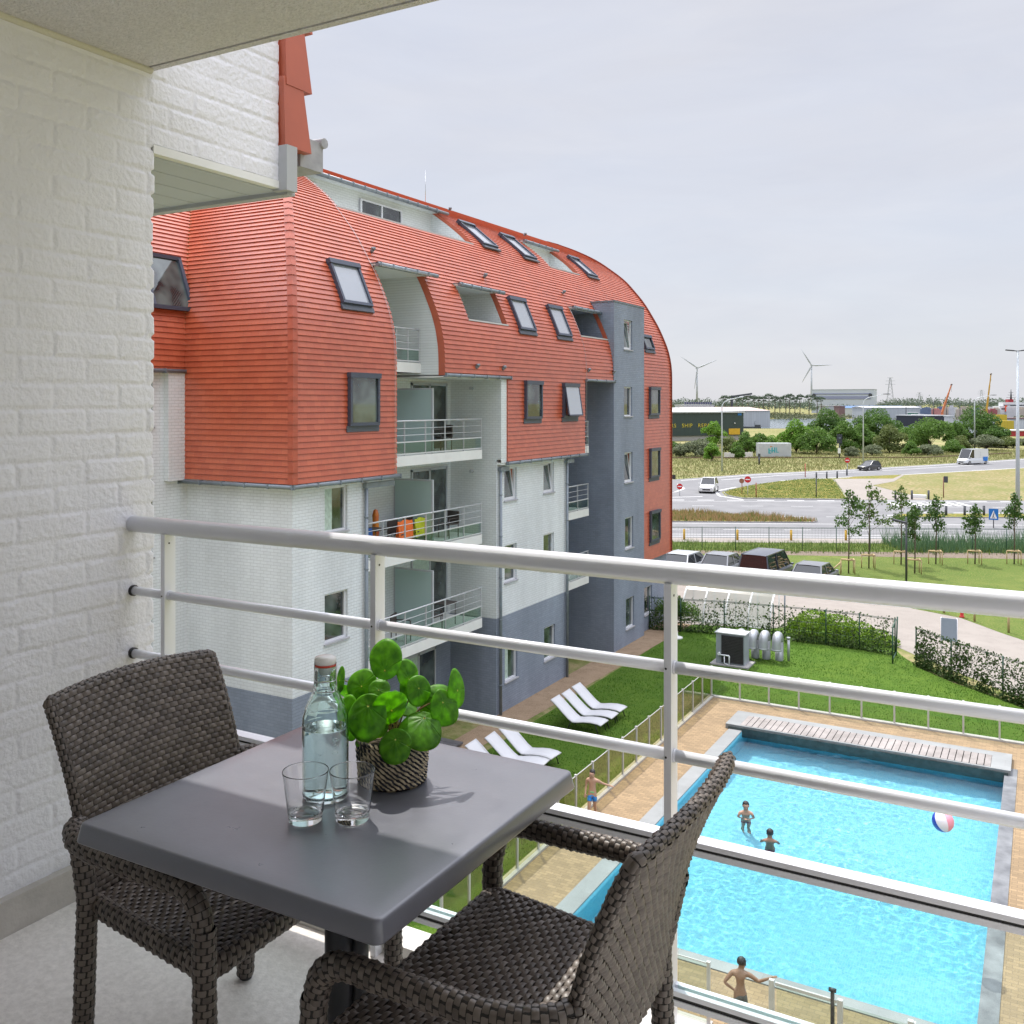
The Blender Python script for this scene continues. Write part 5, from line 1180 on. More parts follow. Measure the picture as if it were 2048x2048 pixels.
# beach ball in flight
rb=.2; bc=Vector((-1.72,20.1,2.42)); bb=thing('beach_ball','blue, white and pink inflatable ball in the air above the pool','ball',bc)
cols=[('ball_blue',(.02,.06,.42)),('ball_white',(.72,.70,.74)),('ball_pink',(.75,.30,.38)),('ball_white2',(.72,.70,.74)),('ball_blue2',(.02,.06,.42)),('ball_pink2',(.75,.30,.38))]
Rb=Matrix.Rotation(math.radians(-24),3,Vector((-.09,1,0)))@Matrix.Rotation(math.radians(-25),3,Vector((1,.09,0)))@Matrix.Rotation(math.atan2(-20.1,1.72)-PI/2,3,'Z')
for i,(n0,c) in enumerate(cols):
    mb=MB(); mb.smooth=True
    mb.grid(lambda u,v:bc+Rb@Vector((rb*math.sin(v*PI)*math.cos((i+u)*PI/3),rb*math.sin(v*PI)*math.sin((i+u)*PI/3),rb*math.cos(v*PI))),6,20)
    mb.build('ball_panel',M(n0,c,.3,.03,3),bb)
# ------------------------------------------------------------ people
SKIN=M('skin',(.42,.24,.16),.5,.06,20.); SKIN2=M('tanned_skin',(.26,.14,.085),.5,.06,20.); HAIR=M('black_hair',(.012,.010,.010),.5,.3,40.)
def person(label,loc,H,rz,J,skin,shorts,trim=None,hairlen=1,head=(0,0,0)):
    """J: joint positions in units of height; x right, y forward, z up"""
    t=thing('person',label,'person',loc,None,rz); S=H; FB=1.16
    V=[];E_=[];Rr=[]
    def add(p,r,par=None):
        V.append(tuple(Vector(p)*S)); Rr.append(r*S*FB if not isinstance(r,tuple) else (r[0]*S*FB,r[1]*S*FB)); k=len(V)-1
        if par is not None: E_.append((par,k))
        return k
    pel=add(J['pelvis'],(.072,.056)); wa=add(J['waist'],(.060,.045),pel); chst=add(J['chest'],(.076,.050),wa); up=add(J['upper'],(.060,.042),chst); nk=add(J['neck'],.027,up)
    hd=Vector(J['head']); hf=Vector(J.get('face',(0,1,0))).normalized()
    j1=add(hd-Vector((0,0,.035))+hf*.012,.040,nk); j2=add(hd,(.050,.058),j1); j3=add(hd+Vector((0,0,.042))-hf*.004,.044,j2)
    for s_,q in (('L',-1),('R',1)):
        sh=add(J['sh'+s_],.030,up); el=add(J['el'+s_],.020,sh); wr=add(J['wr'+s_],.0145,el)
        ha=Vector(J['wr'+s_]); d=(ha-Vector(J['el'+s_])).normalized(); 
        side=d.cross(Vector((0,0,1))); side=side.normalized() if side.length>.2 else Vector((1,0,0)); nrm=side.cross(d)
        pm=add(ha+d*.035,(.017,.011),wr)
        for k,(o,ln) in enumerate(((-.016,.034),(-.0055,.040),(.0055,.038),(.016,.030))):
            a=add(ha+d*.055+side*o,.0062,pm); b=add(ha+d*(.055+ln*.6)+side*o*1.15-nrm*.004,.0055,a); add(ha+d*(.055+ln)+side*o*1.2-nrm*.012,.0045,b)
        th=add(ha+d*.028-side*.026,.0065,pm); add(ha+d*.048-side*.036-nrm*.006,.0055,th)
        hp_=add(J['hip'+s_],.046,pel); kn=add(J['kn'+s_],.030,hp_); cf=add((Vector(J['kn'+s_])*.6+Vector(J['an'+s_])*.4),.027,kn); an=add(J['an'+s_],.018,cf); toe=add(Vector(J['an'+s_])+Vector(J.get('toe'+s_,(0,.085,-.02))),.014,an)
    me=bpy.data.meshes.new('body'); me.from_pydata(V,E_,[]); o=bpy.data.objects.new('body',me); C.objects.link(o); o.parent=t; me.materials.append(skin)
    sk=o.modifiers.new('skin','SKIN'); 
    for i,v in enumerate(me.skin_vertices[0].data): r=Rr[i]; v.radius=r if isinstance(r,tuple) else (r,r); v.use_root=(i==0)
    sk.use_smooth_shade=True; sub=o.modifiers.new('sub','SUBSURF'); sub.levels=2; sub.render_levels=2
    # shorts
    me2=bpy.data.meshes.new('shorts'); k=1.22
    pv=[J['pelvis'],Vector(J['pelvis']).lerp(Vector(J['waist']),.35),J['hipL'],Vector(J['hipL']).lerp(Vector(J['knL']),.62),J['hipR'],Vector(J['hipR']).lerp(Vector(J['knR']),.62)]
    me2.from_pydata([tuple(Vector(p)*S) for p in pv],[(0,1),(0,2),(2,3),(0,4),(4,5)],[]); o2=bpy.data.objects.new('shorts',me2); C.objects.link(o2); o2.parent=t; me2.materials.append(shorts)
    sk=o2.modifiers.new('skin','SKIN'); rad=[(.080,.066),(.070,.056),(.056,.056),(.053,.053),(.056,.056),(.053,.053)]
    for i,v in enumerate(me2.skin_vertices[0].data): v.radius=(rad[i][0]*S,rad[i][1]*S); v.use_root=(i==0)
    sk.use_smooth_shade=True; sub=o2.modifiers.new('sub','SUBSURF'); sub.levels=2; sub.render_levels=2
    if trim:
        c=Vector(pv[1])*S; mb=MB(); mb.smooth=True; mb.lathe([(.0,.0),(1,0),(1.02,.2),(1,.4),(0,.4)],(0,0,0),20); mb.v=[(c.x+x*.072*S,c.y+y*.056*S,c.z+z*.05*S) for x,y,z in mb.v]; mb.build('waistband',trim,t,local=True)
    # hair, ears, eyes, nose, mouth
    hc=hd*S; mb=MB(); mb.smooth=True; up_=Vector((0,0,1)); rt=hf.cross(up_).normalized()
    def hp2(u,v):
        th=v*PI*.62; ph=u*2*PI; d=Vector((math.sin(th)*math.cos(ph),math.sin(th)*math.sin(ph),math.cos(th)))
        w=hf*d.y+rt*d.x+up_*d.z; lim=1.0
        if d.y>.25 and d.z<.45: w=hf*.25+rt*d.x+up_*max(d.z,.45); lim=.98
        return hc+(up_*.016-hf*.006)*S+Vector((w.x*.062,w.y*.062,w.z*.068))*S*lim*(1+.05*noise.noise(d*4))
    mb.grid(hp2,20,12,closeu=True); mb.build('hair',HAIR,t,local=True)
    for q in (-1,1):
        mb=MB(); mb.blob(hc+rt*(.053*q*S)-up_*.004*S,(.009*S,.014*S,.018*S),8,6); mb.build('ear',skin,t,local=True)
        mb=MB(); mb.blob(hc+rt*(.020*q*S)+hf*.055*S+up_*.002*S,.0075*S,8,6); mb.build('eye',BLACK,t,local=True)
    mb=MB(); mb.blob(hc+hf*.060*S-up_*.012*S,(.008*S,.010*S,.011*S),8,6); mb.build('nose',skin,t,local=True)
    mb=MB(); mb.blob(hc+hf*.052*S-up_*.032*S,(.014*S,.007*S,.004*S),8,6); mb.build('mouth',M('lips',(.35,.10,.08),.5,0),t,local=True)
    return t
B0=dict(pelvis=(0,0,.53),waist=(0,.0,.62),chest=(0,.0,.73),upper=(0,-.005,.79),neck=(0,0,.845),head=(0,.01,.925),shL=(-.105,0,.795),shR=(.105,0,.795),elL=(-.125,-.01,.65),elR=(.125,-.01,.65),wrL=(-.13,.03,.52),wrR=(.13,.03,.52),
  hipL=(-.045,0,.50),hipR=(.045,0,.50),knL=(-.05,.01,.28),knR=(.05,.01,.28),anL=(-.055,-.01,.035),anR=(.055,-.01,.035))
def pose(**k): d=dict(B0); d.update(k); return d
# walking boy by the fence: body turned towards the camera, left arm out to the fence post
person('bare-chested boy in bright blue shorts walking beside the glass fence',(-9.93,21.85,.008),1.28,math.radians(-168),
 pose(shL=(-.10,0,.79),elL=(-.20,-.06,.72),wrL=(-.33,-.12,.67),elR=(.125,.0,.65),wrR=(.125,.06,.55),knL=(-.04,-.04,.28),anL=(-.04,-.15,.05),knR=(.05,.07,.285),anR=(.055,.06,.035),face=(.5,1,-.5),head=(.0,.025,.92)),SKIN,M('blue_swim_shorts',(.01,.13,.55),.6,.35,9.,col2=(.03,.30,.70)),trim=M('green_waistband',(.12,.55,.20),.6,0))
person('dark-haired boy standing waist-deep in the pool, farther of the two, facing the balcony',(-6.72,24.3,-1.18),1.42,math.radians(-160),
 pose(elL=(-.14,.05,.69),wrL=(-.06,.15,.73),elR=(.14,.05,.69),wrR=(.06,.15,.74),face=(0,1,-.15)),SKIN,M('maroon_swim_shorts',(.22,.03,.06),.6,.3,8.))
person('dark-haired boy waist-deep in the pool seen from behind, nearer of the two',(-5.80,23.1,-1.2),1.40,math.radians(15),
 pose(elL=(-.15,.04,.68),wrL=(-.13,.15,.62),elR=(.15,.04,.68),wrR=(.13,.15,.62),face=(-.2,1,0)),SKIN2,M('dark_red_swim_shorts',(.20,.02,.04),.6,.3,8.))
person('boy in dark shorts seen from behind, hand on the pool gate post',(-4.42,15.66,.008),1.27,math.radians(8),
 pose(pelvis=(.01,0,.53),shR=(.105,.0,.80),elR=(.235,.0,.735),wrR=(.385,-.03,.83),shL=(-.105,0,.79),elL=(-.20,-.07,.67),wrL=(-.09,-.02,.575),knL=(-.06,.01,.28),face=(.3,1,-.1),head=(.015,.015,.925)),SKIN2,M('dark_patterned_shorts',(.035,.04,.045),.6,.4,22.,col2=(.13,.15,.15)))
# ------------------------------------------------------------ cars
TYRE=M('tyre_rubber',(.018,.018,.018),.8,0); RIM=M('wheel_rim',(.40,.40,.42),.3,0,metal=.8); CGL,_t,_b=newmat('car_glass'); _b.inputs['Base Color'].default_value=(.012,.015,.018,1); _b.inputs['Roughness'].default_value=.03; _b.inputs['Coat Weight'].default_value=.6
HL=M('headlight_glass',(.6,.6,.58),.15,0); TL=M('tail_light',(.35,.01,.01),.2,0)
def car(name,label,cat,loc,rz,col,L_=4.4,W_=1.8,H=1.45,kind='hatch',group=None,paint=None,extra=None):
    t=thing(name,label,cat,loc,group,rz); P_=paint or M('car_paint',col,.28,.02,2.,coat=.8,metal=.2); h=L_/2; w=W_/2
    if kind=='van': belt=1.15; st=[(-h,1.1,.90),(-h+.06,1.2,.97),(-h+.5,1.2,1),(h-1.6,1.15,1),(h-.7,1.05,.98),(h-.15,.95,.9),(h,.7,.8)]; cab=[(-h+.03,-h+.10),(h-1.55,h-.72)]
    elif kind=='mpv': belt=1.02; st=[(-h,.95,.88),(-h+.1,1.04,.97),(0,1.02,1),(h-1.1,1.0,.99),(h-.3,.86,.93),(h,.62,.82)]; cab=[(-h+.04,-h+.22),(h-1.75,h-.95)]
    elif kind=='suv': belt=1.0; st=[(-h,.9,.85),(-h+.12,1.0,.96),(0,1.0,1),(h-1.2,.98,.99),(h-.25,.86,.93),(h,.62,.84)]; cab=[(-h+.12,-h+.65),(h-1.85,h-1.2)]
    else: belt=.92; st=[(-h,.78,.84),(-h+.15,.92,.95),(-.3,.92,1),(h-1.3,.90,.99),(h-.3,.76,.92),(h,.58,.82)]; cab=[(-h+.22,-h+.68),(h-2.0,h-1.25)]
    sec=[(1,.30),(1.0,.5),(.985,.72),(.93,.93),(.8,1.0)]
    mb=MB(); mb.smooth=True; n=24
    def S_(x):
        for (x0,z0,k0),(x1,z1,k1) in zip(st,st[1:]):
            if x<=x1: f=(x-x0)/(x1-x0); f=f*f*(3-2*f)*.5+f*.5; return z0+(z1-z0)*f,k0+(k1-k0)*f
        return st[-1][1:]
    pr=[(-a,b) for a,b in sec]+[(a,b) for a,b in sec[::-1]]
    def P(u,v):
        x=-h+L_*v; z,k=S_(x); q=u*(len(pr)-1); i=min(int(q),len(pr)-2); f=q-i; a=pr[i][0]+(pr[i+1][0]-pr[i][0])*f; b=pr[i][1]+(pr[i+1][1]-pr[i][1])*f
        zz=.22+(z-.22)*((b-.30)/.70); 
        return (x,a*w*k,zz)
    mb.grid(P,18,n); mb.smooth=False
    for v,o_ in ((0,1),(1,-1)):
        pts=[P(i/18,v) for i in range(19)]; mb.face(pts[::o_])
    body=mb.build('body',P_,t,local=True)
    (r0,r1),(f1,f0)=cab
    top=H; wb,wt=w*.93,w*.76 if kind!='van' else w*.9
    g=MB(); g.smooth=False
    cs=[(r0,belt-.06,wb*.95),(r1,top-.04,wt*.96),((r1+f1)/2,top,wt),(f1,top-.05,wt*.96),(f0,belt-.04,wb*.93)]
    lo=[(-1,)]
    # side, rear, front windows as one glass cabin
    base=[(r0,belt-.05),(f0,belt-.05)]
    for s_ in (-1,1):
        q=[(r0,s_*wb,belt-.06),(f0,s_*wb*.97,belt-.06),(f1,s_*wt,top-.05),((r1+f1)/2,s_*wt,top-.01),(r1,s_*wt,top-.04)]
        g.face(q if s_<0 else q[::-1])
    g.face([(r0,wb,belt-.06),(r0,-wb,belt-.06),(r1,-wt,top-.04),(r1,wt,top-.04)]); g.face([(f0,-wb*.97,belt-.06),(f0,wb*.97,belt-.06),(f1,wt,top-.05),(f1,-wt,top-.05)])
    g.build('window',CGL,t,local=True)
    r_=MB(); r_.smooth=True
    def RP(u,v):
        x=(r1-.04)+(f1-r1+.08)*v; a=2*u-1; z=top-.035+.045*math.sin(PI*v)**.6*(1-.5*a**2)+.02*(1-a*a); return (x,a*(wt+.015),z)
    r_.grid(RP,10,10)
    r_.smooth=False
    for s_ in (-1,1):
        r_.bar((r1,s_*wt,top-.03),(f1,s_*wt,top-.04),.06,.07); r_.bar((r0,s_*wb*.99,belt-.06),(r1,s_*wt,top-.03),.07,.07); r_.bar((f0,s_*wb*.97,belt-.06),(f1,s_*wt,top-.04),.06,.06)
        m_=(r1+f1)/2; r_.bar((m_,s_*(wb+.0),belt-.06),(m_,s_*(wt+.006),top-.03),.08,.02)
        if kind=='van': # closed panels behind the front doors
            r_.face([(r0,s_*(wb+.012),belt-.1),(f1-.55,s_*(wb+.012),belt-.1),(f1-.55,s_*(wt+.02),top-.03),(r1,s_*(wt+.02),top-.03)])
    if kind=='van': r_.face([(r0-.01,wb,belt-.06),(r0-.01,-wb,belt-.06),(r1-.012,-wt,top-.04),(r1-.012,wt,top-.04)])
    r_.build('roof',P_,t,local=True)
    for s_ in (-1,1):
        for x in (-h+.82,h-.85):
            k=MB(); 
            def rot(q): return q
            ring=[]
            k.tube([(x,s_*(w-.18),.32),(x,s_*(w+.005),.32)],.32,20); wh=k.build('wheel',TYRE,t,local=True)
            k=MB(); k.tube([(x,s_*(w+.0),.32),(x,s_*(w+.012),.32)],.2,14); k.build('rim',RIM,wh,local=True)
        k=MB(); k.blob((f0-.25,s_*(w+.10),belt+.02),(.08,.10,.07),8,6); k.build('mirror',P_,t,local=True)
        k=MB(); k.blob((h-.08,s_*w*.62,.66),(.10,.17,.07),8,6); k.build('headlight',HL,t,local=True)
        k=MB(); k.box(-h-.01,-h+.05,s_*w*.70-.12,s_*w*.70+.12,.68,.86); k.build('tail_light',TL,t,local=True)
    k=MB(); k.box(h-.05,h+.012,-.45,.45,.36,.52); k.box(-h,-h+L_,-w*.95,w*.95,.18,.26); k.box(-h-.02,-h+.05,-w*.75,w*.75,.30,.42); k.build('lower_trim',BLACK,t,local=True)
    k=MB(); k.box(-h-.015,-h+.0,-.26,.26,.5,.61); k.build('number_plate',WHITEP,t,local=True)
    if extra: extra(t,h,w,top,belt)
    return t
ag=math.radians(85)
gp='cars parked in a row below the lawn'
car('parked_car','silver-white saloon parked at the left end of the row, half hidden by the red wall','car',(-19.1,56.1,.01),ag,(.50,.53,.55),group=gp)
car('parked_car','grey hatchback parked between the white saloon and the dark people carrier','car',(-16.95,56.8,.01),ag,(.22,.23,.25),H=1.46,L_=4.1,group=gp)
car('parked_car','dark blue-grey people carrier, tallest of the parked cars','car',(-14.15,55.8,.01),ag,(.05,.06,.085),L_=4.9,W_=1.92,H=1.92,kind='mpv',group=gp)
car('parked_car','small grey car parked apart at the right end by the young trees','car',(-11.4,55.9,.01),ag,(.16,.165,.18),L_=4.2,H=1.45,group=gp)
car('car','white sport utility car driving out of the side road','car',(-34.6,109.2,.016),math.radians(-80),(.62,.62,.62),L_=4.3,W_=1.85,H=1.68,kind='suv')
car('car','small black hatchback driving on the upper road','car',(-23.9,156.6,.016),math.radians(-118),(.03,.03,.035),L_=4.0,W_=1.75,H=1.5)
def vd(t,h,w,top,belt):
    for s_ in (-1,1):
        k=MB(); k.box(-h+.3,-h+1.5,s_*(w*.99+.02)-.012,s_*(w*.99+.02)+.012,.55,1.25); k.build('blue_stripe',M('blue_decal',(.01,.17,.55),.4,0),t,local=True)
car('delivery_van','white delivery van with a blue rear panel on the upper road','van',(-10.9,181.2,.016),math.radians(-122),(.66,.68,.70),L_=5.9,W_=2.1,H=2.6,kind='van',extra=vd)
# ------------------------------------------------------------ trees and bushes
BARK=M('bark',(.13,.10,.08),.9,.3,12.,bump=.6,bscale=30)
def crown(mb,lobes,n,size,seed,squash=1,inner=.55,aspect=.6):
    r=random.Random(seed); tot=sum(q[3]*q[4] for q in lobes)
    for (cx,cy,cz,rx,rz) in lobes:
        for i in range(int(n*rx*rz/tot)):
            d=Vector((r.gauss(0,1),r.gauss(0,1),r.gauss(0,1))).normalized()
            if d.z<-.35: d.z=-d.z*.4
            k=inner+(1-inner)*r.random()**.45; k*=1+.16*noise.noise(Vector((d.x*2.1+cx,d.y*2.1+cy,d.z*2.1+seed)))
            p=Vector((cx+d.x*rx*k,cy+d.y*rx*k,cz+d.z*rz*k))
            a=Vector((r.gauss(0,1),r.gauss(0,1),r.gauss(0,.8)))+d*.6; a.normalize(); b=a.cross(Vector((r.gauss(0,1),r.gauss(0,1),r.gauss(0,1)))).normalized(); c=a.cross(b)
            s_=size*r.uniform(.6,1.25); b=b*s_*.5; c=c*s_*aspect*.5
            mb.face([p-b,p-c*.9-b*.1,p+b,p+c])
def tree(name,label,cat,loc,h,w,n,size,mat,seed,trunk=.3,group=None,flat=1.0,nl=6,tr=.12):
    r=random.Random(seed); t=thing(name,label,cat,loc,group); x,y,z=loc
    mb=MB(); tops=[]
    mb.tube([(x,y,z),(x+.02*h,y,z+h*trunk),(x,y+.02*h,z+h*.75)],[tr,tr*.75,tr*.2],7)
    lob=[(x,y,z+h*(1-.42*(1-trunk)),w*.62,h*(1-trunk)*.46*flat)]
    for i in range(nl):
        a=2*PI*i/nl+r.uniform(-.4,.4); rr=w*r.uniform(.42,.72); zz=z+h*(trunk+(1-trunk)*r.uniform(.06,.66)); q=w*r.uniform(.36,.52)
        lob.append((x+math.cos(a)*rr,y+math.sin(a)*rr,zz,q,q*.8*min(1,h*.6/w+.25)))
        mb.tube([(x,y,z+h*trunk*r.uniform(.6,1)),(x+math.cos(a)*rr*.5,y+math.sin(a)*rr*.5,(z+zz)/2+h*.15),(x+math.cos(a)*rr*.9,y+math.sin(a)*rr*.9,zz)],[tr*.45,tr*.3,tr*.08],5)
    mb.build('trunk',BARK,t); c=MB(); crown(c,lob,n,size,seed); c.build('crown',mat,t); return t
LG=[leafmat('foliage_mid',(.085,.165,.03),(.13,.23,.05),(.19,.30,.075),trans=.45),leafmat('foliage_dark',(.065,.135,.03),(.10,.185,.042),(.15,.24,.06),trans=.45),leafmat('foliage_olive',(.11,.15,.045),(.17,.21,.07),(.24,.27,.12),trans=.45),leafmat('foliage_bright',(.12,.24,.03),(.18,.33,.05),(.25,.40,.085),trans=.45),leafmat('foliage_grey',(.13,.16,.085),(.20,.23,.14),(.28,.30,.20),trans=.45)]
GB='bushes and low trees between the upper road and the harbour'
nm={0:'mid-green',1:'dark green',2:'olive',3:'bright green',4:'greyish'}
BS=[ # bearing, distance, crown top, half-width, kind, where
 (1655,215,821,46,1,'tall, behind the right-hand signal'),(1592,200,843,36,3,'rising behind the white container on its right'),(1632,196,856,44,0,'broad, between the container and the right-hand signal'),(1690,203,846,36,0,'just right of the right-hand signal'),
 (1753,228,820,54,1,'tall, right of the curved lamp by the black hatchback'),(1722,205,850,32,0,'under the curved lamp arm by the black hatchback'),(1778,200,853,36,2,'olive, in front of the tall dark clump'),(1857,212,838,52,0,'large centre clump, left of the lamp above the van'),
 (1828,222,852,34,0,'behind the centre clump on its left'),(1950,232,817,54,1,'tallest, behind the lamp above the white van'),(1912,214,846,30,0,'between the centre clump and the tallest right one'),(1990,226,852,36,1,'right flank of the tallest right one'),
 (1490,188,865,24,0,'behind the left-hand signal'),(1520,200,868,28,0,'between the left-hand signal and the container'),(1460,196,874,26,2,'left of the left-hand signal'),(1404,186,880,36,4,'low greyish, under the dark green hall'),(1362,186,888,24,4,'low greyish, against the red building edge'),(1424,172,886,20,3,'small and bright below the dark hall'),
 (1428,236,845,27,3,'feathery bright, in front of the hall lettering'),(1704,186,894,18,4,'small grey, beside the curved lamp foot'),(1744,190,890,24,4,'small grey, right of the curved lamp foot'),(1822,190,884,20,0,'small round, in front of the centre clump'),(1856,192,890,30,4,'low grey, right of the small round bush'),
 (1905,200,880,26,0,'low, beneath the lamp above the van'),(1922,206,872,24,2,'yellowish low, left of the lamp above the van'),(1972,212,871,36,4,'low grey, right of the lamp above the van'),(2012,222,874,30,2,'low olive, right of the tallest tree'),(2042,236,878,26,4,'low grey at the right edge'),
 (1345,215,884,20,1,'dark, hard against the red wall'),(1560,190,884,22,0,'low, right behind the container'),(1476,178,892,16,0,'small, left of the white barriers'),(1545,212,872,24,3,'bright, above the container top')]
for i,(u,d,v,hw,mi,lb) in enumerate(BS):
    x,y=GP(u,d); h=max(1.6,HZ(v,d)); w=hw*d/1902./1.12
    tree('bush' if h<4.5 else 'tree',nm[mi]+(' bush ' if h<4.5 else ' tree ')+lb,'bush' if h<4.5 else 'tree',(x,y,0),h,w,int(2600+w*h*190),.46 if w>2.5 else .32,LG[mi],100+i,trunk=.06,group=GB,nl=10,tr=.14,flat=1.1)
# feathery pines in a row beyond the water
PINE=leafmat('pine_foliage',(.06,.09,.055),(.085,.125,.075),(.12,.16,.10),trans=.2)
r=random.Random(3); us=[1449,1463,1474,1485,1496,1507,1517,1527,1537,1549,1560,1571,1580,1590,1600,1618,1634,1641]
ordn=['first','second','third','fourth','fifth','sixth','seventh','eighth','ninth','tenth','eleventh','twelfth','thirteenth','fourteenth','fifteenth','sixteenth','seventeenth','eighteenth']
for i,u in enumerate(us):
    d=640+r.uniform(-10,10); x,y=GP(u,d); h=HZ(r.uniform(790,797),d)+1.5
    t=thing('pine_tree','umbrella-shaped pine beyond the harbour water, %s from the left in the row'%ordn[i],'tree',(x,y,0),'pines in a row beyond the harbour')
    mb=MB(); mb.tube([(x,y,0),(x+r.uniform(-.6,.6),y,h*.6),(x,y,h*.9)],[.3,.25,.08],6); mb.build('trunk',BARK,t)
    c=MB(); crown(c,[(x,y,h-1.7,2.6,1.5),(x-1.8,y,h-2.4,1.6,.9),(x+1.9,y,h-2.2,1.7,1.0),(x+.4,y,h-3.6,1.3,.8)],420,.75,i+50,inner=.2); c.build('crown',PINE,t)
# far woods and reeds
mb=MB(); 
rr=random.Random(9)
lob=[]
for i in range(230):
    u=1300+i*4.0+rr.uniform(-4,4); d=900+rr.uniform(-60,120); 
    tall=(u>1838 and u<1915); h=HZ(797 if not tall else 795-rr.random()*6,d)*rr.uniform(.8,1.05); 
    if 1620<u<1760: h*=.6
    x,y=GP(u,d); lob.append((x,y,h*.55,(3.2 if tall else 6)*rr.uniform(.7,1.2),h*.5))
crown(mb,lob,26000,1.6,5,inner=.5); struct(mb.build('distant_woods',leafmat('far_foliage',(.09,.125,.095),(.125,.165,.12),(.16,.20,.14),trans=.2)),'stuff')
mb=MB(); lob=[]
for i in range(70):
    u=1475+i*2.4; d=610+rr.uniform(-12,40); x,y=GP(u,d); lob.append((x,y,1.6,4,1.9*rr.uniform(.7,1.3)*(1.3 if u<1600 else .7)))
for i in range(60):
    u=1540+i*9; d=560+rr.uniform(-30,80); x,y=GP(u,d); lob.append((x,y,1.5,6,2.0))
crown(mb,lob,9000,1.1,6,inner=.6); struct(mb.build('reed_bank',leafmat('reed_bank_foliage',(.09,.11,.05),(.15,.16,.08),(.20,.20,.12),trans=.2)),'stuff')
# young trees on the lawn, each with a three-post stake frame
WOODS=M('pale_stake_wood',(.42,.31,.16),.7,.12,9.)
YT=[(-10.55,61.2,5.2,'with a leaning prop, leftmost',0),(-9.75,63.7,5.5,'second from the left, widest crown',3),(-8.15,66.2,5.2,'third from the left, loose yellowish crown',3),(-7.0,63.2,4.3,'right behind the dark lamp post',1),(-6.2,67.5,4.5,'fifth from the left, with a tall leader',1),(-3.98,68.8,3.9,'compact round crown, second from the right',1),(-1.75,70.0,4.7,'rightmost, narrow crown before the reeds',1)]
for i,(x,y,h,lb,mi) in enumerate(YT):
    t=thing('young_tree','young staked tree on the lawn, '+lb,'tree',(x,y,0),'young trees on the lawn'); r=random.Random(70+i)
    mb=MB(); mb.tube([(x,y,0),(x+.03,y,h*.45),(x,y+.02,h*.95)],[.045,.035,.012],6)
    lob=[]
    for k in range(9):
        a=r.uniform(0,2*PI); rr_=r.uniform(.15,.95)*(1.1 if i<3 else .6); zz=h*(.45+.42*k/9)
        if k>6: rr_*=.3
        mb.tube([(x,y,zz*.85),(x+math.cos(a)*rr_,y+math.sin(a)*rr_,zz+.25)],[.016,.006],4); q=(.50 if i<3 else .42)*r.uniform(.75,1.15); lob.append((x+math.cos(a)*rr_,y+math.sin(a)*rr_,zz+.2,q,q*1.1))
    lob.append((x,y,h-.35,.22,.45)); 
    if i>3: lob.append((x,y,h*.68,.65,.75))
    mb.build('trunk',BARK,t); c=MB(); crown(c,lob,850,.155,i+200,inner=.2,aspect=.8); c.build('crown',leafmat('young_leaves_%d'%i,*( [(.045,.10,.02),(.08,.155,.035),(.12,.20,.05)] if mi!=3 else [(.07,.13,.025),(.11,.18,.04),(.18,.21,.06)])),t)
    s=thing('tree_stake','three-post wooden stake frame round the young tree '+lb,'tree stake',(x,y,0),'stake frames on the lawn')
    pts=[(x-.42,y-.1),(x+.4,y-.2),(x+.22,y+.38)]
    for px_,py_ in pts: mb=MB(); mb.tube([(px_,py_,0),(px_,py_,.86)],.032,7); mb.build('post',WOODS,s)
    mb=MB(); 
    for a,b in ((0,1),(1,2),(2,0)): mb.tube([(*pts[a],.85),(*pts[b],.87)],.045,6)
    mb.build('crossbar',WOODS,s)
    if i==0: mb=MB(); mb.tube([(x-1.1,y-.9,0),(x-.35,y-.6,.75)],.045,6); mb.tube([(x-.35,y-.65,0),(x-.35,y-.6,.85)],.04,6); mb.build('prop',WOODS,s)
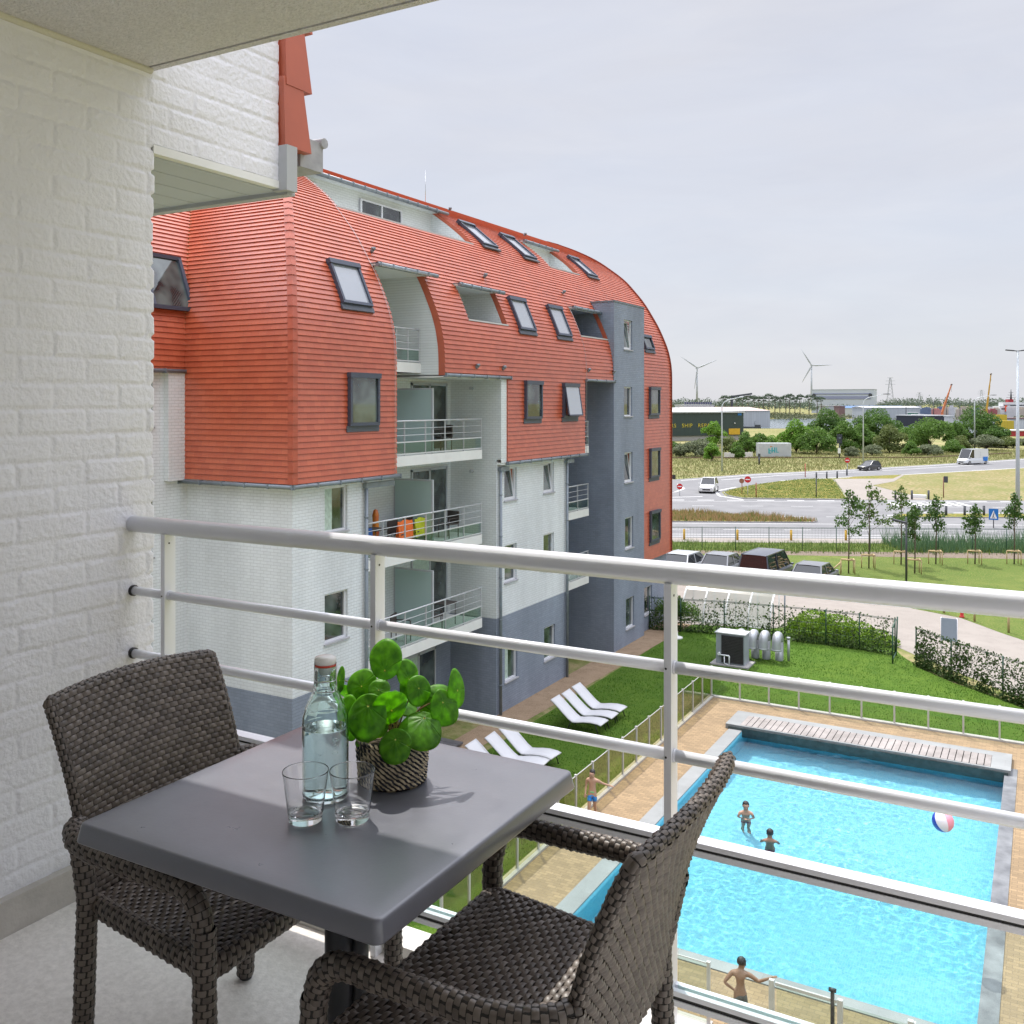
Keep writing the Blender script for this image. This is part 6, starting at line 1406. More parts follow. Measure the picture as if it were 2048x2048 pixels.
# ------------------------------------------------------------ climber-covered mesh fences
FGREEN=M('green_fence_wire',(.025,.075,.05),.5,.05); CLIMB=leafmat('climber_leaves',(.035,.065,.016),(.065,.12,.025),(.12,.18,.05),trans=.35,rough=.6)
def meshfence(P,h,label,leaves,seed,dens,group=None,steph=.0,brk=None):
    t=thing('mesh_fence',label,'fence',(P[0][0],P[0][1],0),group); r=random.Random(seed)
    wires=MB(); 
    for a,b in zip(P,P[1:]):
        for z in (h,h*.97): wires.tube([(*a,z),(*b,z)],.012,5)
        L_=math.hypot(b[0]-a[0],b[1]-a[1]); 
        if leaves:
            for z in (.1,.5,.9): wires.tube([(*a,z),(*b,z)],.008,4)
            for k in range(int(L_/.25)): f=k/(L_/.25); q=(a[0]+(b[0]-a[0])*f,a[1]+(b[1]-a[1])*f); wires.bar((*q,0),(*q,h),.004,.004)
        else:
            for k in range(1,9): wires.bar((*a,h*k/9),(*b,h*k/9),.005,.005)
            for k in range(int(L_/.22)): f=k/(L_/.22); q=(a[0]+(b[0]-a[0])*f,a[1]+(b[1]-a[1])*f); wires.bar((*q,0),(*q,h),.005,.005)
    wires.build('wire_mesh',FGREEN,t)
    for a in P: mb=MB(); mb.tube([(*a,0),(*a,h+.04)],.028,8); mb.build('post',FGREEN,t)
    if leaves:
        hd=thing('climbing_hedge',leaves,'hedge',(P[0][0],P[0][1],0)); c=MB(); st=MB()
        for a,b in zip(P,P[1:]):
            L_=math.hypot(b[0]-a[0],b[1]-a[1]); dx,dy=(b[0]-a[0])/L_,(b[1]-a[1])/L_
            for k in range(int(L_*2.6)):
                s0=r.uniform(0,L_); x=a[0]+dx*s0; y=a[1]+dy*s0; s1=r.uniform(-.25,.25); st.tube([(x,y-.02,0),(x+dx*s1*.5,y+dy*s1*.5-.03,h*.5),(x+dx*s1,y+dy*s1-.02,h*r.uniform(.7,1.0))],[.008,.006,.003],4)
            for k in range(int(L_*dens)):
                s0=r.uniform(0,L_); z=h*r.random()**1.35*1.05; x=a[0]+dx*s0; y=a[1]+dy*s0
                dn=noise.noise(Vector((x*1.3,y*1.3,z*1.6+seed)))
                if r.random()>((.85 if seed==1 else .8)-(.68 if seed==1 else .5)*(z/h))*(.95+1.1*dn): continue
                th=.12*(1-z/h)+.04; o=r.uniform(-th,th); p=Vector((x-dy*o,y+dx*o,z+.02)); q=Vector((r.gauss(0,1),r.gauss(0,1),r.gauss(0,1))).normalized(); w_=q.cross(Vector((r.gauss(0,1),r.gauss(0,1),r.gauss(0,1)))).normalized(); s_=r.uniform(.03,.065)
                c.face([p-q*s_,p-w_*s_*.7,p+q*s_,p+w_*s_*.7])
        st.build('stem',BARK,hd); c.build('foliage',CLIMB,hd)
meshfence([(-16.0,41.6),(-14.6,41.9),(-12.7,42.35),(-10.55,42.6),(-8.3,42.7),(-6.9,42.6),(-5.45,42.35)],1.5,'green mesh fence at the end of the lawn, left of the opening','patchy climbing hedge on the far fence behind the heat pump',1,1000)
meshfence([(-4.5,41.1),(-3.1,39.55),(-1.3,37.9),(1.2,35.7),(5,33.6)],1.5,'green mesh fence running to the right below the pale path','dense climbing hedge on the right-hand fence with gaps showing the pale path',2,1700)
mb=MB(); mb.tube([(-5.4,42.3,0),(-5.35,42.3,1.62)],.03,8); mb.tube([(-5.35,40.9,0),(-5.35,40.9,1.5)],.03,8); mb.bar((-5.4,42.3,1.5),(-5.35,40.9,1.48),.03,.03); mb.bar((-5.4,42.3,.15),(-5.35,40.9,.15),.03,.03); tag(mb.build('garden_gate',FGREEN),'narrow dark green metal gate standing open at the gap in the hedge','gate')
# shrub mound behind the far hedge
mb=MB(); crown(mb,[(-9.0,43.7,.5,1.0,.75),(-8.1,43.7,.45,1.0,.7),(-7.2,43.8,.35,.9,.55),(-6.4,43.9,.25,.7,.4),(-9.6,43.9,.3,.7,.55),(-5.9,43.9,.15,.5,.25)],9000,.10,77,inner=.75); t=thing('low_shrub','bright lime-green low shrub mound behind the far fence','shrub',(-8,43.8,0)); mb.build('foliage',leafmat('lime_shrub',(.12,.22,.012),(.19,.32,.02),(.28,.42,.045)),t); [(lambda q:(q.tube([(x,43.7,0),(x+.1,43.7,.5)],.02,5),q.build('stem',BARK,t)))(MB()) for x in (-8.9,-8.2,-7.4)]
mb=MB(); crown(mb,[(-15.3,42.6,.7,.8,.7),(-14.6,42.7,.6,.7,.6),(-15.0,42.2,1.1,.5,.5)],4200,.10,78,inner=.5); t=thing('low_shrub','dark leafy shrub in the corner between fence and grey building','shrub',(-15,42.6,0)); mb.build('foliage',LG[0],t); mb=MB(); mb.tube([(-15,42.6,0),(-15.1,42.6,.4),(-15.3,42.6,.8)],.02,5); mb.build('stem',BARK,t)
# wire fence along the road
P=[tuple(rd(s_,.0)) for s_ in [-5.5+2.36*k for k in range(18)]]
meshfence(P,1.65,'long dark green wire fence between the young trees and the road',None,3,0)
# ------------------------------------------------------------ bicycle shelter
SH=glassmat('shelter_polycarbonate',(.80,.85,.86),rough=.15)
_t=SH.node_tree; _o=[n for n in _t.nodes if n.type=='OUTPUT_MATERIAL'][0]; _m=[n for n in _t.nodes if n.type=='MIX_SHADER'][0]; _d=nd(_t,'ShaderNodeBsdfTranslucent'); _d.inputs[0].default_value=(.8,.85,.86,1); _m2=nd(_t,'ShaderNodeMixShader'); _m2.inputs[0].default_value=.38; _t.links.new(_m.outputs[0],_m2.inputs[1]); _t.links.new(_d.outputs[0],_m2.inputs[2]); _t.links.new(_m2.outputs[0],_o.inputs[0])
sh=thing('bicycle_shelter','curved translucent bicycle shelter with white ribs behind the hedge','shelter',(-12.8,44.4,0))
def arc(x): return [(x,44.9-1.75*math.sin(a),.28+1.62*math.cos(a)) for a in [PI/2*i/10 for i in range(11)]]
for i,x in enumerate((-15.0,-13.95,-12.9,-11.85,-10.85)):
    mb=MB(); mb.tube(arc(x)+[(x,43.15,0)],.045,7); mb.tube([(x,44.9,1.9),(x,44.9,0)],.03,7); mb.build('rib',WHITEP,sh)
mb=MB(); mb.grid(lambda u,v:(-15.0+4.15*u,44.9-1.75*math.sin(v*PI/2),.29+1.62*math.cos(v*PI/2)),4,10); mb.build('roof_sheet',SH,sh)
mb=MB(); mb.tube([(-15.0,44.9,1.91),(-10.85,44.9,1.91)],.035,7); mb.tube([(-15.0,43.15,.28),(-10.85,43.15,.28)],.025,7); mb.build('rail',WHITEP,sh)
mb=MB(); mb.tube([(-10.35,43.9,0),(-10.35,43.9,2.1)],.035,8); tag(mb.build('steel_post',ZINC),'grey steel post just right of the bicycle shelter','post')
# notice board behind the right-hand hedge
nb=thing('notice_board','grey-blue notice board seen from behind, past the right-hand hedge','sign',(-3.5,43.6,0))
mb=MB(); mb.box(-3.8,-3.2,43.58,43.62,.55,1.5); mb.build('panel',M('board_grey',(.28,.33,.40),.5,.04),nb)
for x in (-3.8,-3.2): mb=MB(); mb.tube([(x,43.64,0),(x,43.64,1.52)],.022,6); mb.build('post',ALU,nb)
# timber posts along the path edge on the right, hydrant
for i,(x,y) in enumerate(((-5.4,52.5),(-4.4,52.0),(-2.95,50.7),(-1.45,49.0),(.2,47.2))):
    mb=MB(); mb.tube([(x,y,0),(x,y,1.05)],.05,8); mb.tube([(x,y,1.05),(x,y,1.07)],.042,8); tag(mb.build('timber_post',WOODS),['brown timber post by the path under the handrail, leftmost','brown timber post left of the red hydrant','brown timber post just right of the red hydrant','brown timber post midway along the right path edge','brown timber post nearest the right frame edge'][i],'post','timber posts along the path')
hy=thing('fire_hydrant','small red hydrant on the grass edge below the handrail','hydrant',(-3.55,51.4,0)); mb=MB(); mb.lathe([(0,0),(.12,0),(.12,.05),(.08,.08),(.08,.5),(.11,.52),(.09,.62),(0,.66)],(-3.55,51.4,0),14); mb.build('body',M('hydrant_red',(.5,.02,.02),.4,.05),hy); mb=MB(); mb.tube([(-3.69,51.4,.42),(-3.41,51.4,.42)],.045,8); mb.build('outlet',M('hydrant_red2',(.4,.02,.02),.4,.05),hy)
# ------------------------------------------------------------ street furniture
GALV=M('galvanised_pole',(.50,.54,.58),.45,.05,2,metal=.2); DKP=M('dark_post',(.05,.055,.065),.5,.1)
def lamp(label,x,y,h,r0,r1,kind,mat=GALV):
    t=thing('street_lamp',label,'street lamp',(x,y,0)); mb=MB()
    if kind=='curve':
        mb.tube([(x,y,0),(x,y,h-1.6)]+[(x+1.6-1.6*math.cos(a),y+.3*math.sin(a),h-1.6+1.2*math.sin(a)) for a in [PI/2*i/6 for i in range(1,7)]]+[(x+3.3,y+.4,h-.0)],[r0,r1]+[r1*.7]*6+[r1*.5],8); mb.build('pole',mat,t)
        mb=MB(); mb.blob((x+3.8,y+.45,h+.08),(.65,.16,.09),8,6); mb.build('lamp_head',DKP,t)
    elif kind=='tee':
        mb.tube([(x,y,0),(x,y,h)],[r0,r1],10); mb.build('pole',mat,t)
        for s_ in (-1,1): mb=MB(); mb.bar((x,y,h),(x+s_*.5,y+s_*.1,h+.06),.14,.08); mb.bar((x+s_*.3,y+s_*.1,h+.04),(x+s_*1.0,y+s_*.2,h+.12),.34,.10); mb.build('lamp_head',DKP,t)
    else:
        mb.tube([(x,y,0),(x,y,h)],[r0,r1],8); mb.build('pole',mat,t); mb=MB(); mb.bar((x+.05,y,h-.35),(x-.75,y+.1,h-.2),.2,.10); mb.build('lamp_head',mat,t)
lamp('curved-arm street lamp in front of the dark green hall',-43.2,142.9,11.5,.14,.09,'curve')
lamp('curved-arm street lamp behind the black hatchback',-27.9,176.2,12.0,.13,.08,'curve')
lamp('curved-arm street lamp behind the white van',-13.8,237.1,12.2,.19,.11,'curve')
lamp('tall thick grey mast lamp at the right edge',-2.2,99.6,15.3,.21,.085,'tee')
lamp('short dark park lamp on the lawn between the young trees',-6.9,58.3,4.0,.06,.05,'park',DKP)
def bollard(x,y,label,mat,h=.85,r=.07,g=None):
    mb=MB(); mb.tube([(x,y,0),(x,y,h*.94)],r,8); mb.tube([(x,y,h*.94),(x,y,h)],[r,r*.6],8); tag(mb.build('bollard',mat),label,'bollard',g)
YEL=M('yellow_plastic',(.50,.30,.02),.5,.1)
for i,(x,y) in enumerate(((-24.2,70.25),(-20.54,71.93),(-16.91,73.76),(-13.26,75.8))): bollard(x,y,['yellow marker post nearest the red building','second yellow marker post from the red building','third yellow marker post, beyond the dark people carrier','yellow marker post behind the leftmost young tree'][i],YEL,.82,.09,'yellow marker posts along the pavement')
bl=[(-16.47,109.5,'left of the pair of diagonal path bollards'),(-14.21,110.7,'second along the dry field edge'),(-12.64,111.6,'third along the dry field edge'),(-11.06,112.5,'fourth along the dry field edge, by the white slab'),(-26.4,136.4,'at the top of the corner island, left'),(-25.31,138.0,'at the top of the corner island, middle'),(-24.98,143.6,'at the top of the corner island, by the black hatchback'),
 (-10.17,95.1,'left end of the near bollard row by the small island'),(-7.98,96.4,'second in the near bollard row'),(-6.48,97.2,'third in the near bollard row'),(-4.93,98.1,'right end of the near bollard row, by the blue sign'),(-27.4,134.4,'leftmost at the top of the corner island')]
for x,y,lb in bl: bollard(x,y,'dark bollard, '+lb,DKP,1.0,.11,'dark bollards by the roads')
SR,SWH,SBL=M('sign_red',(.50,.012,.015),.4,0),M('sign_white',(.72,.72,.72),.4,0),M('sign_blue',(.01,.14,.42),.4,0)
def disc(mb,c,r,ax,th=.02,n=28):
    mb.tube([Vector(c),Vector(c)+Vector(ax)*th],r,n)
def noentry(x,y,zc,r,label):
    t=thing('no_entry_sign',label,'road sign',(x,y,0)); ax=Vector((-x,-y,0)).normalized(); sd=Vector((-ax.y,ax.x,0))
    mb=MB(); mb.tube([(x,y,0),(x,y,zc+r*.6)],.04,7); mb.build('pole',GALV,t)
    c=Vector((x,y,zc))+ax*.05; mb=MB(); disc(mb,c,r,ax); mb.build('disc',SR,t); mb=MB(); mb.bar(c+ax*.03-sd*r*.68,c+ax*.03+sd*r*.68,.02,r*.3); mb.build('white_bar',SWH,t)
noentry(-36.04,103.1,1.06,.33,'red no-entry sign nearest the red building edge'); noentry(-29.01,105.7,1.95,.36,'red no-entry sign on the corner island beside the white car'); noentry(-25.6,147.5,2.0,.38,'red no-entry sign partly in front of the black hatchback')
mb=MB(); mb.tube([(-30.25,107.8,0),(-30.25,107.8,1.5)],.05,7); disc(mb,(-30.25,107.7,1.6),.28,(.27,-.96,0)); tag(mb.build('round_sign_back',M('rusty_sign',(.24,.10,.06),.6,.2)),'brownish round sign seen from behind, left of the no-entry sign on the island','road sign')
for x,y,h,m_,lb in ((-27.74,104.45,1.7,M('rusty_pole',(.28,.08,.05),.6,.1),'thin rusty red pole on the corner island'),(-21.97,107.7,2.3,DKP,'dark post with a red and white marker on the corner island'),(-29.6,137.7,1.9,M('red_pole',(.4,.08,.06),.6,.1),'thin red pole at the upper road edge'),(-9.8,115.2,2.3,M('brown_pole',(.25,.12,.08),.6,.1),'brown pole with a dark plate in the dry field')):
    mb=MB(); mb.tube([(x,y,0),(x,y,h)],.06,7); mb.tube([(x,y,h),(x,y,h+.03)],[.06,.02],7); t=mb.build('marker_post',m_); tag(t,lb,'post')
mb=MB(); mb.box(-9.75,-9.35,115.1,115.14,1.7,2.4); mb.box(-9.72,-9.38,115.07,115.1,1.74,2.36); tag(mb.build('plate_sign',DKP),'dark rectangular plate on the brown pole in the dry field','sign')
t=thing('direction_sign','small black sign on a yellow pole beside the red building edge','road sign',(-38.6,107.5,0)); mb=MB(); mb.tube([(-38.6,107.5,0),(-38.6,107.5,1.5)],.09,8); mb.build('pole',YEL,t); mb=MB(); mb.box(-39.05,-38.1,107.45,107.5,1.5,2.0); mb.build('panel',BLACK,t)
# blue pedestrian sign
x,y=-3.77,89.5; t=thing('pedestrian_sign','blue square pedestrian crossing sign with a white triangle, by the near bollards','road sign',(x,y,0))
mb=MB(); mb.tube([(x,y,0),(x,y,1.6)],.04,7); mb.build('pole',DKP,t); mb=MB(); mb.box(x-.36,x+.36,y-.06,y-.03,.68,1.62); mb.build('panel',SBL,t)
mb=MB(); mb.face([(x-.27,y-.066,.80),(x+.27,y-.066,.80),(x,y-.066,1.48)]); mb.face([(x-.27,y-.062,.80),(x+.27,y-.062,.80),(x,y-.062,1.48)][::-1]); mb.build('white_triangle',SWH,t)
mb=MB(); mb.tube([(x-.03,y-.07,1.0),(x+.03,y-.07,1.22)],.03,6); mb.blob((x+.03,y-.07,1.29),.035); mb.tube([(x-.03,y-.07,1.0),(x-.1,y-.07,.85)],.02,5); mb.tube([(x-.03,y-.07,1.0),(x+.06,y-.07,.85)],.02,5); mb.build('walking_figure',BLACK,t)
def signal(x,y,label):
    t=thing('railway_signal',label,'signal',(x,y,0)); mb=MB(); mb.tube([(x,y,0),(x,y,3.9)],.12,8); mb.bar((x-.7,y,2.55),(x+.7,y,2.55),.1,.1); mb.build('pole',DKP,t)
    mb=MB(); mb.box(x-.42,x+.42,y-.2,y+.1,2.9,4.5); mb.box(x-.5,x+.5,y+.1,y+.14,2.8,4.6); bevel(mb.build('signal_head',M('signal_black',(.03,.035,.05),.5,.05),t),.1)
    mb=MB(); mb.tube([(x+.1,y-.22,3.9),(x+.1,y-.3,3.9)],.2,12); mb.build('lens',M('signal_lens',(.12,.14,.2),.2,0),t)
    mb=MB(); mb.box(x-.25,x+.25,y-.16,y-.12,1.0,2.0); mb.build('number_plate',SWH,t)
signal(-52.3,189,'black railway signal with a square head, left of the white container'); signal(-33.9,187.1,'black railway signal in front of the tall bushes')
mb=MB(); mb.tube([(-42.39,161.6,0),(-42.39,161.6,1.4)],.16,8); mb.box(-42.6,-42.2,161.5,161.7,1.3,1.9); tag(mb.build('marker_post',DKP),'short dark marker in the grass below the white container','post')
mb=MB(); 
rail=M('rusty_rail',(.12,.07,.05),.7,.2)
mb.bar((-75,163,.18),(-20,196,.18),.25,.2); mb.bar((-20,196,.18),(-6,222,.18),.25,.2); struct(mb.build('railway_track',rail))
# white container with lettering blocks
t=thing('shipping_container','white corrugated container with turquoise lettering among the bushes','container',(-45.3,184.5,0)); a=Vector((-48.03,183.1,0)); b=Vector((-42.63,186.1,0)); u=(b-a).normalized(); n=Vector((-u.y,u.x,0)); Mx=Matrix(((u.x,n.x,0,a.x),(u.y,n.y,0,a.y),(0,0,1,0),(0,0,0,1))); Ln=(b-a).length
CW_=M('container_white',(.48,.50,.52),.5,.06,1.)
mb=MB(); mb.box(0,Ln,0,2.4,.15,2.75,Mx)
for i in range(24): mb.box(.1+i*Ln/24.5,.1+i*Ln/24.5+.12,-.04,.0,.25,2.65,Mx)
mb.build('body',CW_,t); 
mb=MB(); 
for q in ((1.75,2.0,.75,1.75),(2.0,2.3,.75,.95),(2.35,2.6,.95,1.95),(2.6,2.85,1.25,1.45),(2.85,3.1,.95,1.95),(2.0,2.3,1.2,1.4)): mb.box(q[0],q[1],-.055,-.042,q[2],q[3],Mx)
mb.box(3.25,3.42,-.055,-.042,.95,1.95,Mx); mb.box(3.42,3.75,-.055,-.042,.95,1.1,Mx); mb.build('turquoise_lettering',M('turquoise_paint',(.05,.35,.38),.5,0),t)
mb=MB(); mb.box(2.1,2.5,-.055,-.042,2.05,2.2,Mx); mb.build('orange_mark',M('orange_paint',(.5,.2,.05),.5,0),t)
for i in range(6):
    x,y=GP(1453+i*9.5,181+i*.3); mb=MB(); mb.box(x-.42,x+.42,y-.2,y+.2,0,1.05); mb.box(x-.3,x+.3,y-.26,y+.26,0,.2); tag(bevel(mb.build('white_barrier',M('barrier_white',(.6,.58,.56),.6,.1)),.05),'white block barrier left of the container, number %d in the row counted from the lamp'%(i+1) if False else ['white block barrier nearest the thin lamp','second white block barrier from the thin lamp','third white block barrier from the thin lamp','fourth white block barrier, left of the signal pole','white block barrier right at the signal pole foot','white block barrier between the signal and the container'][i],'barrier','white block barriers')
x,y=-15.0,119.5; mb=MB(); mb.box(-12.9,-11.4,113.6,114.1,0,.35); tag(bevel(mb.build('concrete_block',WHITEP),.04),'white concrete slab lying at the dry field edge','block')
# ------------------------------------------------------------ industry and harbour beyond
def bbox(name,label,cat,u0,u1,d,z1,dep,mat,roof=None,z0=0,sl=0,pitch=0,group=None):
    """a hall whose front spans bearings u0..u1 at depth d"""
    x0,y0=GP(u0,d); x1,y1=GP(u1,d+sl); a=Vector((x0,y0,0)); b=Vector((x1,y1,0)); u=(b-a).normalized(); n=Vector((-u.y,u.x,0)); L_=(b-a).length
    t=thing(name,label,cat,(x0,y0,z0),group); Mx=Matrix(((u.x,n.x,0,x0),(u.y,n.y,0,y0),(0,0,1,0),(0,0,0,1)))
    mb=MB(); mb.box(0,L_,0,dep,z0,z1,Mx); mb.build('wall',mat,t)
    if roof:
        mb=MB()
        if pitch:
            q=[(-.3,-.3,z1),(L_+.3,-.3,z1),(L_+.3,dep+.3,z1),(-.3,dep+.3,z1)]; r0=Mx@Vector((-.3,dep/2,z1+pitch)); r1=Mx@Vector((L_+.3,dep/2,z1+pitch)); Q=[Mx@Vector(k) for k in q]
            mb.face([Q[0],Q[1],r1,r0]); mb.face([Q[2],Q[3],r0,r1]); mb.face([Q[1],Q[2],r1]); mb.face([Q[3],Q[0],r0])
        else: mb.box(-.3,L_+.3,-.3,dep+.3,z1,z1+.35,Mx)
        mb.build('roof',roof,t)
    return t,Mx,L_
CLAD=lambda n,c:brickmat(n,c,bw=1.0,bh=40,mort=.05,var=.03,bump=.2,rough=.55,off=0,noise_amt=.06)
# dark green ship repair hall
x0,y0=GP(1250,262); 
GH,Mx,L_=bbox('ship_repair_hall','long dark green corrugated hall with yellow lettering','building',1235,1487,256,HZ(826,262),26,CLAD('dark_green_cladding',(.030,.050,.048)),roof=M('pale_trim',(.42,.44,.46),.6,.05),z0=1.4,sl=14)
mb=MB(); mb.box(0,L_,.25,25,0,1.4,Mx); mb.build('concrete_base',KERB,GH)
mb=MB(); mb.box(L_-4.9,L_-1.2,-.06,-.0,1.6,3.3,Mx); mb.build('yellow_door',M('yellow_door_paint',(.55,.33,.02),.5,.05),GH)
mb=MB(); mb.box(L_-1.9,L_-.7,-.06,0,7.0,7.6,Mx); mb.build('blue_plate',SBL,GH); mb=MB(); mb.tube([Mx@Vector((L_-3.0,-.05,4.8)),Mx@Vector((L_-3.0,-.35,4.8))],.15,8); mb.build('lamp',ALU,GH)
def text3d(s,size,M4,mat,name,par,ext=.03,spacing=1.0):
    cu=bpy.data.curves.new('t','FONT'); cu.body=s; cu.size=size; cu.extrude=ext; cu.space_character=spacing; cu.space_word=1.6
    ob=bpy.data.objects.new('t',cu); C.objects.link(ob); dg=bpy.context.evaluated_depsgraph_get(); me=bpy.data.meshes.new_from_object(ob.evaluated_get(dg)); bpy.data.objects.remove(ob); bpy.data.curves.remove(cu)
    off=ROOTLOC.get(par,Vector((0,0,0))); me.transform(Matrix.Translation(-off)@M4); me.materials.clear(); me.materials.append(mat); o=bpy.data.objects.new(name,me); C.objects.link(o); o.parent=par; return o
# place lettering so that REPAIR ends under the bright tree; plan positions along the wall
TXM=Mx@Matrix.Translation((L_-23.6,-.06,3.75))@Matrix.Rotation(PI/2,4,'X')
text3d('RS  SHIP  REPAIR',1.5,TXM,M('yellow_letter_paint',(.52,.42,.04),.5,0),'lettering',GH,spacing=1.2)
WROOF=M('white_roof_sheet',(.52,.52,.52),.5,.05,.1)
GREYC=CLAD('grey_cladding',(.40,.42,.44)); WHC=CLAD('white_cladding',(.52,.53,.54))
BR=M('brown_gable',(.20,.12,.11),.7,.1,.3)
bbox('warehouse','pale low-pitched warehouse just behind the dark green hall','building',1290,1440,330,HZ(823,330),30,WHC,roof=WROOF,pitch=1.2,sl=25,group='warehouses behind the green hall')
bbox('warehouse','wide white-roofed warehouse behind the green hall, reaching right','building',1400,1540,400,HZ(822,400),30,GREYC,roof=M('pinkish_roof',(.42,.33,.31),.6,.1,.1),pitch=1.6,sl=15,group='warehouses behind the green hall')
bbox('warehouse','dark brown gabled shed at the left edge of the harbour skyline','building',1318,1368,345,HZ(826,345),10,BR,roof=M('grey_roof',(.3,.28,.28),.6,.1,.2),pitch=1.8,group='warehouses behind the green hall')
t,Mx,L_=bbox('warehouse','flat-roofed hall with a row of solar panels below the left turbine','building',1368,1428,450,HZ(811,450),25,WHC,roof=WROOF,group='warehouses behind the green hall')
mb=MB()
for i in range(12): mb.box(.5+i*(L_-1)/12,.3+(i+.85)*(L_-1)/12,1,3,HZ(811,450)+.5,HZ(811,450)+1.7,Mx)
mb.build('solar_panels',M('solar_blue',(.05,.06,.12),.3,.1,1),t)
HB=M('hangar_grey_blue',(.47,.51,.57),.6,.03,.05)
t,Mx,L_=bbox('hangar','huge pale grey hangar with two darker bands on the horizon','building',1623,1748,1000,HZ(779.5,1000),26,HB,roof=M('hangar_roof',(.42,.46,.52),.6,.03,.05),sl=-28)
mb=MB(); mb.box(3,L_-3,-.4,0,14.6,17.6,Mx); mb.box(3,L_-3,-.4,0,19.4,20.6,Mx); mb.build('dark_bands',M('hangar_band',(.24,.26,.38),.6,.02,.05),t)
for xx in (2.6,L_-3.5): mb=MB(); mb.tube([Mx@Vector((xx,-.6,18.6)),Mx@Vector((xx,-.9,18.6))],1.9,14); mb.build('round_emblem',DKP,t)
bbox('blue_shed','long low blue-roofed shed right of the hangar base','building',1688,1815,700,HZ(816,700),22,M('shed_white',(.45,.48,.50),.6,.05,.1),roof=M('blue_roof',(.06,.14,.30),.5,.1,.2),pitch=1.6,group='sheds at the quay')
bbox('quay_shed','brown low shed beneath the hangar','building',1678,1690,620,HZ(813,620),10,BR,roof=BR,group='sheds at the quay')
bbox('quay_shed','pale low block left of the brown shed beneath the hangar','building',1652,1678,640,HZ(812,640),14,GREYC,roof=WROOF,group='sheds at the quay')
bbox('quay_shed','long pale quay building behind the centre bushes','building',1726,1840,560,HZ(815,560),18,GREYC,roof=WROOF,pitch=.8,group='sheds at the quay')
bbox('quay_shed','black-walled shed with a white roof edge behind the centre bushes','building',1849,1897,420,HZ(832,420),16,M('black_wall',(.025,.028,.04),.6,.1),roof=WROOF,sl=6,group='sheds at the quay')
cbs=[(1818,1832,430,834,(.45,.46,.47),'pale boxy cabin left of the black shed'),(1832,1846,425,830,(.42,.03,.06),'red cabin beside the black shed'),(1822,1836,470,826,(.04,.22,.15),'green cabin above the red one'),(1897,1906,400,833,(.5,.5,.5),'white cabin at the right end of the black shed')]
for u0,u1,d,v,c,lb in cbs: bbox('quay_cabin',lb,'cabin',u0,u1,d,HZ(v,d),4,M('cabin_paint',c,.6,.08,.5),roof=WROOF,group='small quay cabins')
r=random.Random(12)
for i in range(26):
    u=1838+i*8.2+r.uniform(-2,2); d=600+r.uniform(-40,60); c=r.choice([(.45,.20,.18),(.5,.48,.48),(.30,.10,.10),(.12,.16,.25),(.42,.36,.3),(.5,.5,.52)])
    x,y=GP(u,d); h=HZ(r.uniform(814,820),d); w=r.uniform(1.2,3.0)
    mb=MB(); mb.box(x-w,x+w,y-2,y+2,0,h); mb.box(x-w*.6,x+w*.6,y-1.2,y+1.2,h,h+r.uniform(.4,1.4)); nm_={(.45,.20,.18):'dull red',(.5,.48,.48):'pale grey',(.30,.10,.10):'dark red',(.12,.16,.25):'dark blue',(.42,.36,.3):'sand-coloured',(.5,.5,.52):'whitish'}[c]; tag(mb.build('stacked_crate',M('crate_paint',c,.7,.1,.5)),nm_+' container stack in the distant harbour yard, %s from the left'%(ordn+['nineteenth','twentieth','twenty-first','twenty-second','twenty-third','twenty-fourth','twenty-fifth','twenty-sixth'])[i],'container','tiny container stacks in the harbour yard')
# containers, moored ship at the right edge
YC_=CLAD('yellow_container_paint',(.48,.36,.03))
bbox('yellow_container','upper yellow container stack at the quay, right edge','container',1995,2014,330,HZ(829.5,330),4,YC_,z0=HZ(842,330),group='yellow containers on the quay'); bbox('yellow_container','wider lower yellow container row at the quay, right edge','container',2003,2028,322,HZ(841.5,322),4,YC_,group='yellow containers on the quay')
bbox('ship_hall','white and brown low building behind the mast lamp','building',2014,2070,360,HZ(838,360),12,WHC,roof=M('brown_roof',(.12,.06,.06),.6,.1),group='sheds at the quay')
bbox('red_hull','small red and white hull on the slip below the yellow containers','boat',2016,2075,300,HZ(862,300),5,M('red_hull_paint',(.38,.03,.04),.5,.1),roof=WHITEP)
mb=MB(); d=640; SW=M('ship_white',(.62,.63,.64),.5,.04,.2)
sx,sy=GP(2045,d); sp=thing('ship','white moored ship with red funnel and dark mast at the right edge','ship',(sx,sy,0))
def sb(name,u0,u1,v0,v1,mat,dd=0,dep=10):
    a=GP(u0,d+dd); b=GP(u1,d+dd); mb=MB(); u=Vector((b[0]-a[0],b[1]-a[1],0)); L_=u.length; u.normalize(); n=Vector((-u.y,u.x,0)); Mx=Matrix(((u.x,n.x,0,a[0]),(u.y,n.y,0,a[1]),(0,0,1,0),(0,0,0,1))); mb.box(0,L_,0,dep,HZ(v1,d),HZ(v0,d),Mx); return mb.build(name,mat,sp)
sb('hull',1990,2110,829,845,M('navy_hull',(.02,.03,.07),.4,.05),dep=14); sb('deck_house',1996,2090,820,829,SW,1); sb('upper_deck',2000,2085,812,820,SW,2); sb('bridge',2006,2075,804.5,812,SW,3,6); sb('bridge_windows',2008,2070,809.5,812,DKP,2.8,6.5); sb('window_band',2003,2080,816.5,819,DKP,1.8,6)
sb('funnel',2017,2027,798.5,805,M('funnel_red',(.30,.02,.03),.5,.05),4,4); sb('lifeboat',2013,2019,811,823,M('lifeboat_orange',(.65,.10,.05),.4,.05),-1,2)
x,y=GP(2022,d+5); mb=MB(); mb.tube([(x,y,HZ(800,d)),(x,y,HZ(778,d))],[.7,.15],6)
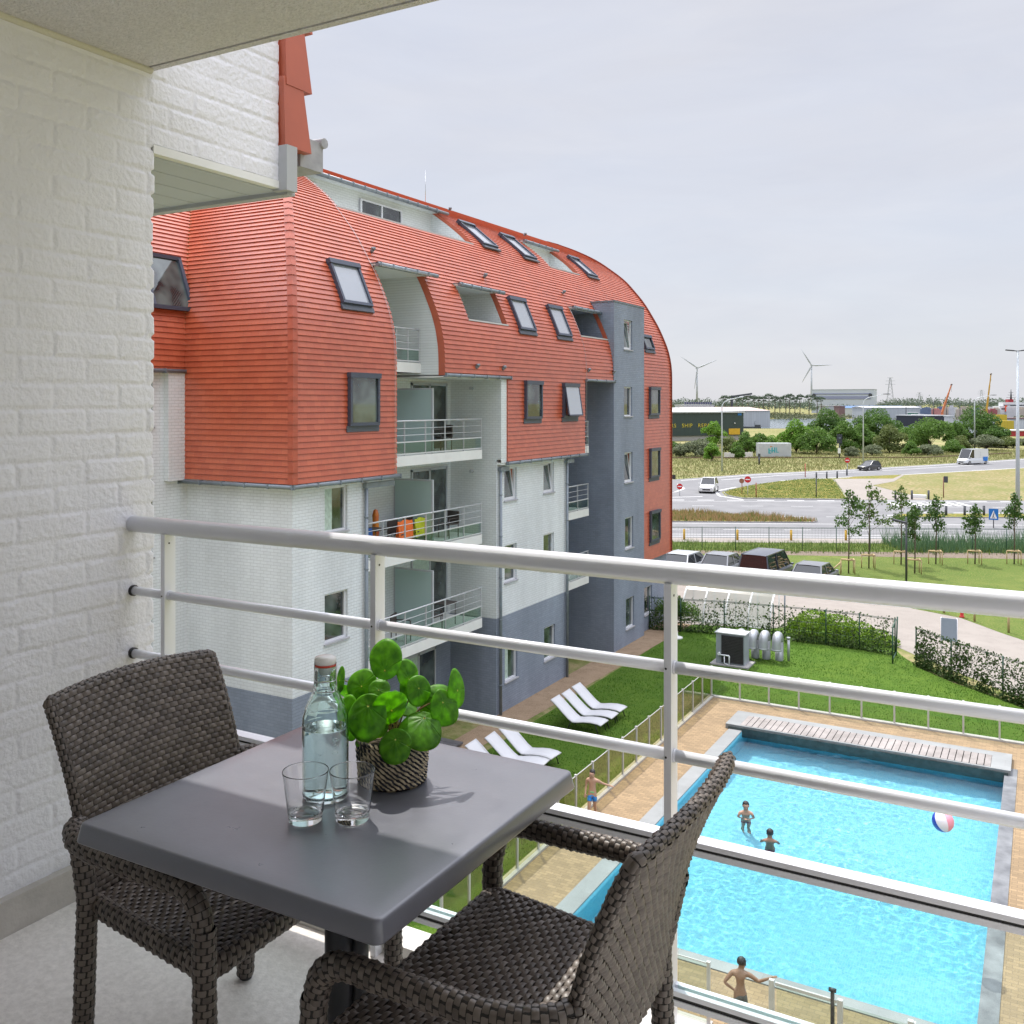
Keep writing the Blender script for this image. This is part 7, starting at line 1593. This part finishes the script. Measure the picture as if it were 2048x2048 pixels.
for v,w in ((795,2.8),(790,2.0),(785,1.4)): mb.tube([(x-w,y,HZ(v,d)),(x+w,y,HZ(v,d))],.12,5)
mb.build('mast',DKP,sp)
# mobile cranes
def crane(label,u0,v0,u1,v1,d,col):
    a=GP(u0,d); b=GP(u1,d); t=thing('mobile_crane',label,'crane',(a[0],a[1],0),'mobile cranes in the harbour'); A=Vector((*a,HZ(v0,d))); B=Vector((*b,HZ(v1,d))); m_=M('crane_paint',col,.5,.06,.5)
    for i in range(3):
        mb=MB(); w=.95-.2*i; mb.bar(A.lerp(B,i/3),A.lerp(B,(i+1)/3+.02),w,w); mb.build('boom_section',m_,t)
    mb=MB(); mb.bar(A,A+Vector((.1,0,-A.z)),1.2,1.2); mb.box(A.x-2.2,A.x+2.2,A.y-2,A.y+2,1.2,3.2); mb.build('carrier',m_,t)
    mb=MB(); mb.bar(B-Vector((.5,0,.3)),B+Vector((.5,0,.1)),.8,.5); mb.bar(B,B-Vector((0,0,4)),.08,.08); mb.build('boom_head',DKP,t)
crane('orange mobile crane, its boom leaning right over the tall poplars',1884.5,824,1903,769,520,(.50,.16,.06)); crane('taller yellow mobile crane between the curved lamp and the ship',1973,822,1982,748,520,(.52,.28,.02))
# wind turbines
TB=M('turbine_white',(.36,.39,.43),.5,.02,.05)
def turbine(label,u,vh,d,angs,bl,yaw):
    x,y=GP(u,d); t=thing('wind_turbine',label,'wind turbine',(x,y,0),'wind turbines on the horizon'); h=HZ(vh,d)
    mb=MB(); mb.tube([(x,y,0),(x,y,h)],[2.4,1.4],12); mb.build('tower',TB,t)
    f=Vector((-x,-y,0)).normalized(); f=Matrix.Rotation(yaw,3,'Z')@f; sd=Vector((-f.y,f.x,0)); hub=Vector((x,y,h+1))+f*3.5
    mb=MB(); mb.bar(hub-f*8,hub,3.4,3.6); mb.build('nacelle',TB,t)
    for a in angs:
        a=math.radians(a); dr=sd*math.cos(a)+Vector((0,0,1))*math.sin(a); mb=MB(); mb.tube([hub,hub+dr*bl*.06,hub+dr*bl*.2,hub+dr*bl*.6,hub+dr*bl],[.8,.9,1.7,1.0,.2],8,sq=.35,ref=tuple(f)); mb.build('blade',TB,t)
turbine('left wind turbine with its blades in a wide V beside the red building',1394,737,2040,(22,147,261),46,.35); turbine('right wind turbine rising in front of the huge hangar',1623,732,2040,(1,122,241),42,.15)
# lattice pylons
PY=M('pylon_steel',(.28,.30,.33),.6,.05,.1)
def pylon(label,u,vt,d,w=5):
    x,y=GP(u,d); h=HZ(vt,d); mb=MB()
    for s_ in (-1,1):
        for q in (-1,1): mb.bar((x+s_*w,y+q*w,0),(x+s_*w*.12,y+q*w*.12,h),.35,.35)
    n=9
    for i in range(n):
        a,b=i/n,(i+1)/n; wa,wb=w*(1-.88*a),w*(1-.88*b); mb.bar((x-wa,y-wa,h*a),(x+wb,y-wb,h*b),.22,.22); mb.bar((x+wa,y-wa,h*a),(x-wb,y-wb,h*b),.22,.22)
    for f,ww in ((.99,3.4),(.90,5.0),(.80,5.6)): mb.bar((x-ww,y,h*f),(x+ww,y,h*f),.35,.35)
    tag(mb.build('electricity_pylon',PY),label,'pylon','electricity pylons on the horizon')
pylon('tallest lattice electricity pylon, right of the hangar',1780.5,755,1150); pylon('faint lattice pylon behind the curved lamp and the yellow crane',1963,780,1500,5); pylon('faint slim pylon left of the tall poplars',1839,785,1500,4)
for i,(u,v) in enumerate(((1867,803),(1920,806),(1812,806),(1893,806))):
    x,y=GP(u,560); mb=MB(); mb.tube([(x,y,0),(x,y,HZ(v,560))],[.25,.12],6); mb.tube([(x-.9,y,HZ(v,560)-.2),(x+.9,y,HZ(v,560)-.2)],.12,5); tag(mb.build('harbour_mast',DKP),['thin dark mast in the yard below the poplars','thin dark mast right of the orange crane','thin dark mast above the long pale quay building','thin dark mast close to the orange crane foot'][i],'mast')
x,y=GP(1500,395); mb=MB(); mb.box(x-4.5,x+4.5,y-.6,y+.6,.05,.7); mb.box(x+2.2,x+4.3,y-.5,y+.5,.7,1.5); mb.tube([(x+2,y,.7),(x+2,y,3)],.1,5); tag(mb.build('small_barge',DKP),'small dark barge lying low on the harbour water','boat')
x,y=GP(1475,520); mb=MB(); mb.bar((x-3,y,HZ(793,520)),(x+8,y,HZ(787.5,520)),.7,.9); mb.bar((x-3,y,0),(x-3,y,HZ(793,520)),.9,.9); tag(mb.build('loading_jib',DKP),'dark loading jib sticking out above the pines','crane')
